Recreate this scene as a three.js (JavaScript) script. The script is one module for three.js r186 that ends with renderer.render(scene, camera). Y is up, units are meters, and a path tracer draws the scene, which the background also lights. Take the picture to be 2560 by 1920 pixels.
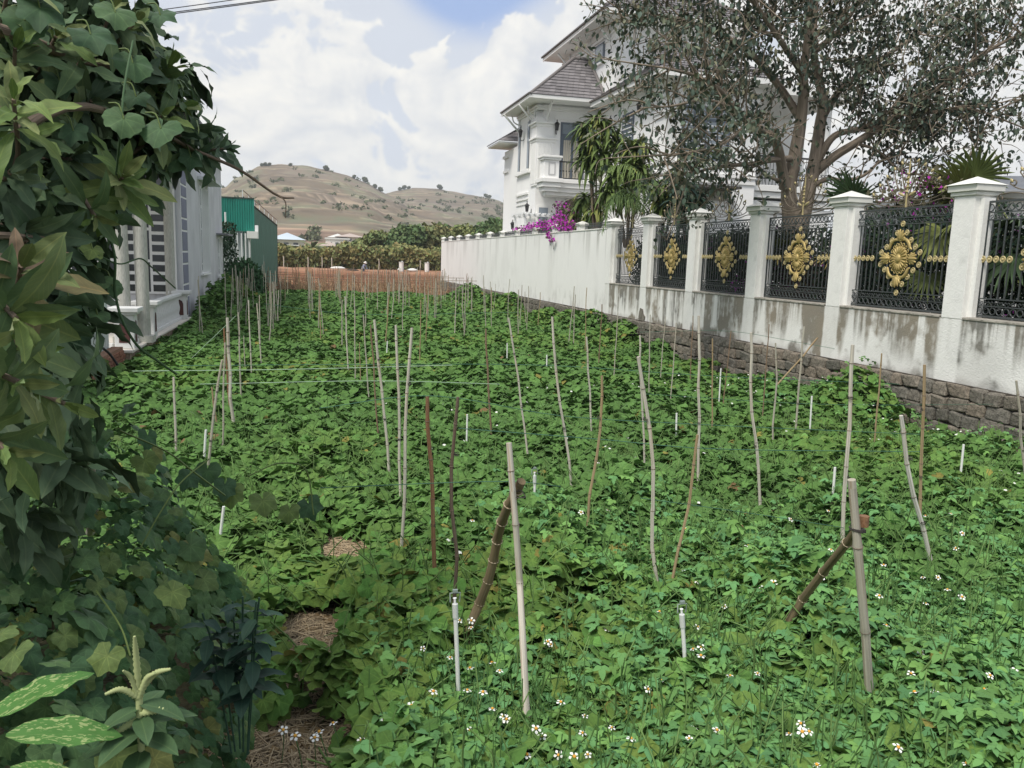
import * as THREE from 'three';
import { mergeGeometries, mergeVertices } from 'three/addons/utils/BufferGeometryUtils.js';
import { RoundedBoxGeometry } from 'three/addons/geometries/RoundedBoxGeometry.js';

// ---------- camera, light, exposure ----------
const scene = new THREE.Scene();
const camera = new THREE.PerspectiveCamera(51.28, 4 / 3, 0.05, 6000);
camera.position.set(0, 2.3, 0);
camera.up.set(0.00869, 0.98764, -0.15648);
camera.lookAt(0.25142, 2.3 - 0.15362, -0.95561);
camera.updateMatrixWorld();
const renderer = new THREE.WebGLRenderer({ antialias: true });
renderer.toneMapping = THREE.LinearToneMapping;
renderer.toneMappingExposure = 1.55;
renderer.shadowMap.enabled = true;
const sun = new THREE.DirectionalLight(0xfff8ee, 2.3);
sun.position.set(-46, 86, 20);
sun.target.position.set(2, 0, -18);
sun.castShadow = true;
sun.shadow.radius = 36;
sun.shadow.mapSize.set(4096, 4096);
Object.assign(sun.shadow.camera, { left: -70, right: 70, top: 70, bottom: -70, near: 1, far: 260 });
scene.add(sun, sun.target);
scene.fog = new THREE.FogExp2(0xdfe6ea, 0.0003);

// ---------- random numbers and noise ----------
function rng(seed) { let s = seed >>> 0; return () => { s = (s + 0x6D2B79F5) >>> 0; let t = Math.imul(s ^ (s >>> 15), 1 | s); t = (t + Math.imul(t ^ (t >>> 7), 61 | t)) ^ t; return ((t ^ (t >>> 14)) >>> 0) / 4294967296; }; }
const R0 = rng(20240);
const sm = (a, b, x) => { const t = Math.min(1, Math.max(0, (x - a) / (b - a))); return t * t * (3 - 2 * t); };
const mix = (a, b, t) => a + (b - a) * t, clamp = (x, a, b) => Math.min(b, Math.max(a, x));
function hash2(i, j) { let h = Math.imul(i, 374761393) + Math.imul(j, 668265263); h = Math.imul(h ^ (h >>> 13), 1274126177); return ((h ^ (h >>> 16)) >>> 0) / 4294967296; }
function n2(x, y) { const i = Math.floor(x), j = Math.floor(y), u = x - i, v = y - j, a = u * u * (3 - 2 * u), b = v * v * (3 - 2 * v);
  return mix(mix(hash2(i, j), hash2(i + 1, j), a), mix(hash2(i, j + 1), hash2(i + 1, j + 1), a), b) * 2 - 1; }
function fbm(x, y, o = 4, g = 0.5) { let s = 0, a = 1, t = 0; for (let k = 0; k < o; k++) { s += a * n2(x, y); t += a; a *= g; const q = x; x = x * 1.62 - y * 1.18 + 7.3; y = q * 1.18 + y * 1.62 + 3.1; } return s / t; }

// ---------- sky: one computed dome of broken cloud ----------
{
  const W = 4096, Hh = 2048, data = new Float32Array(W * Hh * 4), step = 1;
  const g = (az, el, a, e, sa, se) => Math.exp(-(((az - a) / sa) ** 2 + ((el - e) / se) ** 2));
  const bill = (az, el) => {              // heaped cloud: billowing noise, warped
    const x = az * 0.165, y = el * 0.22, wx = fbm(x * 0.8 + 11, y * 0.8 + 3, 3), wy = fbm(x * 0.8 - 5, y * 0.8 + 17, 3);
    let b = 0, a = 0.6, fx = x + wx * 0.5, fy = y + wy * 0.5, t = 0;
    for (let k = 0; k < 7; k++) { b += a * (1 - 2.2 * Math.abs(n2(fx, fy))); t += a; a *= 0.57; const q = fx; fx = fx * 1.7 - fy * 1.1 + 5; fy = q * 1.1 + fy * 1.7 + 9; }
    return b / t * 0.55;
  };
  const heap = (az, el, s) => s + fbm(az * 0.045 + 21, el * 0.06 + 8, 3) * 0.55 - ((el - 7) / 10.5) ** 2 * 0.55 + 0.12
    + 0.75 * g(az, el, 15.5, 10.5, 4.2, 4.6) + 0.75 * g(az, el, 21.5, 16, 3.6, 6) + 0.35 * g(az, el, 40, 8, 9, 8) - 0.6 * g(az, el, 10, 17, 4.6, 3.4) + 0.2 * g(az, el, -3, 9, 5, 2.5);
  const shade = (az, el, out) => {
    const s = bill(az, el), f = heap(az, el, s);
    const soft = fbm(az * 0.06 + 3, el * 0.12 + 9, 4);
    const veil = clamp(sm(-0.55, 0.1, soft + 0.32 - 1.3 * g(az, el, 11.5, 18.5, 5.2, 4.2) - 0.5 * g(az, el, 28, 18, 3, 4)), 0, 1);
    const up = sm(4, 40, el);
    const bl = [mix(0.45, 0.26, up), mix(0.57, 0.42, up), mix(0.83, 0.80, up)];
    const vb = 0.96 + 0.09 * soft, ve = [0.735 * vb, 0.785 * vb, 0.875 * vb];
    const lit = clamp(0.60 + (s - bill(az - 0.7, el + 0.9)) * 1.25 + 0.14 * soft, 0, 1);
    const cov = sm(-0.02, 0.08, f) * mix(0.45, 1, sm(0.5, 7, el)) * 0.95;
    const cu = [mix(0.70, 1.03, lit), mix(0.735, 1.01, lit), mix(0.80, 0.955, lit)];
    for (let k = 0; k < 3; k++) out[k] = mix(mix(bl[k], ve[k], veil), cu[k], cov);
  };
  const c = [0, 0, 0];
  for (let j = 0; j < Hh; j++) {
    const el = ((j + 0.5) / Hh - 0.5) * 180, fine = el > -1.5 && el < 34, st = fine ? 1 : 8;
    if (!fine && j % 8 !== 0 && (((j - (j % 8)) + 0.5) / Hh - 0.5) * 180 !== 0) {   // coarse rows repeat the row below them
      const src = (j - 1) * W * 4; data.copyWithin(j * W * 4, src, src + W * 4); continue;
    }
    const e = Math.max(el, -1.5);
    const azOf = (i) => { const th = ((i + 0.5) / W - 0.5) * 2 * Math.PI; let a = Math.atan2(Math.cos(th), -Math.sin(th)) * 180 / Math.PI; return a; };
    for (let i = 0; i < W; i += st) {
      let a = azOf(i);                               // azimuth from the wall's direction, right positive
      const seam = sm(165, 180, Math.abs(a));        // the dome closes behind the viewer
      shade(a, e, c);
      if (seam > 0) { const d = [0, 0, 0]; shade(-180 + (Math.abs(a) - 180) * Math.sign(a) * 0, e, d); for (let k = 0; k < 3; k++) c[k] = mix(c[k], d[k], seam); }
      const up = sm(30, 90, el);
      for (let q = 0; q < st && i + q < W; q++) { const o = (j * W + i + q) * 4; for (let k = 0; k < 3; k++) data[o + k] = 0.64 * mix(c[k], [0.84, 0.89, 0.97][k], up * 0.8); data[o + 3] = 1; }
    }
  }
  const t = new THREE.DataTexture(data, W, Hh, THREE.RGBAFormat, THREE.FloatType);
  t.mapping = THREE.EquirectangularReflectionMapping; t.magFilter = t.minFilter = THREE.LinearFilter; t.needsUpdate = true;
  scene.background = t; scene.environment = t;
}

// ---------- helpers ----------
const V = (x, y, z) => new THREE.Vector3(x, y, z);
const used = new Map();
function numbered(name) { const n = used.get(name) ?? 0; used.set(name, n + 1); return n ? name + '_' + String(n).padStart(3, '0') : name; }
function shadows(o) { o.traverse((m) => { if (m.isMesh) m.castShadow = m.receiveShadow = true; }); return o; }
function tag(o, label, category, group) { o.userData = { label, category }; if (group) o.userData.group = group; return o; }
function thing(name, label, category, pos = [0, 0, 0], group, turn = 0) { const o = new THREE.Group(); o.name = numbered(name); o.position.set(...pos); o.rotation.y = turn; tag(o, label, category, group); scene.add(o); return o; }
function part(name, geo, mat, parent, pos, rot, label) { const m = new THREE.Mesh(geo, mat); m.name = name; m.castShadow = m.receiveShadow = true; if (pos) m.position.set(...pos); if (rot) m.rotation.set(...rot); if (label) m.userData.label = label; parent.add(m); return m; }
function lone(name, geo, mat, label, category, pos, group) { const m = new THREE.Mesh(geo, mat); m.name = numbered(name); m.castShadow = m.receiveShadow = true; if (pos) m.position.set(...pos); tag(m, label, category, group); scene.add(m); return m; }
function struct(name, geo, mat) { const m = new THREE.Mesh(geo, mat); m.name = name; m.castShadow = m.receiveShadow = true; m.userData = { kind: 'structure' }; scene.add(m); return m; }
const mat = (r, g, b, rough = 0.85, extra = {}) => new THREE.MeshStandardMaterial({ color: new THREE.Color().setRGB(r, g, b), roughness: rough, ...extra });
function cloneAs(o, label, group, pos, turn) { const c = o.clone(); c.name = numbered(o.name.replace(/_\d{3}$/, '')); c.userData = { ...o.userData, label, ...(group ? { group } : {}) }; if (pos) c.position.set(...pos); if (turn !== undefined) c.rotation.y = turn; scene.add(c); return c; }
// box between corners, uv in metres
function bx(x0, x1, y0, y1, z0, z1) { const g = new THREE.BoxGeometry(x1 - x0, y1 - y0, z1 - z0); g.translate((x0 + x1) / 2, (y0 + y1) / 2, (z0 + z1) / 2); metreUV(g); return g; }
function rbx(x0, x1, y0, y1, z0, z1, r = 0.01) { const g = new RoundedBoxGeometry(x1 - x0, y1 - y0, z1 - z0, 1, r); g.translate((x0 + x1) / 2, (y0 + y1) / 2, (z0 + z1) / 2); metreUV(g); return g; }
function metreUV(g, s = 1) { const p = g.attributes.position, n = g.attributes.normal, uv = new Float32Array(p.count * 2);
  for (let i = 0; i < p.count; i++) { const ax = Math.abs(n.getX(i)), ay = Math.abs(n.getY(i)), az = Math.abs(n.getZ(i));
    if (ax > ay && ax > az) { uv[2 * i] = p.getZ(i) * s; uv[2 * i + 1] = p.getY(i) * s; } else if (ay > az) { uv[2 * i] = p.getX(i) * s; uv[2 * i + 1] = p.getZ(i) * s; } else { uv[2 * i] = p.getX(i) * s; uv[2 * i + 1] = p.getY(i) * s; } }
  g.setAttribute('uv', new THREE.BufferAttribute(uv, 2)); return g; }
function merge(list) { return mergeGeometries(list.map((g) => { const q = g.index ? g.toNonIndexed() : g; for (const k of Object.keys(q.attributes)) if (!['position', 'normal', 'uv'].includes(k)) q.deleteAttribute(k); return q; })); }
// tube along points with its own radius at each (r: number, pair or function of t)
function tube(pts, r, radial = 6, close = true) {
  const n = pts.length, P = pts.map((p) => p.isVector3 ? p : V(...p)), rad = (t) => typeof r === 'function' ? r(t) : Array.isArray(r) ? mix(r[0], r[1], t) : r;
  const pos = [], nor = [], uv = [], idx = []; let side = null, len = 0;
  for (let i = 0; i < n; i++) {
    const t = P[Math.min(i + 1, n - 1)].clone().sub(P[Math.max(i - 1, 0)]).normalize();
    if (!side) { side = Math.abs(t.y) < 0.9 ? V(0, 1, 0) : V(1, 0, 0); }
    side = side.clone().addScaledVector(t, -side.dot(t)).normalize();
    const b = t.clone().cross(side), q = rad(n > 1 ? i / (n - 1) : 0); if (i) len += P[i].distanceTo(P[i - 1]);
    for (let k = 0; k <= radial; k++) { const a = k / radial * Math.PI * 2, d = side.clone().multiplyScalar(Math.cos(a)).addScaledVector(b, Math.sin(a)); pos.push(P[i].x + d.x * q, P[i].y + d.y * q, P[i].z + d.z * q); nor.push(d.x, d.y, d.z); uv.push(k / radial, len); }
  }
  const w = radial + 1;
  for (let i = 0; i < n - 1; i++) for (let k = 0; k < radial; k++) { const a = i * w + k; idx.push(a, a + 1, a + w, a + 1, a + w + 1, a + w); }
  if (close) for (const [row, flip] of [[0, 1], [n - 1, 0]]) { const c0 = pos.length / 3, t = (row ? P[n - 1].clone().sub(P[n - 2]) : P[0].clone().sub(P[1])).normalize();
    pos.push(P[row].x, P[row].y, P[row].z); nor.push(t.x, t.y, t.z); uv.push(0.5, 0);
    for (let k = 0; k <= radial; k++) { const a = (row * w + k) * 3; pos.push(pos[a], pos[a + 1], pos[a + 2]); nor.push(t.x, t.y, t.z); uv.push(0.5, 0); }
    for (let k = 0; k < radial; k++) flip ? idx.push(c0, c0 + 2 + k, c0 + 1 + k) : idx.push(c0, c0 + 1 + k, c0 + 2 + k); }
  const g = new THREE.BufferGeometry(); g.setAttribute('position', new THREE.Float32BufferAttribute(pos, 3)); g.setAttribute('normal', new THREE.Float32BufferAttribute(nor, 3)); g.setAttribute('uv', new THREE.Float32BufferAttribute(uv, 2)); g.setIndex(idx); return g;
}
function curve(pts, n) { return new THREE.CatmullRomCurve3(pts.map((p) => p.isVector3 ? p : V(...p))).getPoints(n); }
function quads(list) {   // [a,b,c,d] corner arrays, flat shaded
  const pos = [], uv = []; for (const [a, b, c, d] of list) { const w = V(...b).distanceTo(V(...a)), h = V(...d).distanceTo(V(...a)); pos.push(...a, ...b, ...c, ...a, ...c, ...d); uv.push(0, 0, w, 0, w, h, 0, 0, w, h, 0, h); }
  const g = new THREE.BufferGeometry(); g.setAttribute('position', new THREE.Float32BufferAttribute(pos, 3)); g.setAttribute('uv', new THREE.Float32BufferAttribute(uv, 2)); g.computeVertexNormals(); return g;
}
function prism(shapePts, depth, bevel = 0) { const s = new THREE.Shape(shapePts.map(([x, y]) => new THREE.Vector2(x, y))); const g = new THREE.ExtrudeGeometry(s, { depth, bevelEnabled: bevel > 0, bevelSize: bevel, bevelThickness: bevel, bevelSegments: 1 }); return g; }
// computed colour texture, fn(u, v) gives linear rgb
const toS = (c) => Math.round(255 * (c <= 0.0031308 ? 12.92 * c : 1.055 * Math.pow(clamp(c, 0, 1), 1 / 2.4) - 0.055));
function tex(w, h, fn, rep = [1, 1]) { const d = new Uint8Array(w * h * 4); for (let j = 0; j < h; j++) for (let i = 0; i < w; i++) { const c = fn((i + 0.5) / w, (j + 0.5) / h), o = (j * w + i) * 4; d[o] = toS(c[0]); d[o + 1] = toS(c[1]); d[o + 2] = toS(c[2]); d[o + 3] = 255; }
  const t = new THREE.DataTexture(d, w, h, THREE.RGBAFormat); t.colorSpace = THREE.SRGBColorSpace; t.magFilter = THREE.LinearFilter; t.minFilter = THREE.LinearMipmapLinearFilter; t.generateMipmaps = true; t.wrapS = t.wrapT = THREE.RepeatWrapping; t.repeat.set(...rep); t.needsUpdate = true; return t; }
function bump(w, h, fn, rep = [1, 1]) { const t = tex(w, h, (u, v) => { const q = fn(u, v), l = q <= 0.04045 ? q / 12.92 : Math.pow((q + 0.055) / 1.055, 2.4); return [l, l, l]; }, rep); t.colorSpace = THREE.NoColorSpace; return t; }
// noise that repeats over the unit square
function tn(u, v, k, seed = 0) { const x = u * k, y = v * k, i = Math.floor(x), j = Math.floor(y), a = x - i, b = y - j, A = a * a * (3 - 2 * a), B = b * b * (3 - 2 * b), m = (p) => ((p % k) + k) % k; const h = (p, q) => hash2(m(p) + seed * 131, m(q) + seed * 57);
  return mix(mix(h(i, j), h(i + 1, j), A), mix(h(i, j + 1), h(i + 1, j + 1), A), B) * 2 - 1; }
function tf(u, v, k, o = 4, seed = 0) { let s = 0, a = 1, t = 0; for (let q = 0; q < o; q++) { s += a * tn(u, v, k, seed + q); t += a; a *= 0.55; k *= 2; } return s / t; }

// ---------- the lie of the land ----------
const HOUSE_X = -3.4;
function groundY(x, z) {
  let y = -0.35 * sm(5.5, 9.3, x) * sm(-62, -45, z) + 0.05 * n2(x * 0.35, z * 0.35) + 0.025 * n2(x * 1.3, z * 1.3);
  y += 0.22 * sm(-2.2, -3.3, x) * sm(-24, -28, z) * sm(-46, -40, z);
  if (z < -44) y += -0.12 * sm(-44, -50, z);
  return y;
}
// raised thicket at the lower left
const thicketH = (x, z) => (1.15 * sm(-0.10, -0.74, x) + 0.38 * sm(-0.6, -1.3, x)) * sm(-5.6, -3.9, z) * sm(0.4, -1.0, z);
// how bare the trodden strip is (0 covered, 1 bare)
function bareAt(x, z) {
  const spot = (a, b, r, s) => 1 - sm(0.65, 1.25, Math.hypot((x - a) / r, (z - b) / s) + 0.35 * n2(x * 3.1, z * 3.1));
  return Math.max(spot(0.04, -4.55, 0.3, 0.5), spot(0.28, -5.95, 0.24, 0.55), spot(-0.10, -3.45, 0.40, 0.5), spot(-0.2, -2.7, 0.4, 0.5), spot(1.72, -4.5, 0.22, 0.2), spot(2.1, -7.2, 0.2, 0.2) * 0.7);
}
function grid(xs, zs, h, col) {
  const pos = [], uv = [], c = [], idx = [], nx = xs.length; const q = new THREE.Color();
  for (const z of zs) for (const x of xs) { pos.push(x, h(x, z), z); uv.push(x, z); if (col) { col(x, z, q); c.push(q.r, q.g, q.b); } }
  for (let j = 0; j < zs.length - 1; j++) for (let i = 0; i < nx - 1; i++) { const a = j * nx + i; idx.push(a, a + 1, a + nx, a + 1, a + nx + 1, a + nx); }
  const g = new THREE.BufferGeometry(); g.setAttribute('position', new THREE.Float32BufferAttribute(pos, 3)); g.setAttribute('uv', new THREE.Float32BufferAttribute(uv, 2)); if (col) g.setAttribute('color', new THREE.Float32BufferAttribute(c, 3)); g.setIndex(idx); g.computeVertexNormals(); return g;
}
const range = (a, b, s) => { const o = []; for (let v = a; s > 0 ? v < b - 1e-6 : v > b + 1e-6; v += s) o.push(v); o.push(b); return o; };
const earthTex = tex(512, 512, (u, v) => { const a = tf(u, v, 6, 5, 1), b = tf(u, v, 48, 3, 5); const k = clamp(0.8 + 0.35 * a + 0.3 * b, 0.25, 1.4); return [0.62 * k, 0.6 * k, 0.58 * k]; }, [0.7, 0.7]);
const earthBump = bump(512, 512, (u, v) => 0.5 + 0.3 * tf(u, v, 8, 5, 9) + 0.2 * tn(u, v, 96, 3), [0.7, 0.7]);
{
  const xs = [-2600, -900, -300, -100, -40, -20, ...range(-12, 14, 0.35), 20, 40, 100, 300, 900, 2600];
  const zs = [60, 20, ...range(6, -62, -0.4), -80, -110, -160, -260, -500, -1200, -2800];
  const g = grid(xs, zs, (x, z) => groundY(clamp(x, -12, 14), z), (x, z, c) => {
    if (z < -118) return c.setRGB(0.17, 0.17, 0.08);
    const b = bareAt(x, z), r = sm(-42, -46, z); c.setRGB(mix(mix(0.13, 0.30, b), 0.42, r), mix(mix(0.125, 0.235, b), 0.18, r), mix(mix(0.065, 0.16, b), 0.09, r)); });
  const m = mat(1, 1, 1, 1, { vertexColors: true, map: earthTex, bumpMap: earthBump, bumpScale: 0.02 });
  struct('ground', g, m);
}
{ // tilled red field beyond the crop, with clods and furrows
  const h = (x, z) => groundY(clamp(x, -12, 14), z) + 0.03 + 0.05 * sm(-46, -49, z) * (0.6 + 1.6 * fbm(x * 0.9, z * 0.7, 4)) + (z > -86 ? 0.10 * Math.sin(z * 2.1 + 0.6 * n2(x * 0.2, z * 0.2)) * sm(-86, -80, z) * sm(-45, -50, z) : 0) + 0.55 * sm(-84, -90, z) + 0.2 * n2(x * 0.07, z * 0.12) * sm(-84, -92, z);
  const g = grid(range(-14, 40, 0.3), range(-45.2, -118, -0.3), h, (x, z, c) => {
    const f = 1.5 * fbm(x * 0.35, z * 0.9, 4), p = sm(-85, -91, z), k = 1 + 0.35 * f; c.setRGB(mix(0.34, 0.62, p) * k, mix(0.14, 0.34, p) * k, mix(0.06, 0.205, p) * k); const s = sm(-49, -45.2, z); c.lerp(new THREE.Color().setRGB(0.42, 0.29, 0.17), s * 0.8); });
  struct('red_field', g, mat(1, 1, 1, 1, { vertexColors: true, map: earthTex, bumpMap: earthBump, bumpScale: 0.03 }));
}
{ // two terraced hills
  const ridgeA = [[-40, 0.03], [-24, 0.05], [-14, 0.07], [-5.002,0.0714], [-4.368,0.0810], [-2.641,0.0968], [-1.308,0.1011], [0.482,0.1019], [1.559,0.0988], [2.914,0.0936], [4.123,0.0877], [5.700,0.0758], [8.214,0.0586], [10.736,0.0434], [14.986,0.0241], [24, 0], [90, 0]];
  const ridgeB = [[-20, 0], [-8, 0.02], [2.213,0.0450], [4.370,0.0677], [6.465,0.0782], [7.589,0.0819], [8.637,0.0817], [9.971,0.0788], [11.422,0.0759], [12.852,0.0725], [14.208,0.0651], [18, 0.052], [24, 0.04], [40, 0.03], [60, 0.018], [90, 0.01]];
  const at = (L, a) => { if (a <= L[0][0]) return L[0][1]; for (let i = 1; i < L.length; i++) if (a < L[i][0]) { const t = (a - L[i - 1][0]) / (L[i][0] - L[i - 1][0]), s = t * t * (3 - 2 * t); return mix(L[i - 1][1], L[i][1], mix(t, s, 0.4)); } return L[L.length - 1][1]; };
  const one = (L, RR, az, r, s0) => { const top = at(L, az) * RR + 2.3, t = clamp((r - s0) / (RR - s0), 0, 1), back = r > RR ? 1 - sm(RR, RR + 420, r) : 1; return top * Math.pow(t, 1.25) * (1 + 0.1 * Math.sin(t * 3.1)) * back / (r > RR ? 1 : 1 + 0.1 * Math.sin(3.1 * t) * 1) ; };
  var hillY = (az, r) => {
    const x = Math.sin(az * Math.PI / 180) * r, z = -Math.cos(az * Math.PI / 180) * r;
    let y = Math.max(one(ridgeA, 820, az, r, 230), one(ridgeB, 1050, az, r, 260));
    const rel = sm(4, 30, y) * (1 - 0.55 * sm(0.9, 1, y / (at(ridgeA, az) * 820 + 3)));
    y += rel * (7.5 * (0.5 - Math.abs(fbm(x * 0.010, z * 0.010, 5)) * 2) * sm(0, 14, y) * 0.8 + 2.0 * fbm(x * 0.05, z * 0.05, 3));
    const st = 3.0 + 0.6 * n2(x * 0.004, z * 0.004), q = y / st + 0.8 * fbm(x * 0.006 + 4, z * 0.006, 3), fr = q - Math.floor(q);   // terraces
    y += rel * st * 0.33 * (sm(0.55, 1, fr) - fr * 1) * 0.9;
    return Math.max(-0.3, y - 0.3);
  };
  const pos = [], col = [], uv = [], idx = [], azs = range(-46, 64, 0.22), rs = [...range(150, 330, 12), ...range(335, 1100, 4.5), ...range(1120, 1700, 40)];
  const c = new THREE.Color(), k2 = new THREE.Color();
  for (const r of rs) for (const az of azs) {
    const a = az * Math.PI / 180, x = Math.sin(a) * r, z = -Math.cos(a) * r, y = hillY(az, r); pos.push(x, y, z); uv.push(x * 0.05, z * 0.05);
    const f = fbm(x * 0.011, z * 0.011, 4), d = fbm(x * 0.05 + 9, z * 0.05, 3), q = y / 3.0 + 0.8 * fbm(x * 0.006 + 4, z * 0.006, 3), fr = q - Math.floor(q), low = sm(34, 6, y), right = sm(8, 13, az) * sm(52, 20, y);
    c.setRGB(0.235, 0.18, 0.12);
    c.lerp(k2.setRGB(0.30, 0.235, 0.18), sm(0.0, 0.5, f) * 0.75);
    c.lerp(k2.setRGB(0.155, 0.17, 0.10), clamp(sm(0.05, 0.4, d) * 0.6 + low * 0.55 * sm(-0.35, 0.2, f + d) + right * 0.75, 0, 0.92));
    c.lerp(k2.setRGB(0.36, 0.22, 0.15), sm(0.28, 0.5, fbm(x * 0.016 + 30, z * 0.016, 3)) * sm(40, 14, y) * 0.75);
    c.multiplyScalar(0.70 + 0.75 * sm(0.5, 0.95, fr) * (1 - 0.8 * right) * sm(-0.15, 0.3, fbm(x * 0.022 + 5, z * 0.03, 3)) + 0.42 * d);
    col.push(c.r, c.g, c.b);
  }
  const n = azs.length; for (let j = 0; j < rs.length - 1; j++) for (let i = 0; i < n - 1; i++) { const a = j * n + i; idx.push(a, a + n, a + 1, a + 1, a + n, a + n + 1); }
  const g = new THREE.BufferGeometry(); g.setAttribute('position', new THREE.Float32BufferAttribute(pos, 3)); g.setAttribute('color', new THREE.Float32BufferAttribute(col, 3)); g.setAttribute('uv', new THREE.Float32BufferAttribute(uv, 2)); g.setIndex(idx); g.computeVertexNormals();
  struct('hills', g, mat(1, 1, 1, 1, { vertexColors: true, side: THREE.DoubleSide }));
}

// ---------- boundary wall on the right, with its pillars, stone footing and iron grilles ----------
const WX = 10, PZ = [-7.6, -10.62, -13.62, -16.66, -19.72, -22.74, -25.74], PW = 0.23;
const pillarMask = (z) => { let m = 0; for (const p of PZ) m = Math.max(m, 1 - sm(PW - 0.04, PW + 0.04, Math.abs(z - p))); return m; };
const plinthTex = tex(2048, 256, (u, v) => {           // u runs 18.6 m along the wall, v its 1 m height
  const z = -7.3 - u * 18.6, h = v, clean = pillarMask(z);
  let k = 0;
  const a = n2(z * 4.3, 3), b = n2(z * 11, 9), c = n2(z * 27, 5), d = n2(z * 1.3, 7), len = clamp(0.55 + 0.5 * d + 0.45 * a + 0.2 * b, 0.05, 1.3);
  const st = 1.15 * sm(-0.55, 0.35, 0.55 * a + 0.45 * b + 0.25 * c + 0.25 * d) * sm(1 - len - 0.25, 1 - len + 0.3, h);
  const grain = fbm(z * 14, h * 9, 4), fine = fbm(z * 46, h * 34, 3);
  k = st * (0.72 + 0.4 * grain) + 0.42 * sm(0.86, 1, h + 0.06 * grain) * (0.6 + 0.5 * b);
  k += 0.95 * sm(-0.06, 0.34, fbm(z * 2.3 + 8, h * 2.6, 4) - 0.1 + 0.12 * sm(0.4, 0.0, h)) * (0.7 + 0.5 * grain);
  k += 0.35 * sm(0.16, 0.0, h + 0.08 * a) + 0.45 * sm(0.35, 0.8, n2(z * 31, 11)) * sm(0.75 - 0.6 * Math.abs(b), 1.0, h) + 0.22 * sm(-0.2, 0.5, fbm(z * 0.8 + 3, h * 1.1, 3));
  k = clamp(k * (1 - 0.88 * clean) + 0.05 * sm(0.1, 0.5, fine), 0, 1);
  const warm = 0.5 + 0.5 * n2(z * 2.1, h * 1.7 + 4), w = 0.80 + 0.02 * fine;
  return [mix(w, mix(0.20, 0.27, warm), k), mix(w * 1.0, mix(0.20, 0.235, warm), k), mix(w * 0.965, mix(0.185, 0.18, warm), k)];
});
const wallTex = tex(1024, 256, (u, v) => {             // 34 m of solid wall, 3 m high
  const z = -26 - u * 34.5, h = v, b = n2(z * 2.2, 4), c = n2(z * 7, 2), f = fbm(z * 6, h * 7, 4);
  let k = 0.75 * sm(0.15, 0.8, b + 0.4 * c) * sm(0.35 + 0.3 * c, 1.0, h) * (0.5 + 0.5 * sm(-40, -28, z)) + 0.35 * sm(0.05, 0.45, f) * sm(0.35, 0.05, h) + 0.13 * sm(0, 0.5, fbm(z * 1.3, h * 2, 3));
  k += 0.8 * (1 - sm(0.02, 0.10, Math.abs(z + 31.4 + 0.03 * n2(h * 9, 2)))) * sm(0.9, 0.3, Math.abs(h - 0.6)) * (0.4 + 0.6 * c);
  k = clamp(k, 0, 1); const w = 0.81 + 0.02 * f; return [mix(w, 0.40, k), mix(w, 0.395, k), mix(w * 0.97, 0.365, k)];
});
const limeTex = tex(256, 512, (u, v) => { const f = tf(u, v, 16, 4, 3), g = tf(u, v, 4, 3, 8); const k = 0.80 + 0.04 * f - 0.10 * sm(0.2, 0.7, g) ; return [k, k, k * 0.965]; });
const limeBump = bump(256, 256, (u, v) => 0.5 + 0.5 * tf(u, v, 40, 2, 2), [1.2, 1.2]);
const plinthBump = bump(256, 256, (u, v) => 0.5 + 0.5 * tf(u, v, 40, 2, 2), [22, 1.2]);
const M_plinth = mat(1, 1, 1, 0.95, { map: plinthTex, bumpMap: plinthBump, bumpScale: 0.004 });
const M_solid = mat(1, 1, 1, 0.95, { map: wallTex });
const M_lime = mat(1, 1, 1, 0.95, { map: limeTex, bumpMap: limeBump, bumpScale: 0.003 });
const M_cap = mat(0.9, 0.9, 0.87, 0.95, { map: limeTex });
const stoneTex = tex(256, 256, (u, v) => { const f = tf(u, v, 6, 5, 4), g = tf(u, v, 30, 2, 6), s = tn(u, v * 0.3, 26, 11); const k = clamp(0.75 + 0.42 * f + 0.22 * g + 0.16 * s, 0.3, 1.5); return [0.62 * k, 0.6 * k, 0.57 * k]; });
const M_stone = [[0.40, 0.365, 0.31], [0.34, 0.32, 0.28], [0.43, 0.375, 0.31], [0.31, 0.30, 0.265], [0.45, 0.41, 0.35]].map((c) => mat(...c, 0.95, { map: stoneTex, bumpMap: stoneTex, bumpScale: 0.03 }));
const M_mortar = mat(0.13, 0.115, 0.095, 1, { map: earthTex });
const wall = thing('boundary_wall', 'long white rendered boundary wall with tall pillars on a rough stone footing', 'wall');
function uvZY(g, z0, lz, y0, ly) { const p = g.attributes.position, uv = g.attributes.uv; for (let i = 0; i < p.count; i++) uv.setXY(i, (z0 - p.getZ(i)) / lz, (p.getY(i) - y0) / ly); return g; }
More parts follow.
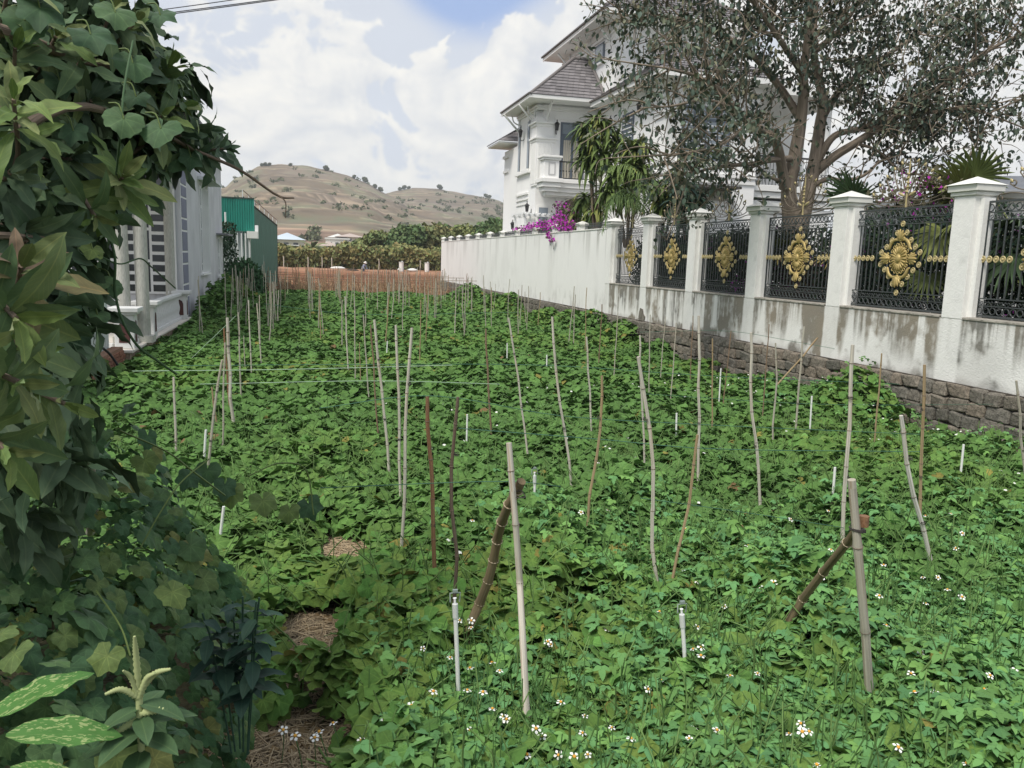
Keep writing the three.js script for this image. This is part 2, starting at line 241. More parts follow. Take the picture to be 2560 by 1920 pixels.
// plinth bays between and under the pillars
part('plinth', uvZY(bx(WX, WX + 0.34, 0.585, 1.585, -25.9, -7.3), -7.3, 18.6, 0.585, 1), M_plinth, wall);
const M_ledge = mat(0.72, 0.70, 0.64, 0.95, { map: stoneTex });
{ // chipped ledge on top of the plinth
  const pts = []; const g = bx(WX - 0.012, WX + 0.35, 1.585, 1.625, -25.52, -7.3);
  for (let i = 0; i + 1 < PZ.length; i++) part('ledge', rbx(WX - 0.016, WX + 0.35, 1.585, 1.628, PZ[i + 1] + PW + 0.003, PZ[i] - PW - 0.003, 0.012), M_ledge, wall);
}
for (const z of PZ) {
  const p = part('pillar', rbx(WX - 0.003, WX + 0.40, 1.586, 3.50, z - PW + 0.02, z + PW - 0.02, 0.015), M_lime, wall);
  // jamb strips where the grille is fixed
  part('jamb', bx(WX + 0.10, WX + 0.30, 1.63, 3.46, z - PW - 0.07, z - PW + 0.019), M_lime, p); part('jamb', bx(WX + 0.10, WX + 0.30, 1.63, 3.46, z + PW - 0.019, z + PW + 0.07), M_lime, p);
  const cap = part('cap', merge([rbx(WX - 0.035, WX + 0.435, 3.50, 3.56, z - PW - 0.03, z + PW + 0.03, 0.012), rbx(WX - 0.07, WX + 0.47, 3.561, 3.665, z - PW - 0.065, z + PW + 0.065, 0.012)]), M_cap, p);
  const py = new THREE.ConeGeometry(0.44, 0.14, 4, 1); py.rotateY(Math.PI / 4); py.translate(WX + 0.2, 3.736, z); part('cap_top', py, M_cap, p);
}
part('solid_panel', uvZY(bx(WX + 0.003, WX + 0.30, 0.60, 3.42, -60, -25.93), -26, 34.5, 0.6, 2.85), M_solid, wall);
part('coping', rbx(WX - 0.02, WX + 0.33, 3.421, 3.465, -60.03, -26.0, 0.012), M_cap, wall);
for (let i = 0; i < 11; i++) { const z = -28.95 - i * 3.08; const p = part('post', rbx(WX - 0.01, WX + 0.31, 3.466, 3.63, z - 0.19, z + 0.19, 0.01), M_lime, wall); part('cap', rbx(WX - 0.05, WX + 0.35, 3.631, 3.70, z - 0.24, z + 0.24, 0.012), M_cap, p); const py = new THREE.ConeGeometry(0.33, 0.11, 4, 1); py.rotateY(Math.PI / 4); py.translate(WX + 0.15, 3.756, z); part('cap_top', py, M_cap, p); }
// footing: bed of mortar with stones set proud of it, one by one as far as they can be told apart
part('mortar_bed', bx(WX - 0.02, WX + 0.5, -0.8, 0.583, -60.1, -7.2), M_mortar, wall);
{
  const R = rng(77), shapes = [];
  for (let k = 0; k < 9; k++) { const g0 = new RoundedBoxGeometry(1, 1, 1, 2, 0.16), p = g0.attributes.position; for (let i = 0; i < p.count; i++) { const x = p.getX(i), y = p.getY(i), z = p.getZ(i); const q = 0.13; p.setXYZ(i, x + q * n2(y * 2.3 + k * 7, z * 2.3), y + q * n2(x * 2.3 + k * 5, z * 2.1 + 3), z + q * 0.8 * n2(x * 2.2 + k * 3, y * 2.2 + 9)); } g0.computeVertexNormals(); metreUV(g0, 0.7); shapes.push(g0); }
  let z = -7.3, count = 0; const far = [];
  for (let row = 0; row < 5; row++) {
    let zz = -7.3 + R() * 0.2; const y1 = 0.57 - row * 0.215 + (R() - 0.5) * 0.01;
    while (zz > -60) {
      const L = 0.2 + R() * 0.27, hh = 0.185 + R() * 0.03, near = zz > -20.3 || row < 1 && zz > -22;
      const drop = row >= 4 ? 0.0 : 0; const m = M_stone[Math.floor(R() * 5)];
      const g = shapes[Math.floor(R() * 9)], s = V(0.16 + R() * 0.05, hh * 1.03, L * 1.02), at = V(WX - 0.015 - R() * 0.02, y1 - hh / 2, zz - L / 2);
      if (near && count < 300 && (row < 4 || zz > -13)) { const o = part('stone', g, m, wall, at.toArray(), [(R() - 0.5) * 0.12, 0, 0]); o.scale.copy(s); count++; }
      else if (!near) { const q = g.clone(); q.applyMatrix4(new THREE.Matrix4().compose(at, new THREE.Quaternion(), s)); far.push(q); }
      zz -= L + 0.018 + R() * 0.012;
    }
  }
  const f = part('far_stones', merge(far), M_stone[1], wall); f.userData.kind = 'stuff';
  // a patch where the render has fallen off, and the drip line of loose render
  part('bare_patch', prism([[0, 0], [0.42, -0.02], [0.5, 0.12], [0.36, 0.2], [0.3, 0.33], [0.1, 0.36], [0.03, 0.2]], 0.012), M_stone[1], wall, [WX - 0.013, 0.6, -22.9], [0, -Math.PI / 2, 0]);
}
// ---- iron grille: local x along the panel, y up, z towards the field ----
const M_iron = mat(0.075, 0.085, 0.085, 0.55, { metalness: 0.35 });
const M_gold = mat(0.46, 0.355, 0.14, 0.5, { metalness: 0.35 });
const M_goldPale = mat(0.50, 0.42, 0.22, 0.55, { metalness: 0.3 });
function spiral(cx, cy, r0, r1, a0, turns, n = 18, dir = 1) { const o = []; for (let i = 0; i <= n; i++) { const t = i / n, a = a0 + dir * turns * Math.PI * 2 * t, r = mix(r0, r1, t); o.push(V(cx + Math.cos(a) * r, cy + Math.sin(a) * r, 0)); } return o; }
function leafSolid(pts, depth) { return prism(pts, depth, 0.006); }
function palmette(h, w) {    // fan of pointed lobes, base at the origin, growing up
  const gs = []; for (let k = -3; k <= 3; k++) { const a = k * 0.33, L = h * (1 - 0.055 * k * k), q = w * 0.20; const g = new THREE.SphereGeometry(1, 8, 6); g.scale(q * 0.62, L * 0.5, 0.022); g.translate(0, L * 0.5, 0.01 * (3 - Math.abs(k))); g.rotateZ(-a); gs.push(g); }
  for (const s of [-1, 1]) gs.push(tube(spiral(s * w * 0.34, h * 0.14, w * 0.16, w * 0.05, s > 0 ? Math.PI : 0, 0.8, 12, s > 0 ? -1 : 1), 0.013, 5));
  const b = new THREE.SphereGeometry(0.028, 8, 6); b.scale(1.2, 1, 0.9); gs.push(b); return merge(gs);
}
function grille(label) {
  const t = thing('iron_grille', label, 'iron grille'), L = 2.47, H = 1.77, N = 19;     // origin at the middle of the bottom rail
  const x0 = -L / 2, x1 = L / 2, rail = (y, h = 0.032) => part('rail', bx(x0, x1, y, y + h, -0.016, 0.016), M_iron, t);
  rail(0); rail(0.165, 0.016); rail(0.275, 0.018); rail(1.475, 0.018); rail(1.585, 0.016); rail(H - 0.032);
  for (const x of [x0, x1 - 0.03]) part('stile', bx(x, x + 0.03, 0.033, H - 0.033, -0.015, 0.015), M_iron, t);
  for (const x of [x0 - 0.09, x1]) for (const y of [0, H - 0.036]) part('lug', bx(x, x + 0.09, y + 0.002, y + 0.034, -0.02, 0.014), M_iron, t);
  const barG = bx(-0.009, 0.009, 0.294, 1.474, -0.009, 0.009), step = L / (N + 1), ringG = new THREE.TorusGeometry(0.052, 0.0095, 5, 14);
  const cG = merge([tube(spiral(-0.026, 0, 0.03, 0.012, -1.2, 0.85, 12, -1), 0.007, 4), tube(spiral(0.026, 0, 0.03, 0.012, Math.PI + 1.2, 0.85, 12, 1), 0.007, 4)]);
  for (let i = 1; i <= N; i++) part('bar', barG, M_iron, t, [x0 + i * step, 0, 0]);
  for (let i = 0; i <= N; i++) for (const [y, s] of [[0.099, 1], [H - 0.107, 1]]) part('ring', ringG, M_iron, t, [x0 + (i + 0.5) * step, y, 0]);
  for (let i = 0; i <= N; i++) for (const y of [0.222, 1.538]) part('scroll', cG, M_iron, t, [x0 + (i + 0.5) * step, y, 0]);
  // gilded rosettes
  const ros = merge([new THREE.TorusGeometry(0.044, 0.012, 5, 14), (() => { const g = new THREE.CylinderGeometry(0.042, 0.042, 0.008, 14); g.rotateX(Math.PI / 2); return g; })(), (() => { const g = new THREE.SphereGeometry(0.018, 8, 6); g.translate(0, 0, 0.008); return g; })()]);
  const cy = 0.885, put = (x, y) => part('rosette', ros, M_goldPale, t, [x, cy + y, 0.02]);
  for (let i = 1; i <= 5; i++) for (const s of [-1, 1]) put(s * (L / 2 - 0.035 - (i - 1) * 0.123), 0);
  put(0, 0.60); put(0, -0.60);
  for (const [x, y] of [[0.118, 0.445], [0.236, 0.315], [0.354, 0.20], [0.475, 0.105]]) for (const s of [-1, 1]) for (const q of [-1, 1]) put(s * x, q * y);
  // the gilded cartouche
  const med = new THREE.Group(); med.name = 'medallion'; med.position.set(0, cy, 0.025); t.add(med);
  const disc = new THREE.SphereGeometry(1, 20, 12); disc.scale(0.185, 0.22, 0.03); part('boss_plate', disc, M_gold, med);
  const petal = new THREE.SphereGeometry(1, 8, 6); petal.scale(0.021, 0.062, 0.02);
  for (let k = 0; k < 20; k++) { const a = k / 20 * Math.PI * 2; part('petal', petal, M_gold, med, [Math.sin(a) * 0.128, Math.cos(a) * 0.155, 0.026], [0, 0, -a]); }
  const c = new THREE.SphereGeometry(1, 14, 10); c.scale(0.062, 0.075, 0.04); part('centre_boss', c, M_gold, med, [0, 0, 0.025]);
  const scal = new THREE.TorusGeometry(0.026, 0.010, 5, 10); for (let k = 0; k < 18; k++) { const a = k / 18 * Math.PI * 2; part('edge_scroll', scal, M_gold, med, [Math.sin(a) * 0.215, Math.cos(a) * 0.25, 0.004]); }
  for (const s of [-1, 1]) for (const q of [-1, 1]) {   // curling leaves above and below the disc
    const pts = curve([[s * 0.03, q * 0.31, 0], [s * 0.13, q * 0.325, 0.02], [s * 0.215, q * 0.265, 0.03], [s * 0.255, q * 0.175, 0.02], [s * 0.285, q * 0.16, 0]], 14);
    const g = tube(pts, (u) => 0.008 + 0.026 * Math.sin(Math.PI * clamp(u * 0.95 + 0.03, 0, 1)), 7); g.scale(1, 1, 0.7); part('curled_leaf', g, M_gold, med);
  }
  const pv = palmette(0.2, 0.22), ph = palmette(0.21, 0.22);
  part('palmette', pv, M_gold, med, [0, 0.315, 0.01]); part('palmette', pv, M_gold, med, [0, -0.315, 0.01], [0, 0, Math.PI]);
  part('palmette', ph, M_gold, med, [0.255, 0, 0.01], [0, 0, -Math.PI / 2]); part('palmette', ph, M_gold, med, [-0.255, 0, 0.01], [0, 0, Math.PI / 2]);
  // scrollwork crest: a fan of curling rods
  const crest = new THREE.Group(); crest.name = 'crest'; crest.position.set(0, H, 0); crest.scale.set(0.93, 0.84, 1); const M_crest = mat(0.15, 0.125, 0.09, 0.6, { metalness: 0.2 }); t.add(crest);
  const rod = (pts, r, m = M_crest) => part('scroll_rod', tube(pts, r, 5), m, crest);
  for (const s of [-1, 1]) {
    for (const [ex, ey, r] of [[0.16, 0.86, 0.075], [0.34, 0.76, 0.08], [0.53, 0.62, 0.08], [0.71, 0.45, 0.08], [0.88, 0.27, 0.075]]) {
      const dx = ex, mid = curve([[s * 0.015, 0.16, 0], [s * dx * 0.42, ey * 0.34 + 0.03, 0], [s * dx * 0.86, ey * 0.62, 0], [s * (dx + r * 0.9), ey, 0]], 16), sp = spiral(s * dx, ey, r, r * 0.3, s > 0 ? 0 : Math.PI, 0.85, 14, s > 0 ? 1 : -1);
      rod([...mid, ...sp.slice(1)], 0.0115);
      const tip = new THREE.SphereGeometry(1, 8, 6); tip.scale(0.026, 0.046, 0.016); part('gilt_leaf', tip, M_goldPale, crest, [s * (dx + r * 0.6), ey + r * 0.75, 0.004], [0, 0, s * -0.7]);
      const sc2 = curve([[s * dx * 0.6, ey * 0.45, 0], [s * dx * 0.52, ey * 0.66, 0], [s * dx * 0.66, ey * 0.74, 0], [s * dx * 0.70, ey * 0.64, 0]], 9); rod(sc2, 0.008);
    }
    rod([...curve([[s * 0.05, 0.02, 0], [s * 0.5, 0.05, 0], [s * 0.9, 0.12, 0], [s * 1.1, 0.10, 0]], 12), ...spiral(s * 1.1, 0.035, 0.075, 0.025, Math.PI / 2, 0.9, 14, s > 0 ? -1 : 1)], 0.0115);
    const lf = new THREE.SphereGeometry(1, 8, 6); lf.scale(0.10, 0.032, 0.018); part('gilt_leaf', lf, M_goldPale, crest, [s * 0.14, 0.27, 0.012], [0, 0, s * 0.42]);
    rod(spiral(s * 0.07, 0.93, 0.07, 0.02, s > 0 ? Math.PI : 0, 1.0, 14, s > 0 ? -1 : 1), 0.010);
    for (let k = 0; k < 3; k++) rod(curve([[s * (0.05 + k * 0.07), 0.0, 0], [s * (0.03 + k * 0.03), 0.09, 0], [s * 0.01, 0.2, 0]], 6), 0.009);
  }
  part('stem', tube(curve([[0, 0, 0], [0, 0.4, 0.004], [0, 0.98, 0]], 8), (u) => 0.022 * (1 - 0.5 * u), 6), M_goldPale, crest);
  for (let k = 0; k < 5; k++) { const g = new THREE.SphereGeometry(1, 8, 6); g.scale(0.055 - k * 0.004, 0.022, 0.02); part('gilt_leaf', g, M_goldPale, crest, [0, 0.32 + k * 0.09, 0.015], [0, 0, 0.25 * (k % 2 ? 1 : -1)]); }
  return t;
}
{
  const names = ['iron grille cut by the right edge of the photo beside the nearest tall pillar', 'largest whole iron grille with gilded medallion, in front of the pale fan palm', 'iron grille with gilded medallion directly below the big tree trunk', 'iron grille with gilded medallion right of the dark strap-leaved shrub, third from the wall end',
    'iron grille with gilded medallion under the arching palm fronds, second from the solid wall', 'smallest full-height iron grille, right beside the solid white wall'];
  const first = grille(names[0]);
  for (let i = 0; i < 6; i++) { const o = i ? cloneAs(first, names[i], 'gilded grilles between the white pillars') : first; o.userData.group = 'gilded grilles between the white pillars'; o.position.set(WX + 0.2, 1.645, (PZ[i] + PZ[i + 1]) / 2); o.rotation.y = -Math.PI / 2; }
}
// low grilles on top of the solid wall
{
  const t = thing('low_grille', 'low dark iron grille on the solid white wall beside the first full grille', 'low grille', [WX + 0.15, 3.468, -27.36], 'low grilles along the top of the solid wall', -Math.PI / 2), L = 2.6;
  for (const y of [0.03, 0.2]) part('rail', bx(-L / 2, L / 2, y, y + 0.016, -0.01, 0.01), M_iron, t);
  const pk = merge([bx(-0.008, 0.008, 0, 0.24, -0.008, 0.008), (() => { const g = new THREE.TorusGeometry(0.034, 0.008, 4, 10); g.translate(0.06, 0.125, 0); return g; })()]);
  for (let i = 0; i < 20; i++) part('picket', pk, M_iron, t, [-L / 2 + 0.08 + i * 0.125, 0, 0]);
  for (let i = 1; i < 11; i++) cloneAs(t, 'low dark iron grille on the white wall, ' + ['', 'half buried under the magenta bougainvillea', 'just past the bougainvillea', 'third span past the bougainvillea', 'fourth past the bougainvillea', 'fifth past the bougainvillea', 'midway along, below the villa corner', 'fourth from its far end', 'third from its far end', 'second from its far end', 'at its far end'][i], 'low grilles along the top of the solid wall', [WX + 0.15, 3.468, -27.41 - i * 3.08]);
}

// ---------- grey house on the left with its veranda ----------
const greyTex = tex(512, 512, (u, v) => { const a = tf(u, v * 0.15, 24, 4, 2), b = tf(u, v, 5, 4, 6), s = sm(0.1, 0.7, a) * 0.10; const k = 0.74 + 0.10 * b - s; return [0.74 * k, 0.75 * k, 0.79 * k]; }, [0.3, 0.3]);
const M_grey = mat(1, 1, 1, 0.95, { map: greyTex }), M_greyTrim = mat(0.62, 0.63, 0.66, 0.9), M_pale = mat(0.62, 0.63, 0.62, 0.9), M_white = mat(0.78, 0.79, 0.79, 0.75);
const M_quoin = mat(0.25, 0.26, 0.36, 0.9, { map: limeTex }), M_dkGlass = new THREE.MeshPhysicalMaterial({ color: new THREE.Color().setRGB(0.03, 0.035, 0.04), roughness: 0.12 }), M_maroon = mat(0.14, 0.05, 0.045, 0.8, { map: stoneTex }), M_tan = mat(0.62, 0.50, 0.38, 0.95, { map: stoneTex });
const M_speck = mat(0.62, 0.62, 0.58, 0.9, { map: tex(256, 256, (u, v) => { const k = 0.75 + 0.3 * tn(u, v, 60, 2) * 0.5 + 0.12 * tf(u, v, 5, 3, 7); return [k * 0.85, k * 0.85, k * 0.82]; }, [1.5, 1.5]) });
const house = thing('grey_house', 'grey rendered house with white barred windows, veranda columns and pale balustrade', 'house');
{
  const x = HOUSE_X;
  part('wall', bx(x - 0.22, x, -0.4, 6.2, -37.5, -25.2), M_grey, house);
  part('wall', bx(-11, x - 0.222, -0.4, 6.2, -25.42, -25.2), M_grey, house);
  part('wall', bx(-11, x - 0.222, -0.4, 6.2, -37.5, -37.3), M_grey, house);
  part('gable', (() => { const g = prism([[-11, 6.2], [x, 6.2], [-7.2, 8.2]], 0.2); g.translate(0, 0, -25.41); return g; })(), M_grey, house);
  const roof = part('roof', quads([[[x + 0.4, 6.12, -24.6], [x + 0.4, 6.12, -38], [-7.2, 8.32, -38], [-7.2, 8.32, -24.6]], [[-7.2, 8.32, -24.6], [-7.2, 8.32, -38], [-11, 6.12, -38], [-11, 6.12, -24.6]]]), mat(0.20, 0.20, 0.22, 0.7, { side: THREE.DoubleSide }), house);
  part('eave_board', bx(x + 0.38, x + 0.43, 6.02, 6.16, -38, -24.6), mat(0.12, 0.12, 0.13, 0.8), roof);
  // quoins beside the corner column: blocks with pale joints
  part('quoin_bed', bx(x - 0.01, x + 0.006, 0.3, 6.0, -26.35, -25.21), M_white, house);
  let y = 0.34; for (let i = 0; y < 5.6; i++) { const h = i % 2 ? 0.30 : 0.55; part('quoin', rbx(x + 0.002, x + 0.022, y, y + h, -26.3, -25.26, 0.006), M_quoin, house); y += h + 0.055; }
  for (const [cx, cz] of [[-3.62, -24.4], [-3.28, -18.35], [-3.62, -18.2], [-6.2, -18.2]]) { const c = part('column', (() => { const g = new THREE.CylinderGeometry(0.125, 0.135, 4.6, 20); g.translate(cx, 2.7, cz); return g; })(), M_speck, house);
    part('collar', (() => { const g = new THREE.CylinderGeometry(0.155, 0.155, 0.09, 20); g.translate(cx, 4.35, cz); return g; })(), M_speck, c); part('column_base', bx(cx - 0.2, cx + 0.2, 0.33, 0.47, cz - 0.2, cz + 0.2), M_speck, c); }
  part('veranda_beam', bx(-8, -3.16, 5.0, 5.3, -25.19, -17.9), M_pale, house);
  part('door_lintel', bx(-8, x - 0.23, 4.05, 4.35, -25.19, -25.05), mat(0.2, 0.2, 0.24, 0.9), house);
  // glazed doors: each leaf a ladder of dark panes in white bars, with a narrow strip beside it
  for (let k = 0; k < 4; k++) {
    const dx = -4.45 - k * 0.95; const d = part('door', bx(dx, dx + 0.9, 1.0, 4.0, -25.16, -25.12), M_white, house);
    for (let j = 0; j < 10; j++) part('pane', bx(dx + 0.26, dx + 0.72, 1.07 + j * 0.285, 1.07 + j * 0.285 + 0.19, -25.118, -25.112), M_dkGlass, d);
    for (const [a, b] of [[1.06, 1.9], [1.98, 2.8], [2.88, 3.9]]) part('side_pane', bx(dx + 0.05, dx + 0.19, a, b, -25.118, -25.112), M_dkGlass, d);
  }
  // tall barred window and a smaller one with their canopies
  const win = (z0, z1, y0, y1, nb) => { const w = part('window', bx(x + 0.001, x + 0.04, y0, y1, z1, z0), M_white, house); const n = nb;
    const L = (z0 - z1 - 0.12) / n; for (let i = 0; i < n; i++) { const a = z0 - 0.06 - i * L; part('pane', bx(x + 0.041, x + 0.046, y0 + 0.1, y1 - 0.75, a - L + 0.09, a - 0.03), mat(0.22, 0.25, 0.27, 0.25), w); part('pane', bx(x + 0.041, x + 0.046, y1 - 0.66, y1 - 0.1, a - L + 0.09, a - 0.03), mat(0.22, 0.25, 0.27, 0.25), w); }
    for (let i = 0; i <= n * 3; i++) { const a = z0 - 0.05 - i * (z0 - z1 - 0.1) / (n * 3); part('window_bar', bx(x + 0.06, x + 0.085, y0 + 0.03, y1 - 0.03, a - 0.016, a + 0.016), M_white, w); }
    for (const yy of [y0 + 0.3, (y0 + y1) / 2, y1 - 0.7]) part('cross_bar', bx(x + 0.05, x + 0.059, yy, yy + 0.05, z1, z0), M_white, w);
    part('sill', bx(x + 0.001, x + 0.1, y0 - 0.07, y0 - 0.003, z1 - 0.06, z0 + 0.06), M_white, w); };
  win(-29.55, -31.7, 1.5, 4.45, 3); win(-35.2, -36.1, 1.25, 2.85, 2);
  part('window_canopy', bx(x + 0.001, x + 0.5, 4.62, 4.72, -32.3, -29.2), M_greyTrim, house); part('window_canopy', bx(x + 0.001, x + 0.45, 2.92, 2.99, -37.4, -34.9), mat(0.22, 0.22, 0.24, 0.9), house);
  part('back_door', bx(x + 0.001, x + 0.03, 0.1, 2.8, -37.3, -36.5), mat(0.5, 0.51, 0.52, 0.8), house);
  // veranda base and balustrade
  part('veranda_base', bx(-9, -3.26, -0.6, 0.28, -25.19, -16.75), M_tan, house); part('base_ledge', rbx(-9, -3.2, 0.281, 0.335, -25.19, -16.7, 0.012), mat(0.6, 0.56, 0.5, 0.9), house);
  const bal = new THREE.Group(); bal.name = 'balustrade'; house.add(bal);
  const rail = (x0, x1, z0, z1) => { part('handrail', rbx(x0, x1, 1.0, 1.08, z0, z1, 0.015), M_pale, bal); part('foot_rail', rbx(x0 + 0.02, x1 - 0.02, 0.336, 0.42, z0, z1, 0.01), M_pale, bal); };
  rail(-3.50, -3.32, -24.35, -19.62); rail(-3.50, -3.32, -19.22, -17.42); rail(-9, -3.62, -17.3, -17.12);
  const prof = [[0.035, 0], [0.05, 0.03], [0.028, 0.1], [0.05, 0.2], [0.058, 0.27], [0.036, 0.38], [0.028, 0.46], [0.046, 0.54], [0.04, 0.58]].map(([a, b]) => new THREE.Vector2(a, b)); const bg = new THREE.LatheGeometry(prof, 10);
  for (let z = -24.1; z < -17.5; z += 0.26) if (Math.abs(z + 19.4) > 0.3) part('baluster', bg, M_pale, bal, [-3.41, 0.42, z]); for (let q = -8.6; q < -3.75; q += 0.3) part('baluster', bg, M_pale, bal, [q, 0.42, -17.21]);
  for (const z of [-17.2, -19.42, -24.55]) { const p = part('pedestal', rbx(-3.58, -3.22, 0.336, 1.0, z - 0.18, z + 0.18, 0.012), M_pale, bal); part('pedestal_cap', merge([rbx(-3.63, -3.17, 1.001, 1.05, z - 0.23, z + 0.23, 0.012), rbx(-3.68, -3.12, 1.051, 1.14, z - 0.28, z + 0.28, 0.015)]), M_pale, p);
    const arch = [[-0.10, 0], [0.10, 0], [0.10, 0.32], [0.07, 0.40], [0, 0.44], [-0.07, 0.40], [-0.10, 0.32]]; part('inset_panel', prism(arch, 0.01), M_maroon, p, [-3.40, 0.45, z + 0.176]); part('inset_panel', prism(arch, 0.01), M_maroon, p, [-3.226, 0.45, z], [0, Math.PI / 2, 0]); }
}
function corrugated(L, H, pitch, amp, skew = 0) {   // x along, y up, ribs towards +z; top edge falls by skew over its length
  const n = Math.round(L / pitch) * 6, pos = [], idx = [], uv = []; for (let i = 0; i <= n; i++) { const q = i / n, f = (i % 6) / 6, z = amp * (f < 0.5 ? 0 : 1) * 1; const zz = amp * sm(0.35, 0.5, f) * (1 - sm(0.83, 1.0, f)); for (let j = 0; j < 2; j++) { pos.push(q * L, j * (H - skew * q), zz); uv.push(q * L, j * H); } }
  for (let i = 0; i < n; i++) { const a = i * 2; idx.push(a, a + 2, a + 1, a + 1, a + 2, a + 3); } const g0 = new THREE.BufferGeometry(); g0.setAttribute('position', new THREE.Float32BufferAttribute(pos, 3)); g0.setAttribute('uv', new THREE.Float32BufferAttribute(uv, 2)); g0.setIndex(idx); const g = g0.toNonIndexed(); g.computeVertexNormals(); return g;
}
const grimeTex = tex(256, 256, (u, v) => { const k = 0.86 + 0.16 * tf(u, v * 0.25, 12, 4, 3) - 0.10 * sm(0.1, 0.6, tf(u, v, 4, 3, 9)); return [k, k, k]; }, [0.4, 0.4]);
{ // corrugated sheet fence, brick footing wall, its pier and the hose
  const f = thing('corrugated_fence', 'pale corrugated sheet fence standing on the low brick wall by the veranda', 'fence', [-3.62, 0.3, -7.0], null, Math.PI / 2);
  const M_sheet = mat(0.62, 0.68, 0.66, 0.5, { metalness: 0.15, map: grimeTex, side: THREE.DoubleSide });
  for (let i = 0; i < 5; i++) part('sheet', corrugated(1.9, 1.55 + (i % 2) * 0.06, 0.17, 0.04), M_sheet, f, [i * 1.92, 0, i % 2 * 0.012]);
  for (const y of [0.4, 1.2]) part('rail', bx(0, 9.6, y, y + 0.05, -0.06, -0.01), mat(0.3, 0.3, 0.3, 0.7), f);
  const b = thing('brick_wall', 'low unplastered orange brick wall below the corrugated fence', 'brick wall');
  part('mortar', bx(-3.55, -3.34, -0.7, 0.36, -16.6, -7.2), mat(0.42, 0.37, 0.31, 1), b);
  const R = rng(5), gs = [[], [], []], g0 = new RoundedBoxGeometry(1, 1, 1, 1, 0.06); metreUV(g0);
  for (let row = 0; row < 13; row++) for (let z = -7.3 - (row % 2) * 0.1; z > -16.5; z -= 0.205) { const q = g0.clone(); q.applyMatrix4(new THREE.Matrix4().compose(V(-3.342 + R() * 0.01, 0.335 - row * 0.083, z - 0.1), new THREE.Quaternion(), V(0.05, 0.07, 0.19))); gs[Math.floor(R() * 3)].push(q); }
  gs.forEach((l, i) => { const m = part('brickwork', merge(l), mat(...[[0.50, 0.22, 0.13], [0.44, 0.19, 0.11], [0.55, 0.29, 0.18]][i], 0.95, { map: stoneTex }), b); m.userData.kind = 'stuff'; });
  for (let z = -7.25; z > -16.5; z -= 0.115) part('brick', g0, mat(0.52, 0.30, 0.2, 0.95, { map: stoneTex }), b, [-3.44, 0.395, z - 0.05]).scale.set(0.2, 0.068, 0.1);
  const p = thing('brick_pier', 'rough brick pier half smeared with mortar among the vine leaves', 'brick pier', [-3.3, -0.4, -11.9]);
  part('core', rbx(-0.17, 0.14, 0, 1.75, -0.16, 0.16, 0.02), mat(0.34, 0.32, 0.3, 1, { map: stoneTex }), p);
  for (let i = 0; i < 19; i++) part('brick', g0, mat(0.46, 0.21, 0.13, 0.95, { map: stoneTex }), p, [0.01 + (i % 2) * 0.02, 0.08 + i * 0.088, 0.15]).scale.set(0.27, 0.07, 0.07);
  lone('hose', tube(curve([[-3.28,0.63,-14.65], [-3.20,0.49,-14.83], [-3.10,0.24,-14.96], [-3.05,0.03,-14.92]], 20), 0.022, 7), mat(0.03, 0.03, 0.035, 0.5), 'black hose bending down from the brick wall into the crop', 'hose');
}
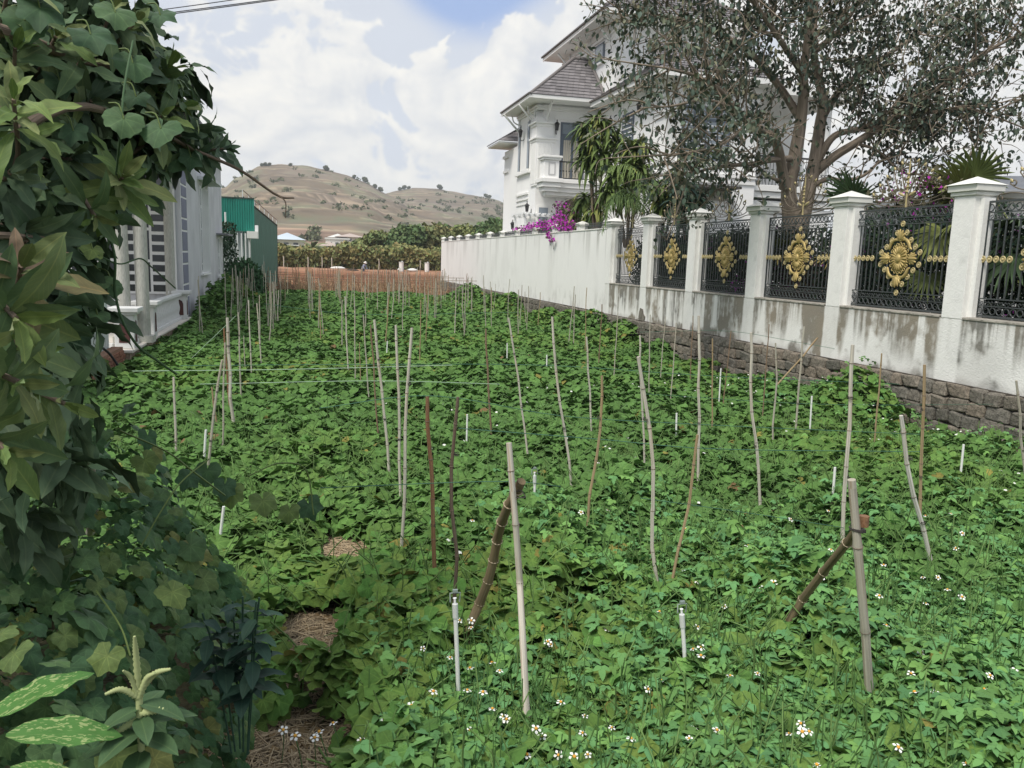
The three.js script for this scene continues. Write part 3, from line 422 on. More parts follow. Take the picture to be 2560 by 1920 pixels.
{ // green sheet-metal shed beyond the house
  const M_green = mat(0.075, 0.20, 0.145, 0.55, { map: grimeTex, side: THREE.DoubleSide }), M_teal = mat(0.02, 0.25, 0.19, 0.5, { map: grimeTex, side: THREE.DoubleSide }), M_pipe = mat(0.66, 0.69, 0.68, 0.5);
  const s = thing('green_shed', 'dark green sheet-metal shed with a bright teal upper panel behind the grey house', 'shed');
  const a = V(-3.95, 0, -43.6), b = V(-1.74, 0, -58), L = Math.hypot(b.x + 2.95, b.z + 43.8), w = new THREE.Group(); w.name = 'side_wall'; w.position.set(-2.95, -0.4, -43.8); w.rotation.y = Math.atan2(-(b.z + 43.8), b.x + 2.95); s.add(w);
  for (let i = 0; i < 7; i++) { const l = L / 7; part('sheet', corrugated(l - 0.01, 5.35 - i * 0.125, 0.24, 0.03, 0.125), M_green, w, [i * l, 0, 0]); }
  part('edge_trim', bx(L - 0.03, L + 0.08, 0, 4.5, -0.06, 0.05), mat(0.05, 0.11, 0.085, 0.6), w);
  const top = tube([V(0, 5.4, 0.02), V(L, 4.52, 0.02)], 0.06, 5); part('eave_trim', top, mat(0.03, 0.05, 0.045, 0.7), w);
  for (let i = 0; i <= 7; i++) part('roof_rail_post', tube([V(i * L / 7, 5.4 - 0.125 * i, 0), V(i * L / 7, 5.78 - 0.125 * i, 0)], 0.022, 5), M_pipe, w); part('roof_rail', tube([V(0, 5.78, 0), V(L, 4.9, 0)], 0.03, 5), mat(0.42, 0.36, 0.32, 0.6), w);
  const t = part('upper_panel', corrugated(1.62, 1.62, 0.12, 0.025), M_teal, s, [-4.0, 3.3, -43.55], [0, 0.12, 0]); part('dark_trim', bx(0, 1.62, 1.62, 1.69, -0.05, 0.04), mat(0.04, 0.07, 0.06, 0.7), t);
  part('front_wall', corrugated(1.7, 3.7, 0.16, 0.03), mat(0.52, 0.58, 0.58, 0.6, { map: grimeTex, side: THREE.DoubleSide }), s, [-4.3, -0.4, -43.9], [0, 0.12, 0]);
  part('small_awning', bx(-2.72, -2.2, 2.95, 3.3, -43.7, -42.9), mat(0.7, 0.72, 0.68, 0.8), s); part('meter_box', bx(-2.36, -2.2, 3.31, 3.62, -43.6, -43.4), M_white, s);
  part('down_pipe', tube([V(-3.75, 4.2, -43.2), V(-3.72, 1.7, -43.2), V(-3.72, 0.2, -43.2)], 0.05, 7), M_pipe, s); part('down_pipe', tube(curve([[-2.62, 3.0, -43.2], [-2.62, 2.0, -43.2], [-2.66, 1.72, -43.2], [-2.9, 1.66, -43.2], [-3.6, 1.68, -43.2]], 20), 0.05, 7), M_pipe, s);
  for (const x of [-3.45, -3.25, -3.05, -2.86]) part('post', bx(x, x + 0.07, 0, 3.2, -43.4, -43.34), M_pipe, s);
  part('wall_crack_pipe', tube([V(-2.28, 0.5, -50), V(-2.26, 2.1, -50)], 0.02, 5), mat(0.3, 0.42, 0.36, 0.7), s);
}
// wires crossing the upper left corner
for (const [p, q, l] of [[[-2.67,5.71,-14.00], [0.93,6.57,-14.00], 'upper thin power wire crossing the top left sky'], [[-2.78,5.88,-14.60], [1.10,6.80,-14.60], 'middle power wire crossing the top left sky, almost touching the one below'], [[-3.04,6.29,-16.00], [-0.36,6.94,-16.00], 'highest of the three power wires in the top left sky']]) {
  const A = V(...p), B = V(...q), d = B.clone().sub(A), m = [A.clone().addScaledVector(d, -1.6), A, B, B.clone().addScaledVector(d, 1.6)];
  m[0].y += 0.12; m[3].y += 0.12; lone('power_wire', tube(curve(m, 40), 0.008, 5), mat(0.05, 0.05, 0.06, 0.6), l, 'wire');
}

// ---------- white three-storey villa behind the wall ----------
const tileTex = tex(512, 512, (u, v) => { const c = Math.floor(u * 12), r = Math.floor(v * 1), q = hash2(c * 3 + 1, 7), e = Math.abs((u * 12) % 1 - 0.5) > 0.46 ? 0.62 : 1; const k = (0.7 + 0.5 * q + 0.18 * tf(u, v, 20, 3, 4)) * e; return [0.72 * k, 0.69 * k, 0.70 * k]; }, [0.28, 0.9]);
const M_tile = [0, 1, 2].map((i) => mat(0.25 + i * 0.025, 0.245 + i * 0.025, 0.25 + i * 0.024, 0.85, { map: tileTex, side: THREE.DoubleSide })), M_ridge = mat(0.17, 0.155, 0.15, 0.85), M_verge = mat(0.10, 0.09, 0.085, 0.8);
const villaTex = tex(256, 256, (u, v) => { const k = 0.85 + 0.025 * tf(u, v, 5, 4, 3) - 0.03 * sm(0.2, 0.7, tf(u, v * 0.2, 16, 3, 5)); return [k, k, k * 0.985]; }, [0.12, 0.12]);
const M_villa = mat(1, 1, 1, 0.9, { map: villaTex }), M_mould = mat(0.80, 0.80, 0.78, 0.85), M_frame = mat(0.10, 0.125, 0.16, 0.5), M_pane = new THREE.MeshPhysicalMaterial({ color: new THREE.Color().setRGB(0.22, 0.26, 0.30), roughness: 0.12 }), M_curtain = mat(0.48, 0.45, 0.38, 0.9), M_lamp = mat(0.03, 0.03, 0.032, 0.5);
const villa = thing('white_villa', 'white three-storey villa with grey tiled hip roofs, balconies and moulded pillars', 'villa');
function roofSlope(A, B, C, D, n, seed) {    // eave A-B, top D-C; one mesh per course of tiles, lapped
  const a = V(...A), b = V(...B), c = V(...C), d = V(...D), nrm = b.clone().sub(a).cross(d.clone().sub(a)).normalize(); if (nrm.y < 0) nrm.negate();
  const P = (s, t) => a.clone().lerp(d, t).lerp(b.clone().lerp(c, t), s);
  for (let i = 0; i < n; i++) {
    const t0 = i / n, t1 = Math.min(1, (i + 1.12) / n), lift = nrm.clone().multiplyScalar(0.045), lo = nrm.clone().multiplyScalar(0.0);
    const p0 = P(0, t0), p1 = P(1, t0), q0 = P(0, t1), q1 = P(1, t1);
    const g = quads([[p0.clone().add(lift).toArray(), p1.clone().add(lift).toArray(), q1.clone().addScaledVector(nrm, 0.008).toArray(), q0.clone().addScaledVector(nrm, 0.008).toArray()], [p0.clone().add(lo).toArray(), p1.clone().add(lo).toArray(), p1.clone().add(lift).toArray(), p0.clone().add(lift).toArray()]]);
    const uv = g.attributes.uv; for (let k = 0; k < uv.count; k++) uv.setX(k, uv.getX(k) + (i % 2) * 0.15 + i * 0.3);
    part('tile_course', g, M_tile[(i * 7 + seed) % 3], villa);
  }
}
const ridge = (a, b, r = 0.09) => part('ridge_cap', tube([V(...a), V(...b)], r, 6), M_ridge, villa);
const VX = 11.15, VZ = -39;
{
  const p = (g, m = M_villa, name = 'wall') => part(name, g, m, villa);
  // corner tower
  p(bx(VX, VX + 0.3, 1, 9.9, -42.75, VZ - 0.3)); p(bx(VX + 0.3, 14.2, 6.0, 9.9, VZ - 0.3, VZ));
  { // lower front with an arched opening
    const s = new THREE.Shape(); s.moveTo(VX, 1); s.lineTo(VX, 6.0); s.lineTo(14.2, 6.0); s.lineTo(14.2, 1); s.closePath();
    const h = new THREE.Path(); h.moveTo(12.45, 1.05); h.lineTo(12.45, 4.75); h.absellipse(13.28, 4.75, 0.83, 0.7, Math.PI, 0, true); h.lineTo(14.11, 1.05); h.closePath(); s.holes.push(h);
    const g = new THREE.ExtrudeGeometry(s, { depth: 0.3, bevelEnabled: false, curveSegments: 18 }); g.translate(0, 0, VZ - 0.3); metreUV(g); p(g);
    part('porch_wall', bx(VX + 0.3, 14.2, 1, 6.0, -41.3, -41.2), mat(0.42, 0.40, 0.34, 0.9), villa);
    const arch = []; for (let i = 0; i <= 16; i++) { const t = Math.PI - i / 16 * Math.PI; arch.push([13.28 + Math.cos(t) * 0.87, 4.75 + Math.sin(t) * 0.74, VZ + 0.02]); } part('arch_moulding', tube(arch, 0.05, 6), M_mould, villa);
  }
  p(bx(VX + 0.3, 14.2, 1, 9.9, -42.75, -42.5)); p(bx(VX - 0.0, 12.3, 1, 8.3, -45.6, -42.76));
  for (const [y0, y1, o] of [[8.05, 8.17, 0.10], [8.171, 8.27, 0.16], [8.78, 8.9, 0.12], [8.901, 9.0, 0.2]]) part('band', rbx(VX - o, VX + 0.82 + o, y0, y1, VZ - 0.82 - o, VZ + o, 0.015), M_mould, villa);
  part('corner_pilaster', bx(VX - 0.06, VX + 0.82, 5.95, 9.2, VZ - 0.82, VZ + 0.06), M_villa, villa);
  for (let i = 0; i < 6; i++) { part('flute', bx(VX + 0.04 + i * 0.125, VX + 0.11 + i * 0.125, 6.05, 8.0, VZ + 0.061, VZ + 0.085), M_mould, villa); part('flute', bx(VX - 0.085, VX - 0.061, 6.05, 8.0, VZ - 0.11 - i * 0.125, VZ - 0.04 - i * 0.125), M_mould, villa); }
  for (const [y0, y1, o] of [[9.55, 9.66, 0.07], [9.66, 9.76, 0.12]]) part('cornice', merge([bx(VX - o, VX, y0, y1, -42.7, VZ), bx(VX - o, 14.2, y0, y1, VZ, VZ + o)]), M_mould, villa);
  // eaves: soffit, fascia and hip roof of lapped tile courses
  const E = [10.35, 10.0, -37.7], F = [14.2, 10.0, -37.7], Gg = [10.35, 10.0, -43.3];
  part('soffit', bx(10.37, 14.2, 9.86, 9.92, -43.28, -37.72), M_mould, villa);
  part('fascia', bx(10.33, 10.39, 9.84, 10.02, -43.3, -37.7), M_mould, villa); part('fascia', bx(10.391, 14.2, 9.84, 10.02, -37.76, -37.7), M_mould, villa);
  roofSlope(E, F, [14.2, 12.4, -40.4], [13.35, 12.4, -40.4], 13, 1); roofSlope(Gg, E, [13.35, 12.4, -40.4], [13.35, 12.4, -40.6], 13, 2);
  ridge(E, [13.35, 12.45, -40.4]); ridge([13.3, 12.44, -40.4], [14.2, 12.44, -40.4]); ridge([14.13, 10.1, -37.72], [14.13, 12.47, -40.4], 0.08);
  part('verge', bx(10.27, 10.33, 9.99, 10.06, -43.35, -37.65), M_verge, villa);
  // small lower roof at the back left
  part('soffit', bx(10.3, 12, 8.52, 8.6, -46.2, -43.5), M_mould, villa); roofSlope([10.25, 8.62, -46.2], [10.25, 8.62, -43.4], [12, 9.7, -44.2], [12, 9.7, -45.4], 5, 0); roofSlope([10.25, 8.62, -43.4], [12.2, 8.62, -43.4], [12.2, 9.7, -44.4], [12, 9.7, -44.4], 5, 1);
  for (const [y, o] of [[7.1, 0.08], [7.9, 0.12]]) part('band', bx(VX - o, VX, y, y + 0.14, -45.6, -44.6), M_mould, villa);
  // eave brackets
  const br = (x, z, dx, dz) => part('bracket', merge([tube([V(x, 8.95, z), V(x + dx * 0.85, 9.8, z + dz * 0.85)], 0.055, 4), tube([V(x, 8.95, z), V(x, 9.8, z)], 0.05, 4), tube(curve([[x, 9.3, z], [x + dx * 0.3, 9.45, z + dz * 0.3], [x + dx * 0.4, 9.75, z + dz * 0.4]], 6), 0.035, 4)]), M_mould, villa);
  br(VX - 0.04, VZ - 0.42, -1, 0); br(VX + 0.42, VZ + 0.04, 0, 1); br(VX - 0.04, -42.4, -1, 0);
  // two narrow windows in the left face, their sill, and bands below
  const slit = (z0, z1, y0, y1) => { const w = part('window', bx(VX - 0.04, VX - 0.002, y0, y1, z1, z0), M_mould, villa); part('pane', bx(VX - 0.055, VX - 0.041, y0 + 0.08, y1 - 0.08, z1 + 0.07, z0 - 0.09), M_pane, w); part('frame', bx(VX - 0.075, VX - 0.056, y0 + 0.05, y1 - 0.05, z0 - 0.1, z0 - 0.02), M_frame, w); };
  slit(-40.2, -40.75, 6.85, 9.3); slit(-41.95, -42.5, 6.85, 9.3); part('panel', bx(VX - 0.02, VX - 0.001, 6.9, 9.25, -41.9, -40.8), M_mould, villa);
  part('sill', rbx(VX - 0.16, VX - 0.001, 6.66, 6.8, -42.6, -40.05, 0.015), M_mould, villa);
  for (const [y, o] of [[5.62, 0.10], [5.36, 0.07], [5.12, 0.045]]) part('band', bx(VX - o, VX - 0.001, y, y + 0.1, -42.6, -40.3), M_mould, villa);
  // balcony: stepped slab, corner pedestal, railing, glazed doors with curtains
  for (const [y0, y1, o] of [[5.42, 5.58, -0.25], [5.582, 5.78, -0.12], [5.782, 6.0, -0.02], [6.002, 6.2, 0.06]]) { part('balcony_slab', rbx(VX + 0.12 - o, 14.2, y0, y1, VZ + 0.07, -37.68 + o, 0.02), M_mould, villa); part('pedestal_base', rbx(VX - 0.12 - o, VX + 0.86 + o, y0 + 0.003, y1 + 0.003, -38.5 - o, -37.5 + o, 0.02), M_mould, villa); }
  const ped = part('balcony_pedestal', rbx(VX + 0.0, VX + 0.74, 6.21, 7.05, -38.32, -37.6, 0.015), M_villa, villa); part('pedestal_cap', merge([rbx(VX - 0.08, VX + 0.82, 7.051, 7.15, -38.4, -37.52, 0.02), rbx(VX - 0.13, VX + 0.87, 7.151, 7.25, -38.45, -37.47, 0.02)]), M_mould, ped);
  part('recess_frame', merge([bx(VX + 0.2, VX + 0.25, 6.35, 6.95, -37.599, -37.58), bx(VX + 0.5, VX + 0.55, 6.35, 6.95, -37.599, -37.58), bx(VX + 0.251, VX + 0.499, 6.35, 6.4, -37.599, -37.58), bx(VX + 0.251, VX + 0.499, 6.9, 6.95, -37.599, -37.58)]), mat(0.5, 0.5, 0.5, 0.9), ped);
  const rl = new THREE.Group(); rl.name = 'balcony_railing'; villa.add(rl);
  part('handrail', bx(VX + 0.75, 14.2, 7.0, 7.06, -37.92, -37.86), M_lamp, rl); part('foot_rail', bx(VX + 0.75, 14.2, 6.24, 6.28, -37.91, -37.87), M_lamp, rl);
  const bl = merge([tube(curve([[0, 6.28, 0], [0, 6.45, 0.04], [0, 6.62, -0.03], [0, 7.0, 0]], 10), 0.016, 4), (() => { const g = new THREE.SphereGeometry(0.04, 6, 5); g.translate(0, 6.6, 0); return g; })()]); for (let x = VX + 0.9; x < 14.15; x += 0.15) part('baluster', bl, M_lamp, rl, [x, 0, -37.89]);
  const dr = part('door', bx(12.33, 13.6, 6.21, 9.05, VZ + 0.001, VZ + 0.03), M_frame, villa); part('transom_pane', bx(12.42, 12.93, 8.5, 8.95, VZ + 0.031, VZ + 0.036), M_pane, dr); part('transom_pane', bx(13.0, 13.5, 8.5, 8.95, VZ + 0.031, VZ + 0.036), M_pane, dr);
  for (const x of [12.5, 13.02]) for (let k = 0; k < 4; k++) part('curtain', bx(x + k * 0.1, x + 0.085 + k * 0.1, 6.35, 8.2, VZ + 0.031 + (k % 2) * 0.008, VZ + 0.045), M_curtain, dr);
  part('picture_rail', bx(12.0, 14.2, 9.14, 9.2, VZ + 0.001, VZ + 0.04), M_mould, villa);
  // lower corner: small window with drapes, security camera, side door with its white pergola
  const lw = part('window', bx(VX + 0.12, VX + 0.75, 3.4, 5.0, VZ + 0.001, VZ + 0.04), M_mould, villa); part('pane', bx(VX + 0.2, VX + 0.67, 3.5, 4.9, VZ + 0.041, VZ + 0.05), M_pane, lw);
  part('security_camera', (() => { const g = new THREE.SphereGeometry(0.07, 8, 6); g.translate(12.25, 5.28, VZ + 0.1); return g; })(), M_white, villa);
  // third floor block
  p(bx(14.2, 20.2, 9.6, 13.6, -45, -36.9)); part('corner_strip', bx(14.17, 14.5, 9.6, 13.0, -37.2, -36.87), M_mould, villa);
  part('soffit', bx(13.25, 21.1, 13.42, 13.5, -45.6, -35.85), M_mould, villa); part('fascia', bx(13.2, 13.26, 13.4, 13.62, -45.6, -35.8), M_mould, villa); part('fascia', bx(13.261, 21.1, 13.4, 13.62, -35.86, -35.8), M_mould, villa);
  part('verge', bx(13.12, 13.2, 13.58, 13.66, -45.7, -35.72), M_verge, villa);
  roofSlope([13.2, 13.62, -35.8], [21.1, 13.62, -35.8], [17.8, 16.4, -40], [16.6, 16.4, -40], 15, 0); roofSlope([13.2, 13.62, -45.6], [13.2, 13.62, -35.8], [16.6, 16.4, -40], [16.6, 16.4, -41], 15, 1); roofSlope([21.1, 13.62, -35.8], [21.1, 13.62, -45.6], [17.8, 16.4, -41], [17.8, 16.4, -40], 15, 2);
  ridge([13.2, 13.68, -35.8], [16.6, 16.45, -40]); ridge([21.1, 13.68, -35.8], [17.8, 16.45, -40]);
  for (const [y, o] of [[12.72, 0.05], [12.95, 0.09], [13.15, 0.05]]) part('cornice', bx(14.2 - o, 14.199, y, y + 0.08, -45, -36.9), M_mould, villa);
  for (const z of [-37.6, -40.4, -43.6]) part('bracket', merge([tube([V(14.15, 12.7, z), V(13.45, 13.4, z)], 0.06, 4), tube([V(14.15, 12.6, z), V(14.15, 13.4, z)], 0.05, 4)]), M_mould, villa);
  const tw = part('window', bx(14.15, 14.199, 12.0, 12.85, -39.6, -38.3), M_frame, villa); part('pane', bx(14.13, 14.149, 12.08, 12.78, -39.45, -38.45), M_pane, tw); part('sill', bx(14.08, 14.199, 11.86, 11.97, -39.75, -38.2), M_mould, tw);
  // wing towards the viewer
  p(bx(14.2, 14.5, 1, 9.7, -38.99, -31)); p(bx(14.5, 18.45, 1, 9.7, -31.3, -31)); p(bx(18.15, 18.45, 1, 9.7, -36.9, -31.3));
  part('soffit', bx(13.4, 19.3, 9.62, 9.69, -37.69, -30.2), M_mould, villa); part('fascia', bx(13.36, 13.42, 9.6, 9.82, -37.69, -30.15), M_mould, villa); part('fascia', bx(13.421, 19.3, 9.6, 9.82, -30.21, -30.15), M_mould, villa);
  roofSlope([13.36, 9.83, -37.69], [13.36, 9.83, -30.15], [14.9, 10.9, -31.7], [14.9, 10.9, -37.69], 6, 1); roofSlope([13.36, 9.83, -30.15], [19.3, 9.83, -30.15], [16.9, 12.1, -34.8], [15.4, 12.1, -34.8], 13, 2); roofSlope([19.3, 9.83, -30.15], [19.3, 9.83, -36.9], [16.9, 12.1, -36.9], [16.9, 12.1, -34.8], 13, 0);
  ridge([13.36, 9.9, -30.15], [15.4, 12.15, -34.8]); part('verge', bx(13.28, 13.36, 9.79, 9.87, -37.69, -30.08), M_verge, villa);
  for (const [y0, y1, o] of [[8.2, 8.34, 0.08], [8.341, 8.46, 0.14], [8.95, 9.1, 0.1]]) part('band', rbx(14.2 - o, 15.0 + o * 0.5, y0, y1, -31.8 - o, -31 + o, 0.015), M_mould, villa);
  for (let i = 0; i < 5; i++) part('flute', bx(14.24 + i * 0.1, 14.3 + i * 0.1, 6.1, 8.1, -30.999, -30.97), M_mould, villa);
  const ww = part('window', bx(14.92, 17.12, 6.6, 8.72, -30.999, -30.95), M_frame, villa); part('window_surround', merge([bx(14.8, 14.919, 6.5, 8.84, -30.999, -30.93), bx(17.121, 17.24, 6.5, 8.84, -30.999, -30.93), bx(14.8, 17.24, 8.841, 8.95, -30.999, -30.92), bx(14.75, 17.29, 6.4, 6.499, -30.999, -30.9)]), M_mould, ww);
  for (let k = 0; k < 4; k++) { const x = 15.0 + k * 0.53; part('pane', bx(x, x + 0.43, 6.7, 8.1, -30.949, -30.94), M_pane, ww); part('pane', bx(x, x + 0.43, 8.24, 8.62, -30.949, -30.94), M_pane, ww); for (let j = 0; j < 7; j++) part('shutter_bar', bx(x, x + 0.43, 6.86 + j * 0.18, 6.9 + j * 0.18, -30.939, -30.925), M_white, ww); part('fret', merge([bx(x + 0.06, x + 0.37, 8.36, 8.385, -30.939, -30.925), bx(x + 0.06, x + 0.37, 8.48, 8.505, -30.939, -30.925), bx(x + 0.12, x + 0.145, 8.386, 8.479, -30.939, -30.925), bx(x + 0.28, x + 0.305, 8.386, 8.479, -30.939, -30.925)]), M_white, ww); }
  const lw2 = part('window', bx(14.15, 14.199, 6.9, 8.95, -35.5, -34.2), M_frame, villa); for (let j = 0; j < 9; j++) part('shutter_bar', bx(14.13, 14.149, 7.05 + j * 0.2, 7.1 + j * 0.2, -35.4, -34.3), M_white, lw2);
  part('window', bx(14.16, 14.199, 6.9, 8.95, -37.9, -37.2), M_frame, villa);
  for (const [y, o] of [[5.95, 0.1], [5.7, 0.06]]) part('band', merge([bx(14.2 - o, 14.199, y, y + 0.13, -38.9, -31), bx(14.2 - o, 18.45, y, y + 0.13, -30.999, -31 + o)]), M_mould, villa);
  part('awning', bx(14.9, 17.3, 5.42, 5.52, -30.99, -30.0), M_verge, villa); part('awning_panel', bx(15.0, 17.2, 5.0, 5.41, -30.98, -30.9), mat(0.40, 0.37, 0.32, 0.9), villa);
  // right-hand balcony with its railing and column
  p(bx(18.46, 22.6, 1, 4.6, -34, -31.6)); p(bx(19.6, 24, 4.6, 9.6, -40, -36));
  for (const [y0, y1, o] of [[4.65, 4.85, 0], [4.95, 5.15, 0.1], [5.25, 5.5, 0.2], [5.52, 5.78, 0.3]]) part('balcony_slab', rbx(18.46, 22.7 + o, y0, y1, -33.9, -31.5 + o, 0.02), M_mould, villa);
  const r2 = new THREE.Group(); r2.name = 'balcony_railing'; villa.add(r2); part('handrail', bx(18.46, 22.3, 6.95, 7.02, -31.4, -31.33), M_lamp, r2); part('foot_rail', bx(18.46, 22.3, 6.05, 6.1, -31.4, -31.35), M_lamp, r2);
  const b2 = merge([tube([V(0, 5.8, 0), V(0, 6.95, 0)], 0.014, 4), (() => { const g = new THREE.TorusGeometry(0.06, 0.014, 4, 10); g.translate(0.07, 6.3, 0); return g; })()]); for (let x = 18.55; x < 22.3; x += 0.16) part('baluster', b2, M_lamp, r2, [x, 0, -31.37]);
  part('column', (() => { const g = new THREE.CylinderGeometry(0.22, 0.26, 6.4, 18); g.translate(22.25, 6.6, -31.9); return g; })(), M_mould, villa); for (const y of [5.85, 7.0]) part('collar', (() => { const g = new THREE.CylinderGeometry(0.34, 0.34, 0.16, 18); g.translate(22.25, y, -31.9); return g; })(), M_mould, villa);
  part('roof_slab', bx(18.46, 23.2, 9.5, 9.8, -37, -31.1), M_mould, villa);
  // wall lanterns
  const lg = merge([(() => { const g = new THREE.CylinderGeometry(0.11, 0.07, 0.3, 6); return g; })(), (() => { const g = new THREE.ConeGeometry(0.15, 0.15, 6); g.translate(0, 0.225, 0); return g; })(), (() => { const g = new THREE.SphereGeometry(0.035, 6, 5); g.translate(0, 0.33, 0); return g; })(), tube(curve([[0, -0.15, 0], [0, -0.32, -0.05], [0, -0.26, -0.2], [0, 0.0, -0.24]], 10), 0.018, 4)]);
  for (const [x, y, z, a] of [[12.06, 8.75, VZ + 0.24, 0], [VX - 0.24, 8.7, -41.35, -Math.PI / 2], [13.96, 8.85, -33.2, -Math.PI / 2], [13.96, 8.72, -36.5, -Math.PI / 2], [VX - 0.24, 4.85, -39.6, -Math.PI / 2], [VX - 0.24, 4.05, -42.4, -Math.PI / 2]]) part('wall_lantern', lg, M_lamp, villa, [x, y, z], [0, a, 0]);
}
{ // white pergola over the side door
  const t = thing('pergola', 'small white pergola over the side door, behind the bougainvillea', 'pergola', [9.2 + 1.3, 0, -38.6]);
  const m = M_white; for (const [x, z] of [[0, 0], [0, -1.9], [1.5, 0]]) part('post', bx(x, x + 0.09, 1, 4.42, z, z + 0.09), m, t);
  for (const [z, y] of [[0, 4.421], [-1.9, 4.421]]) part('beam', bx(-0.15, 1.7, y, y + 0.1, z, z + 0.1), m, t); for (let i = 0; i < 7; i++) part('slat', bx(-0.1 + i * 0.27, -0.03 + i * 0.27, 4.525, 4.6, -2.1, 0.25), m, t);
}
{ // roof edge with a solar panel at the far right
  const t = thing('roof_with_panel', 'white flat roof edge carrying a slatted solar panel, right of the last fan palm', 'roof', [14.6, 0, -14.4]);
  part('wall', bx(1.2, 9, 0, 4.05, -6, -1.2), M_villa, t); part('roof_slab', bx(0.9, 9.2, 4.06, 4.2, -6.2, -1), M_mould, t);
  const pn = new THREE.Group(); pn.name = 'solar_panel'; pn.position.set(0.4, 4.35, -1.2); pn.rotation.set(0.35, -0.5, 0.18); t.add(pn); part('frame', bx(-0.7, 1.5, 0, 0.05, -0.6, 0.9), mat(0.55, 0.57, 0.6, 0.4, { metalness: 0.4 }), pn); for (let i = 0; i < 11; i++) part('cell_strip', bx(-0.66, 1.46, 0.051, 0.06, -0.56 + i * 0.13, -0.46 + i * 0.13), mat(0.16, 0.17, 0.19, 0.35), pn);
  part('stand', tube([V(1.7, 4.2, -0.9), V(1.5, 4.95, -1.2)], 0.03, 5), M_greyTrim, t);
}

// ---------- leaf shapes ----------
function outlineR(L, deg) { const a = Math.abs(((deg + 540) % 360) - 180); for (let i = 1; i < L.length; i++) if (a <= L[i][0]) { const t = (a - L[i - 1][0]) / (L[i][0] - L[i - 1][0]); return mix(L[i - 1][1], L[i][1], t * t * (3 - 2 * t)); } return L[L.length - 1][1]; }
const GOURD = [[0, 1.06], [20, 0.82], [36, 0.76], [56, 0.95], [78, 0.72], [98, 0.73], [118, 0.86], [146, 0.76], [164, 0.68], [176, 0.3], [180, 0.1]];
const HEART = [[0, 1.08], [18, 0.88], [40, 0.84], [52, 0.88], [70, 0.84], [95, 0.86], [125, 0.84], [150, 0.74], [168, 0.56], [180, 0.14]];
// broad lobed leaf in the xz plane, stalk at the origin, tip towards +z, one unit from stalk to tip
function lobed(L, seed, n = 22, rings = 2, cup = 0.16, wave = 0.09, fold = 0.12) {
  const pos = [0, 0, 0], uv = [0.5, 0.5], idx = [];
  for (let j = 1; j <= rings; j++) for (let i = 0; i < n; i++) {
    const d = i / n * 360, a = d * Math.PI / 180, jag = 1 + 0.045 * Math.sin(i * 2.4 + seed) * (j === rings ? 1 : 0), r = outlineR(L, d) * j / rings * jag, x = Math.sin(a) * r, z = Math.cos(a) * r, q = r;
    pos.push(x, cup * (0.35 - q * q) * -0.0 + cup * (0.12 - q * q * 0.9) + wave * q * q * Math.sin(a * 5 + seed * 1.7) + wave * 0.8 * q * q * Math.sin(a * 3 + seed) + fold * Math.abs(x) * 0.5, z); uv.push(0.5 + x * 0.48, 0.5 + z * 0.44);
  }
  for (let i = 0; i < n; i++) { idx.push(0, 1 + i, 1 + (i + 1) % n); for (let j = 1; j < rings; j++) { const a = 1 + (j - 1) * n + i, b = 1 + (j - 1) * n + (i + 1) % n; idx.push(a, a + n, b, b, a + n, b + n); } }
  const g = new THREE.BufferGeometry(); g.setAttribute('position', new THREE.Float32BufferAttribute(pos, 3)); g.setAttribute('uv', new THREE.Float32BufferAttribute(uv, 2)); g.setIndex(idx); g.computeVertexNormals(); return g;
}
// long or oval leaf: from the origin along +z, arching down by droop, folded along the midrib
function blade(len, wid, droop, seg = 6, peak = 0.45, fold = 0.25, wavy = 0, seed = 0) {
  const pos = [], uv = [], idx = [];
  for (let i = 0; i <= seg; i++) { const t = i / seg, w = wid * Math.pow(Math.sin(Math.PI * Math.pow(clamp(t * 0.985 + 0.012, 0, 1), Math.log(0.5) / Math.log(peak))), 0.8), a = droop * t * t, z = len * (t - 0.28 * Math.abs(droop) * t * t * t), y = -len * a * 0.62;
    const wv = wavy * Math.sin(i * 2.1 + seed) * w; pos.push(-w / 2, y + fold * w / 2 + wv, z, 0, y, z, w / 2, y + fold * w / 2 - wv * 0.7, z); uv.push(0.5 - w / wid * 0.48, t, 0.5, t, 0.5 + w / wid * 0.48, t); }
  for (let i = 0; i < seg; i++) { const a = i * 3; idx.push(a, a + 3, a + 1, a + 1, a + 3, a + 4, a + 1, a + 4, a + 2, a + 2, a + 4, a + 5); }
  const g = new THREE.BufferGeometry(); g.setAttribute('position', new THREE.Float32BufferAttribute(pos, 3)); g.setAttribute('uv', new THREE.Float32BufferAttribute(uv, 2)); g.setIndex(idx); g.computeVertexNormals(); return g;
}
const gourdTex = tex(256, 256, (u, v) => {      // pale veins spreading from the stalk, mottled blade
  const x = u - 0.5, z = v - 0.5, r = Math.hypot(x, z), a = Math.atan2(x, z) * 180 / Math.PI; let d = 9;
  for (const k of [0, 42, -42, 88, -88, 132, -132]) { let e = Math.abs(a - k); e = Math.min(e, 360 - e); if (e < 60) d = Math.min(d, Math.sin(e * Math.PI / 180) * r / (0.012 + 0.004 * (0.5 - r))); }
  const side = Math.abs(((r * 22 + Math.abs(((a + 720) % 44) - 22) * 0.12) % 1) - 0.5), vein = Math.max(1 - sm(0.4, 1.2, d), 0.35 * (1 - sm(0.03, 0.12, side)) * sm(0.05, 0.2, r));
  const m = 0.80 + 0.22 * tf(u, v, 5, 4, 3) + 0.12 * tf(u, v, 22, 2, 8); return [m * mix(0.78, 1.05, vein), m * mix(0.80, 1.0, vein), m * mix(0.78, 0.95, vein)]; });
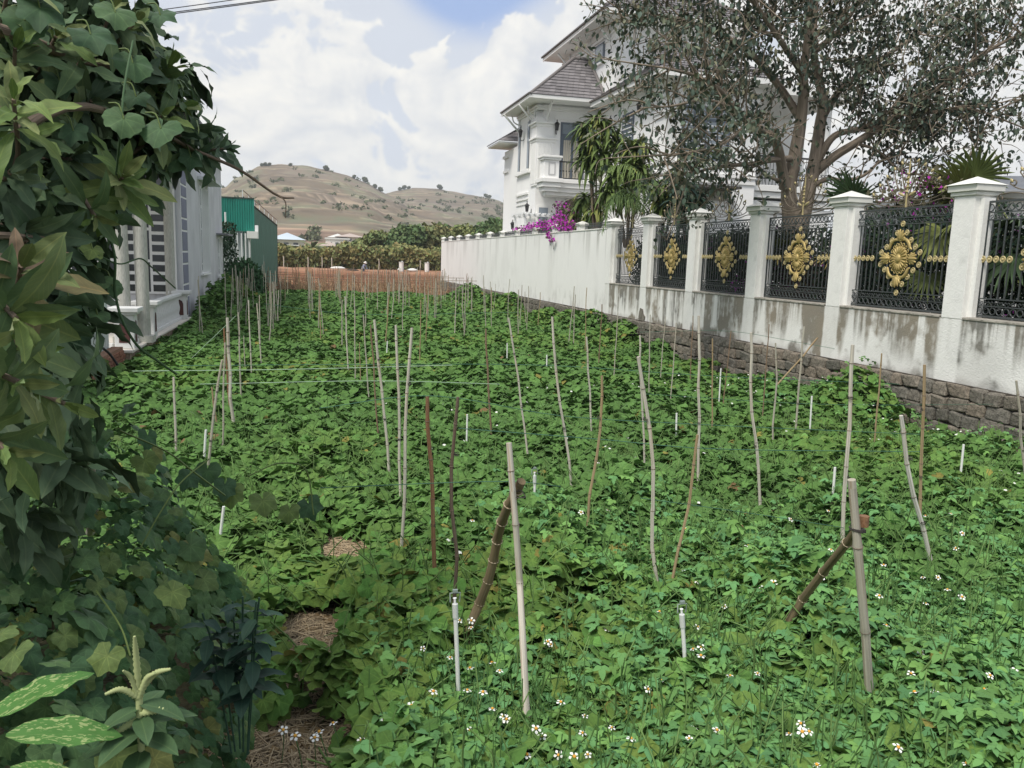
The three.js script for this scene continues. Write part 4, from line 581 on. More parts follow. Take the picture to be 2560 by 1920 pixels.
const spotTex = tex(256, 256, (u, v) => { const m = 0.8 + 0.15 * tf(u, v, 5, 3, 1), s = sm(0.12, 0.28, tf(u, v, 24, 3, 6)) * sm(0.02, 0.12, Math.abs(u - 0.5)); return [mix(0.30 * m, 0.95, s), mix(0.62 * m, 1.0, s), mix(0.2 * m, 0.55, s)]; });
const bladeTex = tex(128, 256, (u, v) => { const mid = 1 - sm(0.012, 0.04, Math.abs(u - 0.5)), s = Math.abs(((v * 13 + Math.abs(u - 0.5) * 5) % 1) - 0.5), vein = Math.max(mid, 0.28 * (1 - sm(0.05, 0.16, s))); const m = 0.82 + 0.16 * tf(u, v, 5, 4, 4); return [m * mix(0.82, 1.25, vein), m * mix(0.84, 1.1, vein), m * mix(0.8, 1.0, vein)]; });
const leafMat = (map, rough = 0.72, through = 0, spec = 0.45) => new THREE.MeshPhysicalMaterial({ color: 0xffffff, map, roughness: rough, specularIntensity: spec, side: THREE.DoubleSide, ...(through ? { transmission: through, thickness: 0 } : {}) });
const M_crop = leafMat(gourdTex, 0.85, 0.2, 0.22), M_blade = leafMat(bladeTex, 0.62, 0, 0.45), M_plainLeaf = leafMat(null, 0.85, 0.2, 0.22);
const dummy = new THREE.Object3D(), tmpC = new THREE.Color();
// items: [x, y, z, yaw, pitch, roll, size, r, g, b]
function scatter(name, geo, material, items, parent) {
  const m = new THREE.InstancedMesh(geo, material, items.length); m.name = parent ? name : numbered(name); m.castShadow = m.receiveShadow = true; m.userData.kind = 'stuff';
  items.forEach((q, i) => { dummy.position.set(q[0], q[1], q[2]); dummy.rotation.set(q[4], q[3], q[5], 'YXZ'); if (q.length > 10) dummy.scale.set(q[6] * q[10], q[6] * q[10], q[6]); else dummy.scale.setScalar(q[6]); dummy.updateMatrix(); m.setMatrixAt(i, dummy.matrix); m.setColorAt(i, tmpC.setRGB(q[7], q[8], q[9])); });
  (parent ?? scene).add(m); return m;
}

// ---------- beyond the field: orchard edge, village, trees on the hills ----------
const puff = (() => { const gs = []; const R = rng(3); for (let k = 0; k < 9; k++) { const g = new THREE.PlaneGeometry(1, 0.62); g.rotateX(R() * 6.3); g.rotateY(R() * 6.3); g.rotateZ(R() * 6.3); g.translate((R() - 0.5) * 1.5, (R() - 0.5) * 1.2, (R() - 0.5) * 1.5); gs.push(g); } return merge(gs); })();
// crown of many small leaf clumps inside lobes [x, y, z, rx, ry, rz]
function crownItems(R, lobes, per, size, col, vary = 0.5) { const L = []; for (const [x, y, z, a, b, c] of lobes) { const n = Math.round(per * a * b * c / Math.max(a, b, c) * 1.2) + 8; for (let k = 0; k < n; k++) { const th = R() * 6.283, ph = Math.acos(2 * R() - 1), r = Math.pow(R(), 0.38) * (0.85 + 0.3 * R()), dx = Math.sin(ph) * Math.cos(th) * r, dy = Math.cos(ph) * r, dz = Math.sin(ph) * Math.sin(th) * r; const v = (1 - vary / 2 + vary * R()) * (0.9 + 0.15 * dy); L.push([x + dx * a, y + dy * b, z + dz * c, R() * 6.3, R() * 6.3, R() * 6.3, size * (0.6 + 0.8 * R()), col[0] * v * (0.85 + 0.3 * R()), col[1] * v, col[2] * v]); } } return L; }
const M_foliage = new THREE.MeshPhysicalMaterial({ roughness: 0.85, specularIntensity: 0.25, side: THREE.DoubleSide });
const barkTex = tex(128, 256, (u, v) => { const a = tf(u, v * 0.4, 10, 5, 2), b = tf(u, v, 4, 3, 5); const k = clamp(0.8 + 0.4 * a + 0.3 * b, 0.3, 1.4); return [0.62 * k, 0.58 * k, 0.53 * k]; }, [2, 0.6]);
const M_bark = mat(0.36, 0.29, 0.23, 0.95, { map: barkTex, bumpMap: barkTex, bumpScale: 0.02 }), M_barkDark = mat(0.22, 0.18, 0.14, 0.95, { map: barkTex });
function tree(name, label, x, y, z, h, w, col, per, size, seed, group, trunkH = 0.4) {
  const t = thing(name, label, 'tree', [x, y, z], group), R = rng(seed);
  const lobes = []; for (let k = 0; k < 6; k++) { const a = R() * 6.3, q = 0.28 * w * Math.sqrt(R() + 0.15); lobes.push([Math.cos(a) * q, h * mix(trunkH + 0.1, 0.86, R()), Math.sin(a) * q, w * (0.2 + 0.14 * R()), h * (0.13 + 0.1 * R()), w * (0.2 + 0.14 * R())]); } lobes.push([0, h * 0.68, 0, w * 0.34, h * 0.28, w * 0.34]);
  scatter('crown', puff, M_foliage, crownItems(R, lobes, per, size, col), t);
  const tr = part('trunk', tube(curve([[0, -0.4, 0], [0.02 * h, h * 0.35, 0], [0, h * 0.7, 0]], 6), (q) => h * mix(0.035, 0.012, q), 6), M_barkDark, t); for (let k = 0; k < 3; k++) { const a = R() * 6.3; part('limb', tube(curve([[0, h * 0.33, 0], [Math.cos(a) * w * 0.15, h * 0.5, Math.sin(a) * w * 0.15], [Math.cos(a) * w * 0.28, h * 0.66, Math.sin(a) * w * 0.28]], 6), (q) => h * mix(0.018, 0.006, q), 5), M_barkDark, tr); }
  return t;
}
{ // row of low orchard bushes: one continuous mass
  const R = rng(50), L = []; for (let k = 0; k < 15000; k++) { const x = mix(-10, 38, R()), d = R(), z = -104.5 - 11 * d * d + 0.7 * n2(x * 0.4, 2), top = 2.35 + 0.55 * n2(x * 0.33, 1) + 0.35 * n2(x * 0.95, 5) + (z < -109 ? 0.4 : 0) + 0.5 * sm(8, 18, x), u = Math.pow(R(), 0.7), y = 0.2 + top * u, v = (0.45 + 0.55 * u) * (0.75 + 0.5 * R()); if (u < 0.28 && R() < 0.5) continue; L.push([x, y, z, R() * 6.3, R() * 6.3, R() * 6.3, 0.27 + 0.25 * R(), mix(0.19, 0.28, R()) * v, mix(0.215, 0.26, R()) * v, 0.10 * v]); }
  const o = scatter('orchard', puff, M_foliage, L); o.userData = { kind: 'stuff', label: 'dense row of dull green orchard bushes closing off the red field', category: 'bushes' };
}
{
  const col = [[0.21, 0.25, 0.10], [0.14, 0.20, 0.085], [0.24, 0.245, 0.11]], S = [
    ['tall dull green tree rising behind the orchard row, next to the white wall end', 18.64,1.28,-120.00, 7.2, 7.5, 2], ['rounded dark tree in the middle of the tall clump behind the orchard', 14.22,1.17,-118.00, 6.8, 7.0, 1], ['broad yellowish tree at the left shoulder of the tall clump behind the orchard', 10.83,1.02,-122.00, 5.6, 7.5, 0], ['low spreading tree left of the tall clump behind the orchard', 7.72,0.91,-124.00, 4.4, 6.4, 0], ['tree of the tall clump half hidden by the white wall end', 22.43,1.31,-126.00, 7.0, 8, 1], ['dark tree showing over the far white wall, left of the villa', 25.98,1.59,-112.00, 8.0, 7.5, 1], ['bushy tree over the far white wall touching the villa edge', 26.57,1.71,-104.00, 7.2, 7, 1], ['small tree over the far white wall, leftmost above its coping', 24.32,1.46,-118.00, 6.8, 6, 0]];
  S.forEach(([l, x, y, z, h, w, c], i) => tree('bushy_tree', l, x, -0.1, z, h, w, col[c], 95, 0.42, 600 + i, 'trees behind the orchard row', 0.25));
  // palm among the village roofs
  const t = thing('coconut_palm', 'coconut palm with drooping fronds rising among the distant village roofs', 'palm', [1.92,0.55,-170.00]); const R = rng(9);
  part('trunk', tube(curve([[0, -2, 0], [0.2, 0.8, 0], [0, 3.0, 0]], 6), 0.2, 6), M_barkDark, t); const lf = blade(3.9, 0.75, 0.75, 7, 0.4, -0.7); const M_f = leafMat(bladeTex, 0.7); M_f.color.setRGB(0.26, 0.29, 0.15);
  for (let k = 0; k < 17; k++) { const m = part('frond', lf, M_f, t, [0, 3.0, 0]); m.rotation.order = 'YXZ'; m.rotation.set(-0.95 + 0.9 * R(), k * 2.4, 0); }
}
{ // village houses, each with wall, roof, windows
  const R = rng(21); const M_w = [mat(0.66, 0.62, 0.50, 0.9), mat(0.74, 0.72, 0.66, 0.9), mat(0.60, 0.58, 0.48, 0.9)], M_r = [mat(0.52, 0.60, 0.66, 0.6), mat(0.46, 0.38, 0.33, 0.8), mat(0.66, 0.66, 0.62, 0.7)], M_win = mat(0.12, 0.13, 0.14, 0.5);
  const house2 = (label, x, y, z, w, h, flat, wi, ri) => { const t = thing('village_house', label, 'house', [x, y, z], 'distant village houses'); part('wall', bx(-w / 2, w / 2, -3, h, -w * 0.7, 0), M_w[wi], t); for (let k = 0; k < 3; k++) part('window', bx(-w * 0.38 + k * w * 0.28, -w * 0.38 + k * w * 0.28 + w * 0.14, h * 0.35, h * 0.75, 0.001, 0.06), M_win, t);
    if (flat) part('roof', bx(-w * 0.54, w * 0.54, h, h + 0.35, -w * 0.74, w * 0.05), M_r[ri], t); else { const g = new THREE.ConeGeometry(w * 0.78, h * 0.62, 4); g.rotateY(Math.PI / 4); g.scale(1, 1, 0.8); g.translate(0, h + h * 0.31, -w * 0.35); part('roof', g, M_r[ri], t); } return t; };
  house2('distant house with a pale blue hip roof, left end of the village', -3.45,2.59,-190.00, 7.5, 2.6, false, 0, 0); house2('distant low cream wall-like building left of the coconut palm', -0.04,2.00,-180.00, 7.0, 1.6, true, 0, 2); house2('distant small cream house below the blue hip roof', -3.93,1.72,-176.00, 3.4, 1.9, true, 0, 2);
  house2('distant white flat-roofed house right of the coconut palm', 8.08,2.99,-200.00, 5.4, 2.8, true, 1, 2); house2('distant grey flat house right behind the white flat-roofed one', 10.03,2.67,-205.00, 5.6, 1.7, true, 2, 1); house2('distant low house left of the white flat-roofed one', 5.89,2.35,-196.00, 4, 1.8, false, 2, 1); house2('distant long low house, upper row at the foot of the hill', 16.68,6.35,-300.00, 10, 2.2, false, 0, 1); house2('distant small house of the upper row, left of the long low one', 12.27,6.05,-300.00, 7, 2.2, false, 2, 2); house2('distant cream house beside the first orchard trees', 10.92,2.33,-190.00, 3.6, 1.7, true, 0, 2); house2('distant house at the shed corner, left edge of the village', -6.48,3.22,-230.00, 5, 2.0, false, 1, 2);
}
{ // trees dotted along the ridges and slopes
  const first = tree('hill_tree', 'small dark round tree on the crest right of the first summit', 0, 0, 0, 9, 9, [0.13, 0.145, 0.09], 26, 1.0, 71, 'trees along the hill crests', 0.3); let n = 0; const R = rng(12);
  const place = (az, dr, s, label, base = 820) => { const o = n++ ? cloneAs(first, label, 'trees along the hill crests') : first; if (n === 1) o.userData.label = label; const r = base + dr, a = az * Math.PI / 180; o.position.set(Math.sin(a) * r, hillY(az, r) - 0.8, -Math.cos(a) * r); o.scale.setScalar(s * 0.62); o.rotation.y = R() * 6; };
  const az = (s) => s; const E = (a) => a;
  for (const [a, s, l] of [[E(1.560,0.1011), 1.1, 'dark round tree on the crest just right of the first summit'], [E(3.423,0.0926), 0.8, 'small tree on the first hill crest, halfway down to the saddle'], [E(4.177,0.0886), 1.2, 'largest round tree on the right shoulder of the first hill'], [E(-0.766,0.1024), 0.7, 'small bushy tree at the very top of the first hill'], [E(-2.385,0.0989), 0.8, 'tree in the cluster at the left end of the summit'], [E(-2.129,0.0996), 0.75, 'second tree in the cluster at the left end of the summit'], [E(-2.589,0.0978), 0.7, 'leftmost tree in the cluster at the left end of the summit'], [E(4.854,0.0831), 0.9, 'tree just above the saddle between the hills'], [E(5.235,0.0801), 1.0, 'tree at the saddle between the hills']].map((q) => [q[0], q[q.length - 2], q[q.length - 1]])) place(a, -4, s * 0.9, l);
  for (const [a, s, l] of [[E(6.547,0.0792), 0.9, 'left tree of the thicket on the second crest'], [E(6.820,0.0799), 1.1, 'middle tree of the thicket on the second crest'], [E(7.149,0.0811), 0.8, 'right tree of the thicket on the second crest'], [E(9.273,0.0831), 1.2, 'lone round tree on the second hill crest'], [E(12.511,0.0756), 1.0, 'left one of two trees near the right end of the second crest'], [E(12.763,0.0757), 0.9, 'right one of two trees near the right end of the second crest'], [E(13.895,0.0678), 1.1, 'tree on the second crest next to the villa wall']].map((q) => [q[0], q[q.length - 2], q[q.length - 1]])) place(a, -4, s, l, 1050);
  const L = []; for (let k = 0; k < 3600; k++) { const a = mix(-12, 26, R()), r = mix(300, 1010, R()), y = hillY(a, r); const low = sm(45, 8, y), rt = sm(8, 12, a); if (R() > 0.10 + 0.6 * low + 0.35 * rt) continue; if (fbm(a * 0.35, r * 0.012, 3) < -0.12) continue; const q = a * Math.PI / 180, v = 0.7 + 0.5 * R(), n2c = 3 + Math.floor(4 * R()); for (let j = 0; j < n2c; j++) L.push([Math.sin(q) * r + (R() - 0.5) * 5, y + 0.6 + 1.4 * R(), -Math.cos(q) * r + (R() - 0.5) * 3, R() * 6.3, R() * 6.3, R() * 6.3, 0.7 + 0.9 * R(), 0.15 * v, 0.165 * v, 0.095 * v]); }
  const b = scatter('hillside_scrub', puff, M_foliage, L); b.userData = { kind: 'stuff', label: 'scattered scrub and hedges over the terraced hillsides', category: 'scrub' };
}
{ // posts, sacks and a worker at the far edge of the red field
  const M_post = mat(0.55, 0.5, 0.42, 0.9); for (const [x, y, z, l] of [[-2.32,0.12,-103.00, 'whitish orchard post nearest the green shed'], [0.58,0.10,-103.00, 'leaning orchard post left of the white sack'], [3.43,0.12,-103.00, 'straight orchard post right at the long white sack'], [9.25,0.23,-103.00, 'orchard post in the middle of the hedge front'], [14.47,0.36,-103.00, 'orchard post nearest the white wall'], [2.28,0.23,-103.50, 'thin grey orchard post left of the white sack']]) { const o = lone('orchard_post', tube([V(0, -0.2, 0), V(0.03, 1.0, 0), V(0, 1.55, 0)], 0.055, 6), M_post, l, 'post', [x, 0.3, z], 'posts along the orchard row'); }
  const M_sack = mat(0.72, 0.71, 0.68, 0.8); const sack = (px, z, w, l) => { const g = new THREE.SphereGeometry(1, 14, 8), p = g.attributes.position; for (let i = 0; i < p.count; i++) { const k = 1 + 0.12 * n2(p.getX(i) * 4 + px, p.getZ(i) * 4); p.setXYZ(i, p.getX(i) * k, p.getY(i) * k * (1 - 0.2 * Math.abs(p.getX(i))), p.getZ(i) * k); } g.scale(w, 0.22, 0.35); g.computeVertexNormals(); lone('white_sack', g, M_sack, l, 'sack', [px, 0.62, z], null); };
  sack([4.08,0.01,-100.00][0], -100, 0.95, 'long white sack lying on the pale soil at the orchard edge'); sack([13.15,0.15,-100.00][0], -100, 0.7, 'white sack lying between the two white drums'); sack([11.77,0.12,-100.00][0], -101, 0.45, 'small white bundle beside the left white drum');
  for (const [x, y, z, l] of [[11.61,-0.11,-99.00, 'left white drum standing at the orchard edge'], [14.75,-0.03,-99.00, 'right white drum standing near the white wall end']]) { const t = thing('white_drum', l, 'drum', [x, 0.35, z]); part('body', new THREE.CylinderGeometry(0.27, 0.29, 1.15, 14), M_sack, t, [0, 0.58, 0]); part('lid', new THREE.CylinderGeometry(0.30, 0.30, 0.09, 14), mat(0.62, 0.62, 0.6, 0.7), t, [0, 1.2, 0]); part('spout', new THREE.CylinderGeometry(0.09, 0.09, 0.14, 8), mat(0.5, 0.5, 0.5, 0.7), t, [0.1, 1.3, 0]); }
  const heap = lobed(HEART, 2, 18, 3, 0, 0.1); heap.scale(1.5, 1, 0.9); { const p = heap.attributes.position; for (let i = 0; i < p.count; i++) { const r = Math.hypot(p.getX(i) / 1.5, p.getZ(i) / 0.9); p.setY(i, 0.75 * Math.max(0, 1 - r * r) + 0.06 * n2(p.getX(i) * 5, p.getZ(i) * 5)); } heap.computeVertexNormals(); } lone('soil_heap', heap, mat(0.10, 0.075, 0.055, 1, { map: earthTex }), 'dark heap of compost beside the stooping worker on the red field', 'heap', [[5.17,-0.11,-90.00][0], 0.05, -90]);
}
{ // stooping field worker, one continuous body meshed from joints
  const { MarchingCubes } = await import('three/addons/objects/MarchingCubes.js');
  const P = thing('person', 'field worker in a pale hat and blue-grey clothes, bent over the red soil', 'person', [[6.31,0.03,-89.00][0], -0.08, -89], null, 0.6);
  const bones = [[[0.10, 0.06, 0.02], 0.055, [0.11, 0.46, 0.05], 0.065], [[0.11, 0.46, 0.05], 0.07, [0.08, 0.86, -0.04], 0.10], [[-0.10, 0.06, 0.10], 0.055, [-0.11, 0.46, 0.14], 0.065], [[-0.11, 0.46, 0.14], 0.07, [-0.08, 0.86, -0.04], 0.10], [[0.10, 0.04, 0.02], 0.045, [0.11, 0.03, 0.16], 0.035], [[-0.10, 0.04, 0.10], 0.045, [-0.11, 0.03, 0.24], 0.035], [[0, 0.90, -0.05], 0.15, [0, 1.28, 0.22], 0.16], [[0.17, 1.27, 0.24], 0.06, [0.23, 1.0, 0.34], 0.048], [[0.23, 1.0, 0.34], 0.045, [0.16, 0.80, 0.50], 0.036], [[-0.17, 1.27, 0.24], 0.06, [-0.24, 1.0, 0.36], 0.048], [[-0.24, 1.0, 0.36], 0.045, [-0.10, 0.82, 0.52], 0.036], [[0, 1.30, 0.24], 0.065, [0, 1.42, 0.32], 0.06], [[0, 1.46, 0.35], 0.095, [0, 1.54, 0.37], 0.09]];
  for (const s of [1, -1]) { const wx = s > 0 ? 0.16 : -0.10, wy = s > 0 ? 0.80 : 0.82, wz = s > 0 ? 0.50 : 0.52; bones.push([[wx, wy, wz], 0.03, [wx, wy - 0.08, wz + 0.05], 0.026]); for (let f = 0; f < 4; f++) bones.push([[wx + (f - 1.5) * 0.02, wy - 0.08, wz + 0.05], 0.011, [wx + (f - 1.5) * 0.022, wy - 0.15 + Math.abs(f - 1.5) * 0.012, wz + 0.055], 0.008]); bones.push([[wx - s * 0.02, wy - 0.03, wz + 0.02], 0.012, [wx - s * 0.055, wy - 0.09, wz + 0.05], 0.009]); }
  const N = 88, S = 0.95, cx = 0, cy = 0.82, cz = 0.18, mc = new MarchingCubes(N, new THREE.MeshStandardMaterial(), false, false, 90000); mc.isolation = 0;
  const dist = (x, y, z) => { let d = 9; for (const [a, ra, b, rb] of bones) { const ux = b[0] - a[0], uy = b[1] - a[1], uz = b[2] - a[2], l = ux * ux + uy * uy + uz * uz, t = clamp(((x - a[0]) * ux + (y - a[1]) * uy + (z - a[2]) * uz) / l, 0, 1); const q = Math.hypot(x - a[0] - ux * t, y - a[1] - uy * t, z - a[2] - uz * t) - mix(ra, rb, t), k = 0.03, h = Math.max(k - Math.abs(d - q), 0) / k; d = Math.min(d, q) - h * h * k * 0.25; } return d; };
  for (let k = 0; k < N; k++) for (let j = 0; j < N; j++) for (let i = 0; i < N; i++) mc.field[i + j * N + k * N * N] = -dist((i - N / 2) / (N / 2) * S + cx, (j - N / 2) / (N / 2) * S + cy, (k - N / 2) / (N / 2) * S + cz);
  mc.update(); const g = new THREE.BufferGeometry(), pa = new Float32Array(mc.count * 3), co = new Float32Array(mc.count * 3);
  for (let i = 0; i < mc.count; i++) { const x = mc.positionArray[i * 3] * S + cx, y = mc.positionArray[i * 3 + 1] * S + cy, z = mc.positionArray[i * 3 + 2] * S + cz; pa.set([x, y, z], i * 3); const skin = y > 1.40 || (y < 0.84 && z > 0.45); co.set(skin ? [0.36, 0.22, 0.15] : y < 0.9 ? [0.12, 0.13, 0.17] : [0.26, 0.29, 0.38], i * 3); }
  g.setAttribute('position', new THREE.BufferAttribute(pa, 3)); g.setAttribute('color', new THREE.BufferAttribute(co, 3)); g.deleteAttribute('normal'); g.computeVertexNormals();
  part('body', g, mat(1, 1, 1, 0.9, { vertexColors: true }), P); const hat = new THREE.LatheGeometry([[0.0, 0.13], [0.06, 0.125], [0.10, 0.07], [0.115, 0.015], [0.20, -0.02], [0.205, -0.03], [0.11, 0.0]].map(([a, b]) => new THREE.Vector2(a, b)), 20); part('hat', hat, mat(0.70, 0.67, 0.60, 0.9, { side: THREE.DoubleSide }), P, [0, 1.575, 0.38], [0.4, 0, 0]);
  const fc = new THREE.SphereGeometry(0.012, 6, 5), M_e = mat(0.02, 0.02, 0.02, 0.4); for (const s of [-1, 1]) part('eye', fc, M_e, P, [s * 0.032, 1.505, 0.452]); part('nose', new THREE.ConeGeometry(0.014, 0.04, 6), mat(0.36, 0.22, 0.15, 0.8), P, [0, 1.48, 0.465], [0.3, 0, 0]); part('mouth', bx(-0.022, 0.022, 1.445, 1.452, 0.448, 0.456), mat(0.25, 0.11, 0.09, 0.8), P);
}

{ // dry vine remains and strings on the red field
  const R = rng(88), L = [], g = tube(curve([[0, 0, 0], [0.05, 0.5, 0.03], [-0.03, 1, 0]], 5), 0.03, 4, false); for (let k = 0; k < 3800; k++) { const z = -46 - 34 * R() * R(), x = mix(-2.5, 11 + 6 * R(), R()), v = 0.6 + 0.7 * R(), d = R() < 0.45; L.push([x, groundY(x, z) + 0.05, z, R() * 6.3, d ? 1.3 + 0.3 * R() : (R() - 0.5) * 1.2, (R() - 0.5) * 1.0, d ? 0.5 + 0.6 * R() : 0.25 + 0.5 * R(), 0.33 * v, 0.22 * v, 0.13 * v]); }
  const o = scatter('dry_stalks', g, mat(1, 1, 1, 0.95), L); o.userData = { kind: 'stuff', label: 'dry vine stalks and twigs left standing on the red soil', category: 'dry stalks' };
  const wl = (y, z) => lone('trellis_string', tube(curve([[-2, y, z], [3, y - 0.08, z - 0.3], [8, y, z], [10.5, y + 0.03, z]], 16), 0.014, 4), mat(0.22, 0.15, 0.1, 0.9), 'one of several level strings tied between the stakes on the red soil', 'string', null, 'strings across the red soil'); wl(0.95, -47); wl(0.45, -48.5); wl(1.0, -51); wl(0.6, -54); wl(0.95, -57);
}

// ---------- the crop: trailing cucumber vines over the whole field ----------
const bushes = [[9.05, -11.3, 0.75, 0.75], [9.5, -12.6, 0.5, 0.5], [9.35, -8.6, 0.6, 0.35], [9.6, -23.2, 1.0, 0.75], [9.55, -25.5, 0.9, 0.85], [9.55, -28, 1.1, 0.7], [9.5, -31, 1.0, 0.65], [9.4, -36.5, 1.0, 1.0], [9.3, -39, 1.2, 0.8], [9.0, -44, 1.2, 1.1], [-3.0, -27, 0.9, 0.55], [-3.05, -29.5, 1.0, 0.75], [-3.0, -32, 1.1, 0.8], [-2.95, -35, 1.2, 0.9], [-2.75, -38, 1.2, 0.9], [-2.9, -23.5, 0.6, 0.2], [3.05, -4.15, 0.5, 0.12], [-2.2, -12.5, 0.8, 0.15], [9.5, -14.2, 0.6, 0.3], [9.55, -17.6, 0.7, 0.28], [9.6, -20.6, 0.6, 0.4]];
const cropH = (x, z) => { let h = 0.20 + 0.10 * n2(x * 1.1 + 3, z * 1.1) + 0.07 * n2(x * 2.9, z * 2.9) + 0.06 * Math.cos((x - 0.2) * 4.4) * sm(-30, -8, z) ; for (const [a, b, r, k] of bushes) { const d = ((x - a) / r) ** 2 + ((z - b) / r) ** 2; if (d < 4) h += k * Math.exp(-d * 1.3); } return Math.max(0.05, h) * (1 - 0.92 * bareAt(x, z)); };
const fieldEdge = (x, z) => x > -3.25 + (z > -16.4 ? 0 : 0.02) && x < 9.93 && (x < 9.35 + 0.4 * n2(z * 0.6, 2) || z < -19 || n2(x * 9, z * 9) > 0.3) && z > -46.3 + 1.4 * n2(x * 0.5, 6) - (x > 8 ? 2 : 0);
const leafTint = (R, x, z) => { const q = R(), b = 0.80 + 0.42 * R(), yl = sm(-0.1, 0.7, n2(x * 0.45 + 9, z * 0.45)) * 0.5 + 0.35 * sm(1.5, 0, Math.abs(x - 0.7)) * sm(-9, -5, z);
  if (q < 0.006 + 0.02 * yl) return [0.36 * b, 0.33 * b, 0.09 * b]; if (q < 0.009) return [0.30 * b, 0.20 * b, 0.10 * b];
  return [mix(0.165, 0.29, yl * R()) * b, mix(0.325, 0.385, yl) * b, mix(0.09, 0.085, yl) * b]; };
{
  const R = rng(31), near = [0, 1, 2, 3].map((s) => lobed(GOURD, s * 2.3 + 1, 22, 2, 0.20, 0.10, 0.1)), far = [0, 1].map((s) => lobed(GOURD, s * 3.1 + 2, 11, 1, 0.26, 0.12));
  const A = near.map(() => []), B = far.map(() => []);
  const plant = (x, z, size, L, pow) => {
    if (!fieldEdge(x, z)) return; const b = bareAt(x, z); if (R() < b * 1.02) return; if (thicketH(x, z) > 0.25) return;
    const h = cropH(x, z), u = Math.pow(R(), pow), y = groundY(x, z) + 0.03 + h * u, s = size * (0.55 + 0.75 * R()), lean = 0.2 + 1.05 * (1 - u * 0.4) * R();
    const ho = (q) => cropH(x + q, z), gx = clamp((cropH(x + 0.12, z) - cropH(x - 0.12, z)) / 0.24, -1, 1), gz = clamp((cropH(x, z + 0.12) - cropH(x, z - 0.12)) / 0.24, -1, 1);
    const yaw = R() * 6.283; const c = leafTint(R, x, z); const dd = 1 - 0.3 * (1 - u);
    // tilt mostly away from upright, leaning down the local slope
    const tilt = lean, ax = tilt + 0.55 * (Math.cos(yaw) * -gz + Math.sin(yaw) * -gx), rz = (R() - 0.5) * 1.1;
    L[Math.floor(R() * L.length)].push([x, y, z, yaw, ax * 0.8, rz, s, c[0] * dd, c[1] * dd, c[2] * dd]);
  };
  for (let k = 0; k < 46000; k++) { const z = -2.3 - 7.7 * Math.pow(R(), 0.9), x = mix(Math.max(-3.2, z * 0.42 - 0.4), Math.min(9.9, -z * 1.12 + 0.8), R()); plant(x, z, 0.083, A, 0.5); }
  for (let k = 0; k < 4200; k++) { const z = -2.3 - 6.5 * R(), x = mix(Math.max(-3.2, z * 0.42 - 0.4), Math.min(9.9, -z * 1.12 + 0.8), R()); if (n2(x * 1.1, z * 1.1 + 5) > -0.05) plant(x, z, 0.125, A, 0.12); }
  for (let k = 0; k < 66000; k++) { const z = -10 - 12 * R(), x = mix(-3.2, 9.9, R()); plant(x, z, 0.09, B, 0.5); }
  for (let k = 0; k < 80000; k++) { const z = -22 - 25.5 * R(), x = mix(-3.2, 9.9, R()); plant(x, z, 0.10, B, 0.35); }
  const crop = new THREE.Group(); crop.name = 'cucumber_crop'; crop.userData = { kind: 'stuff', label: 'low trailing cucumber vines covering the whole field between house and wall', category: 'crop' }; scene.add(crop);
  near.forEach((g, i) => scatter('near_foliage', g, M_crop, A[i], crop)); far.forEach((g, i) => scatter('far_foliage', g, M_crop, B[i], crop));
  // leaf stalks and runners showing between the leaves
  const st = tube(curve([[0, 0, 0], [0.01, 0.10, 0.02], [0, 0.2, 0.07]], 5), 0.0028, 4, false), S = [];
  for (let k = 0; k < 6500; k++) { const z = -2.4 - 8 * R(), x = mix(Math.max(-3, z * 0.4), Math.min(9.6, -z * 1.1), R()); if (R() < bareAt(x, z) || thicketH(x, z) > 0.2) continue; const b = 0.7 + 0.6 * R(); S.push([x, groundY(x, z) + cropH(x, z) * (0.3 + 0.6 * R()), z, R() * 6.3, (R() - 0.3) * 1.6, (R() - 0.5) * 1.4, 0.7 + 0.9 * R(), 0.15 * b, 0.25 * b, 0.08 * b]); }
  scatter('stalks', st, M_plainLeaf, S, crop);
}
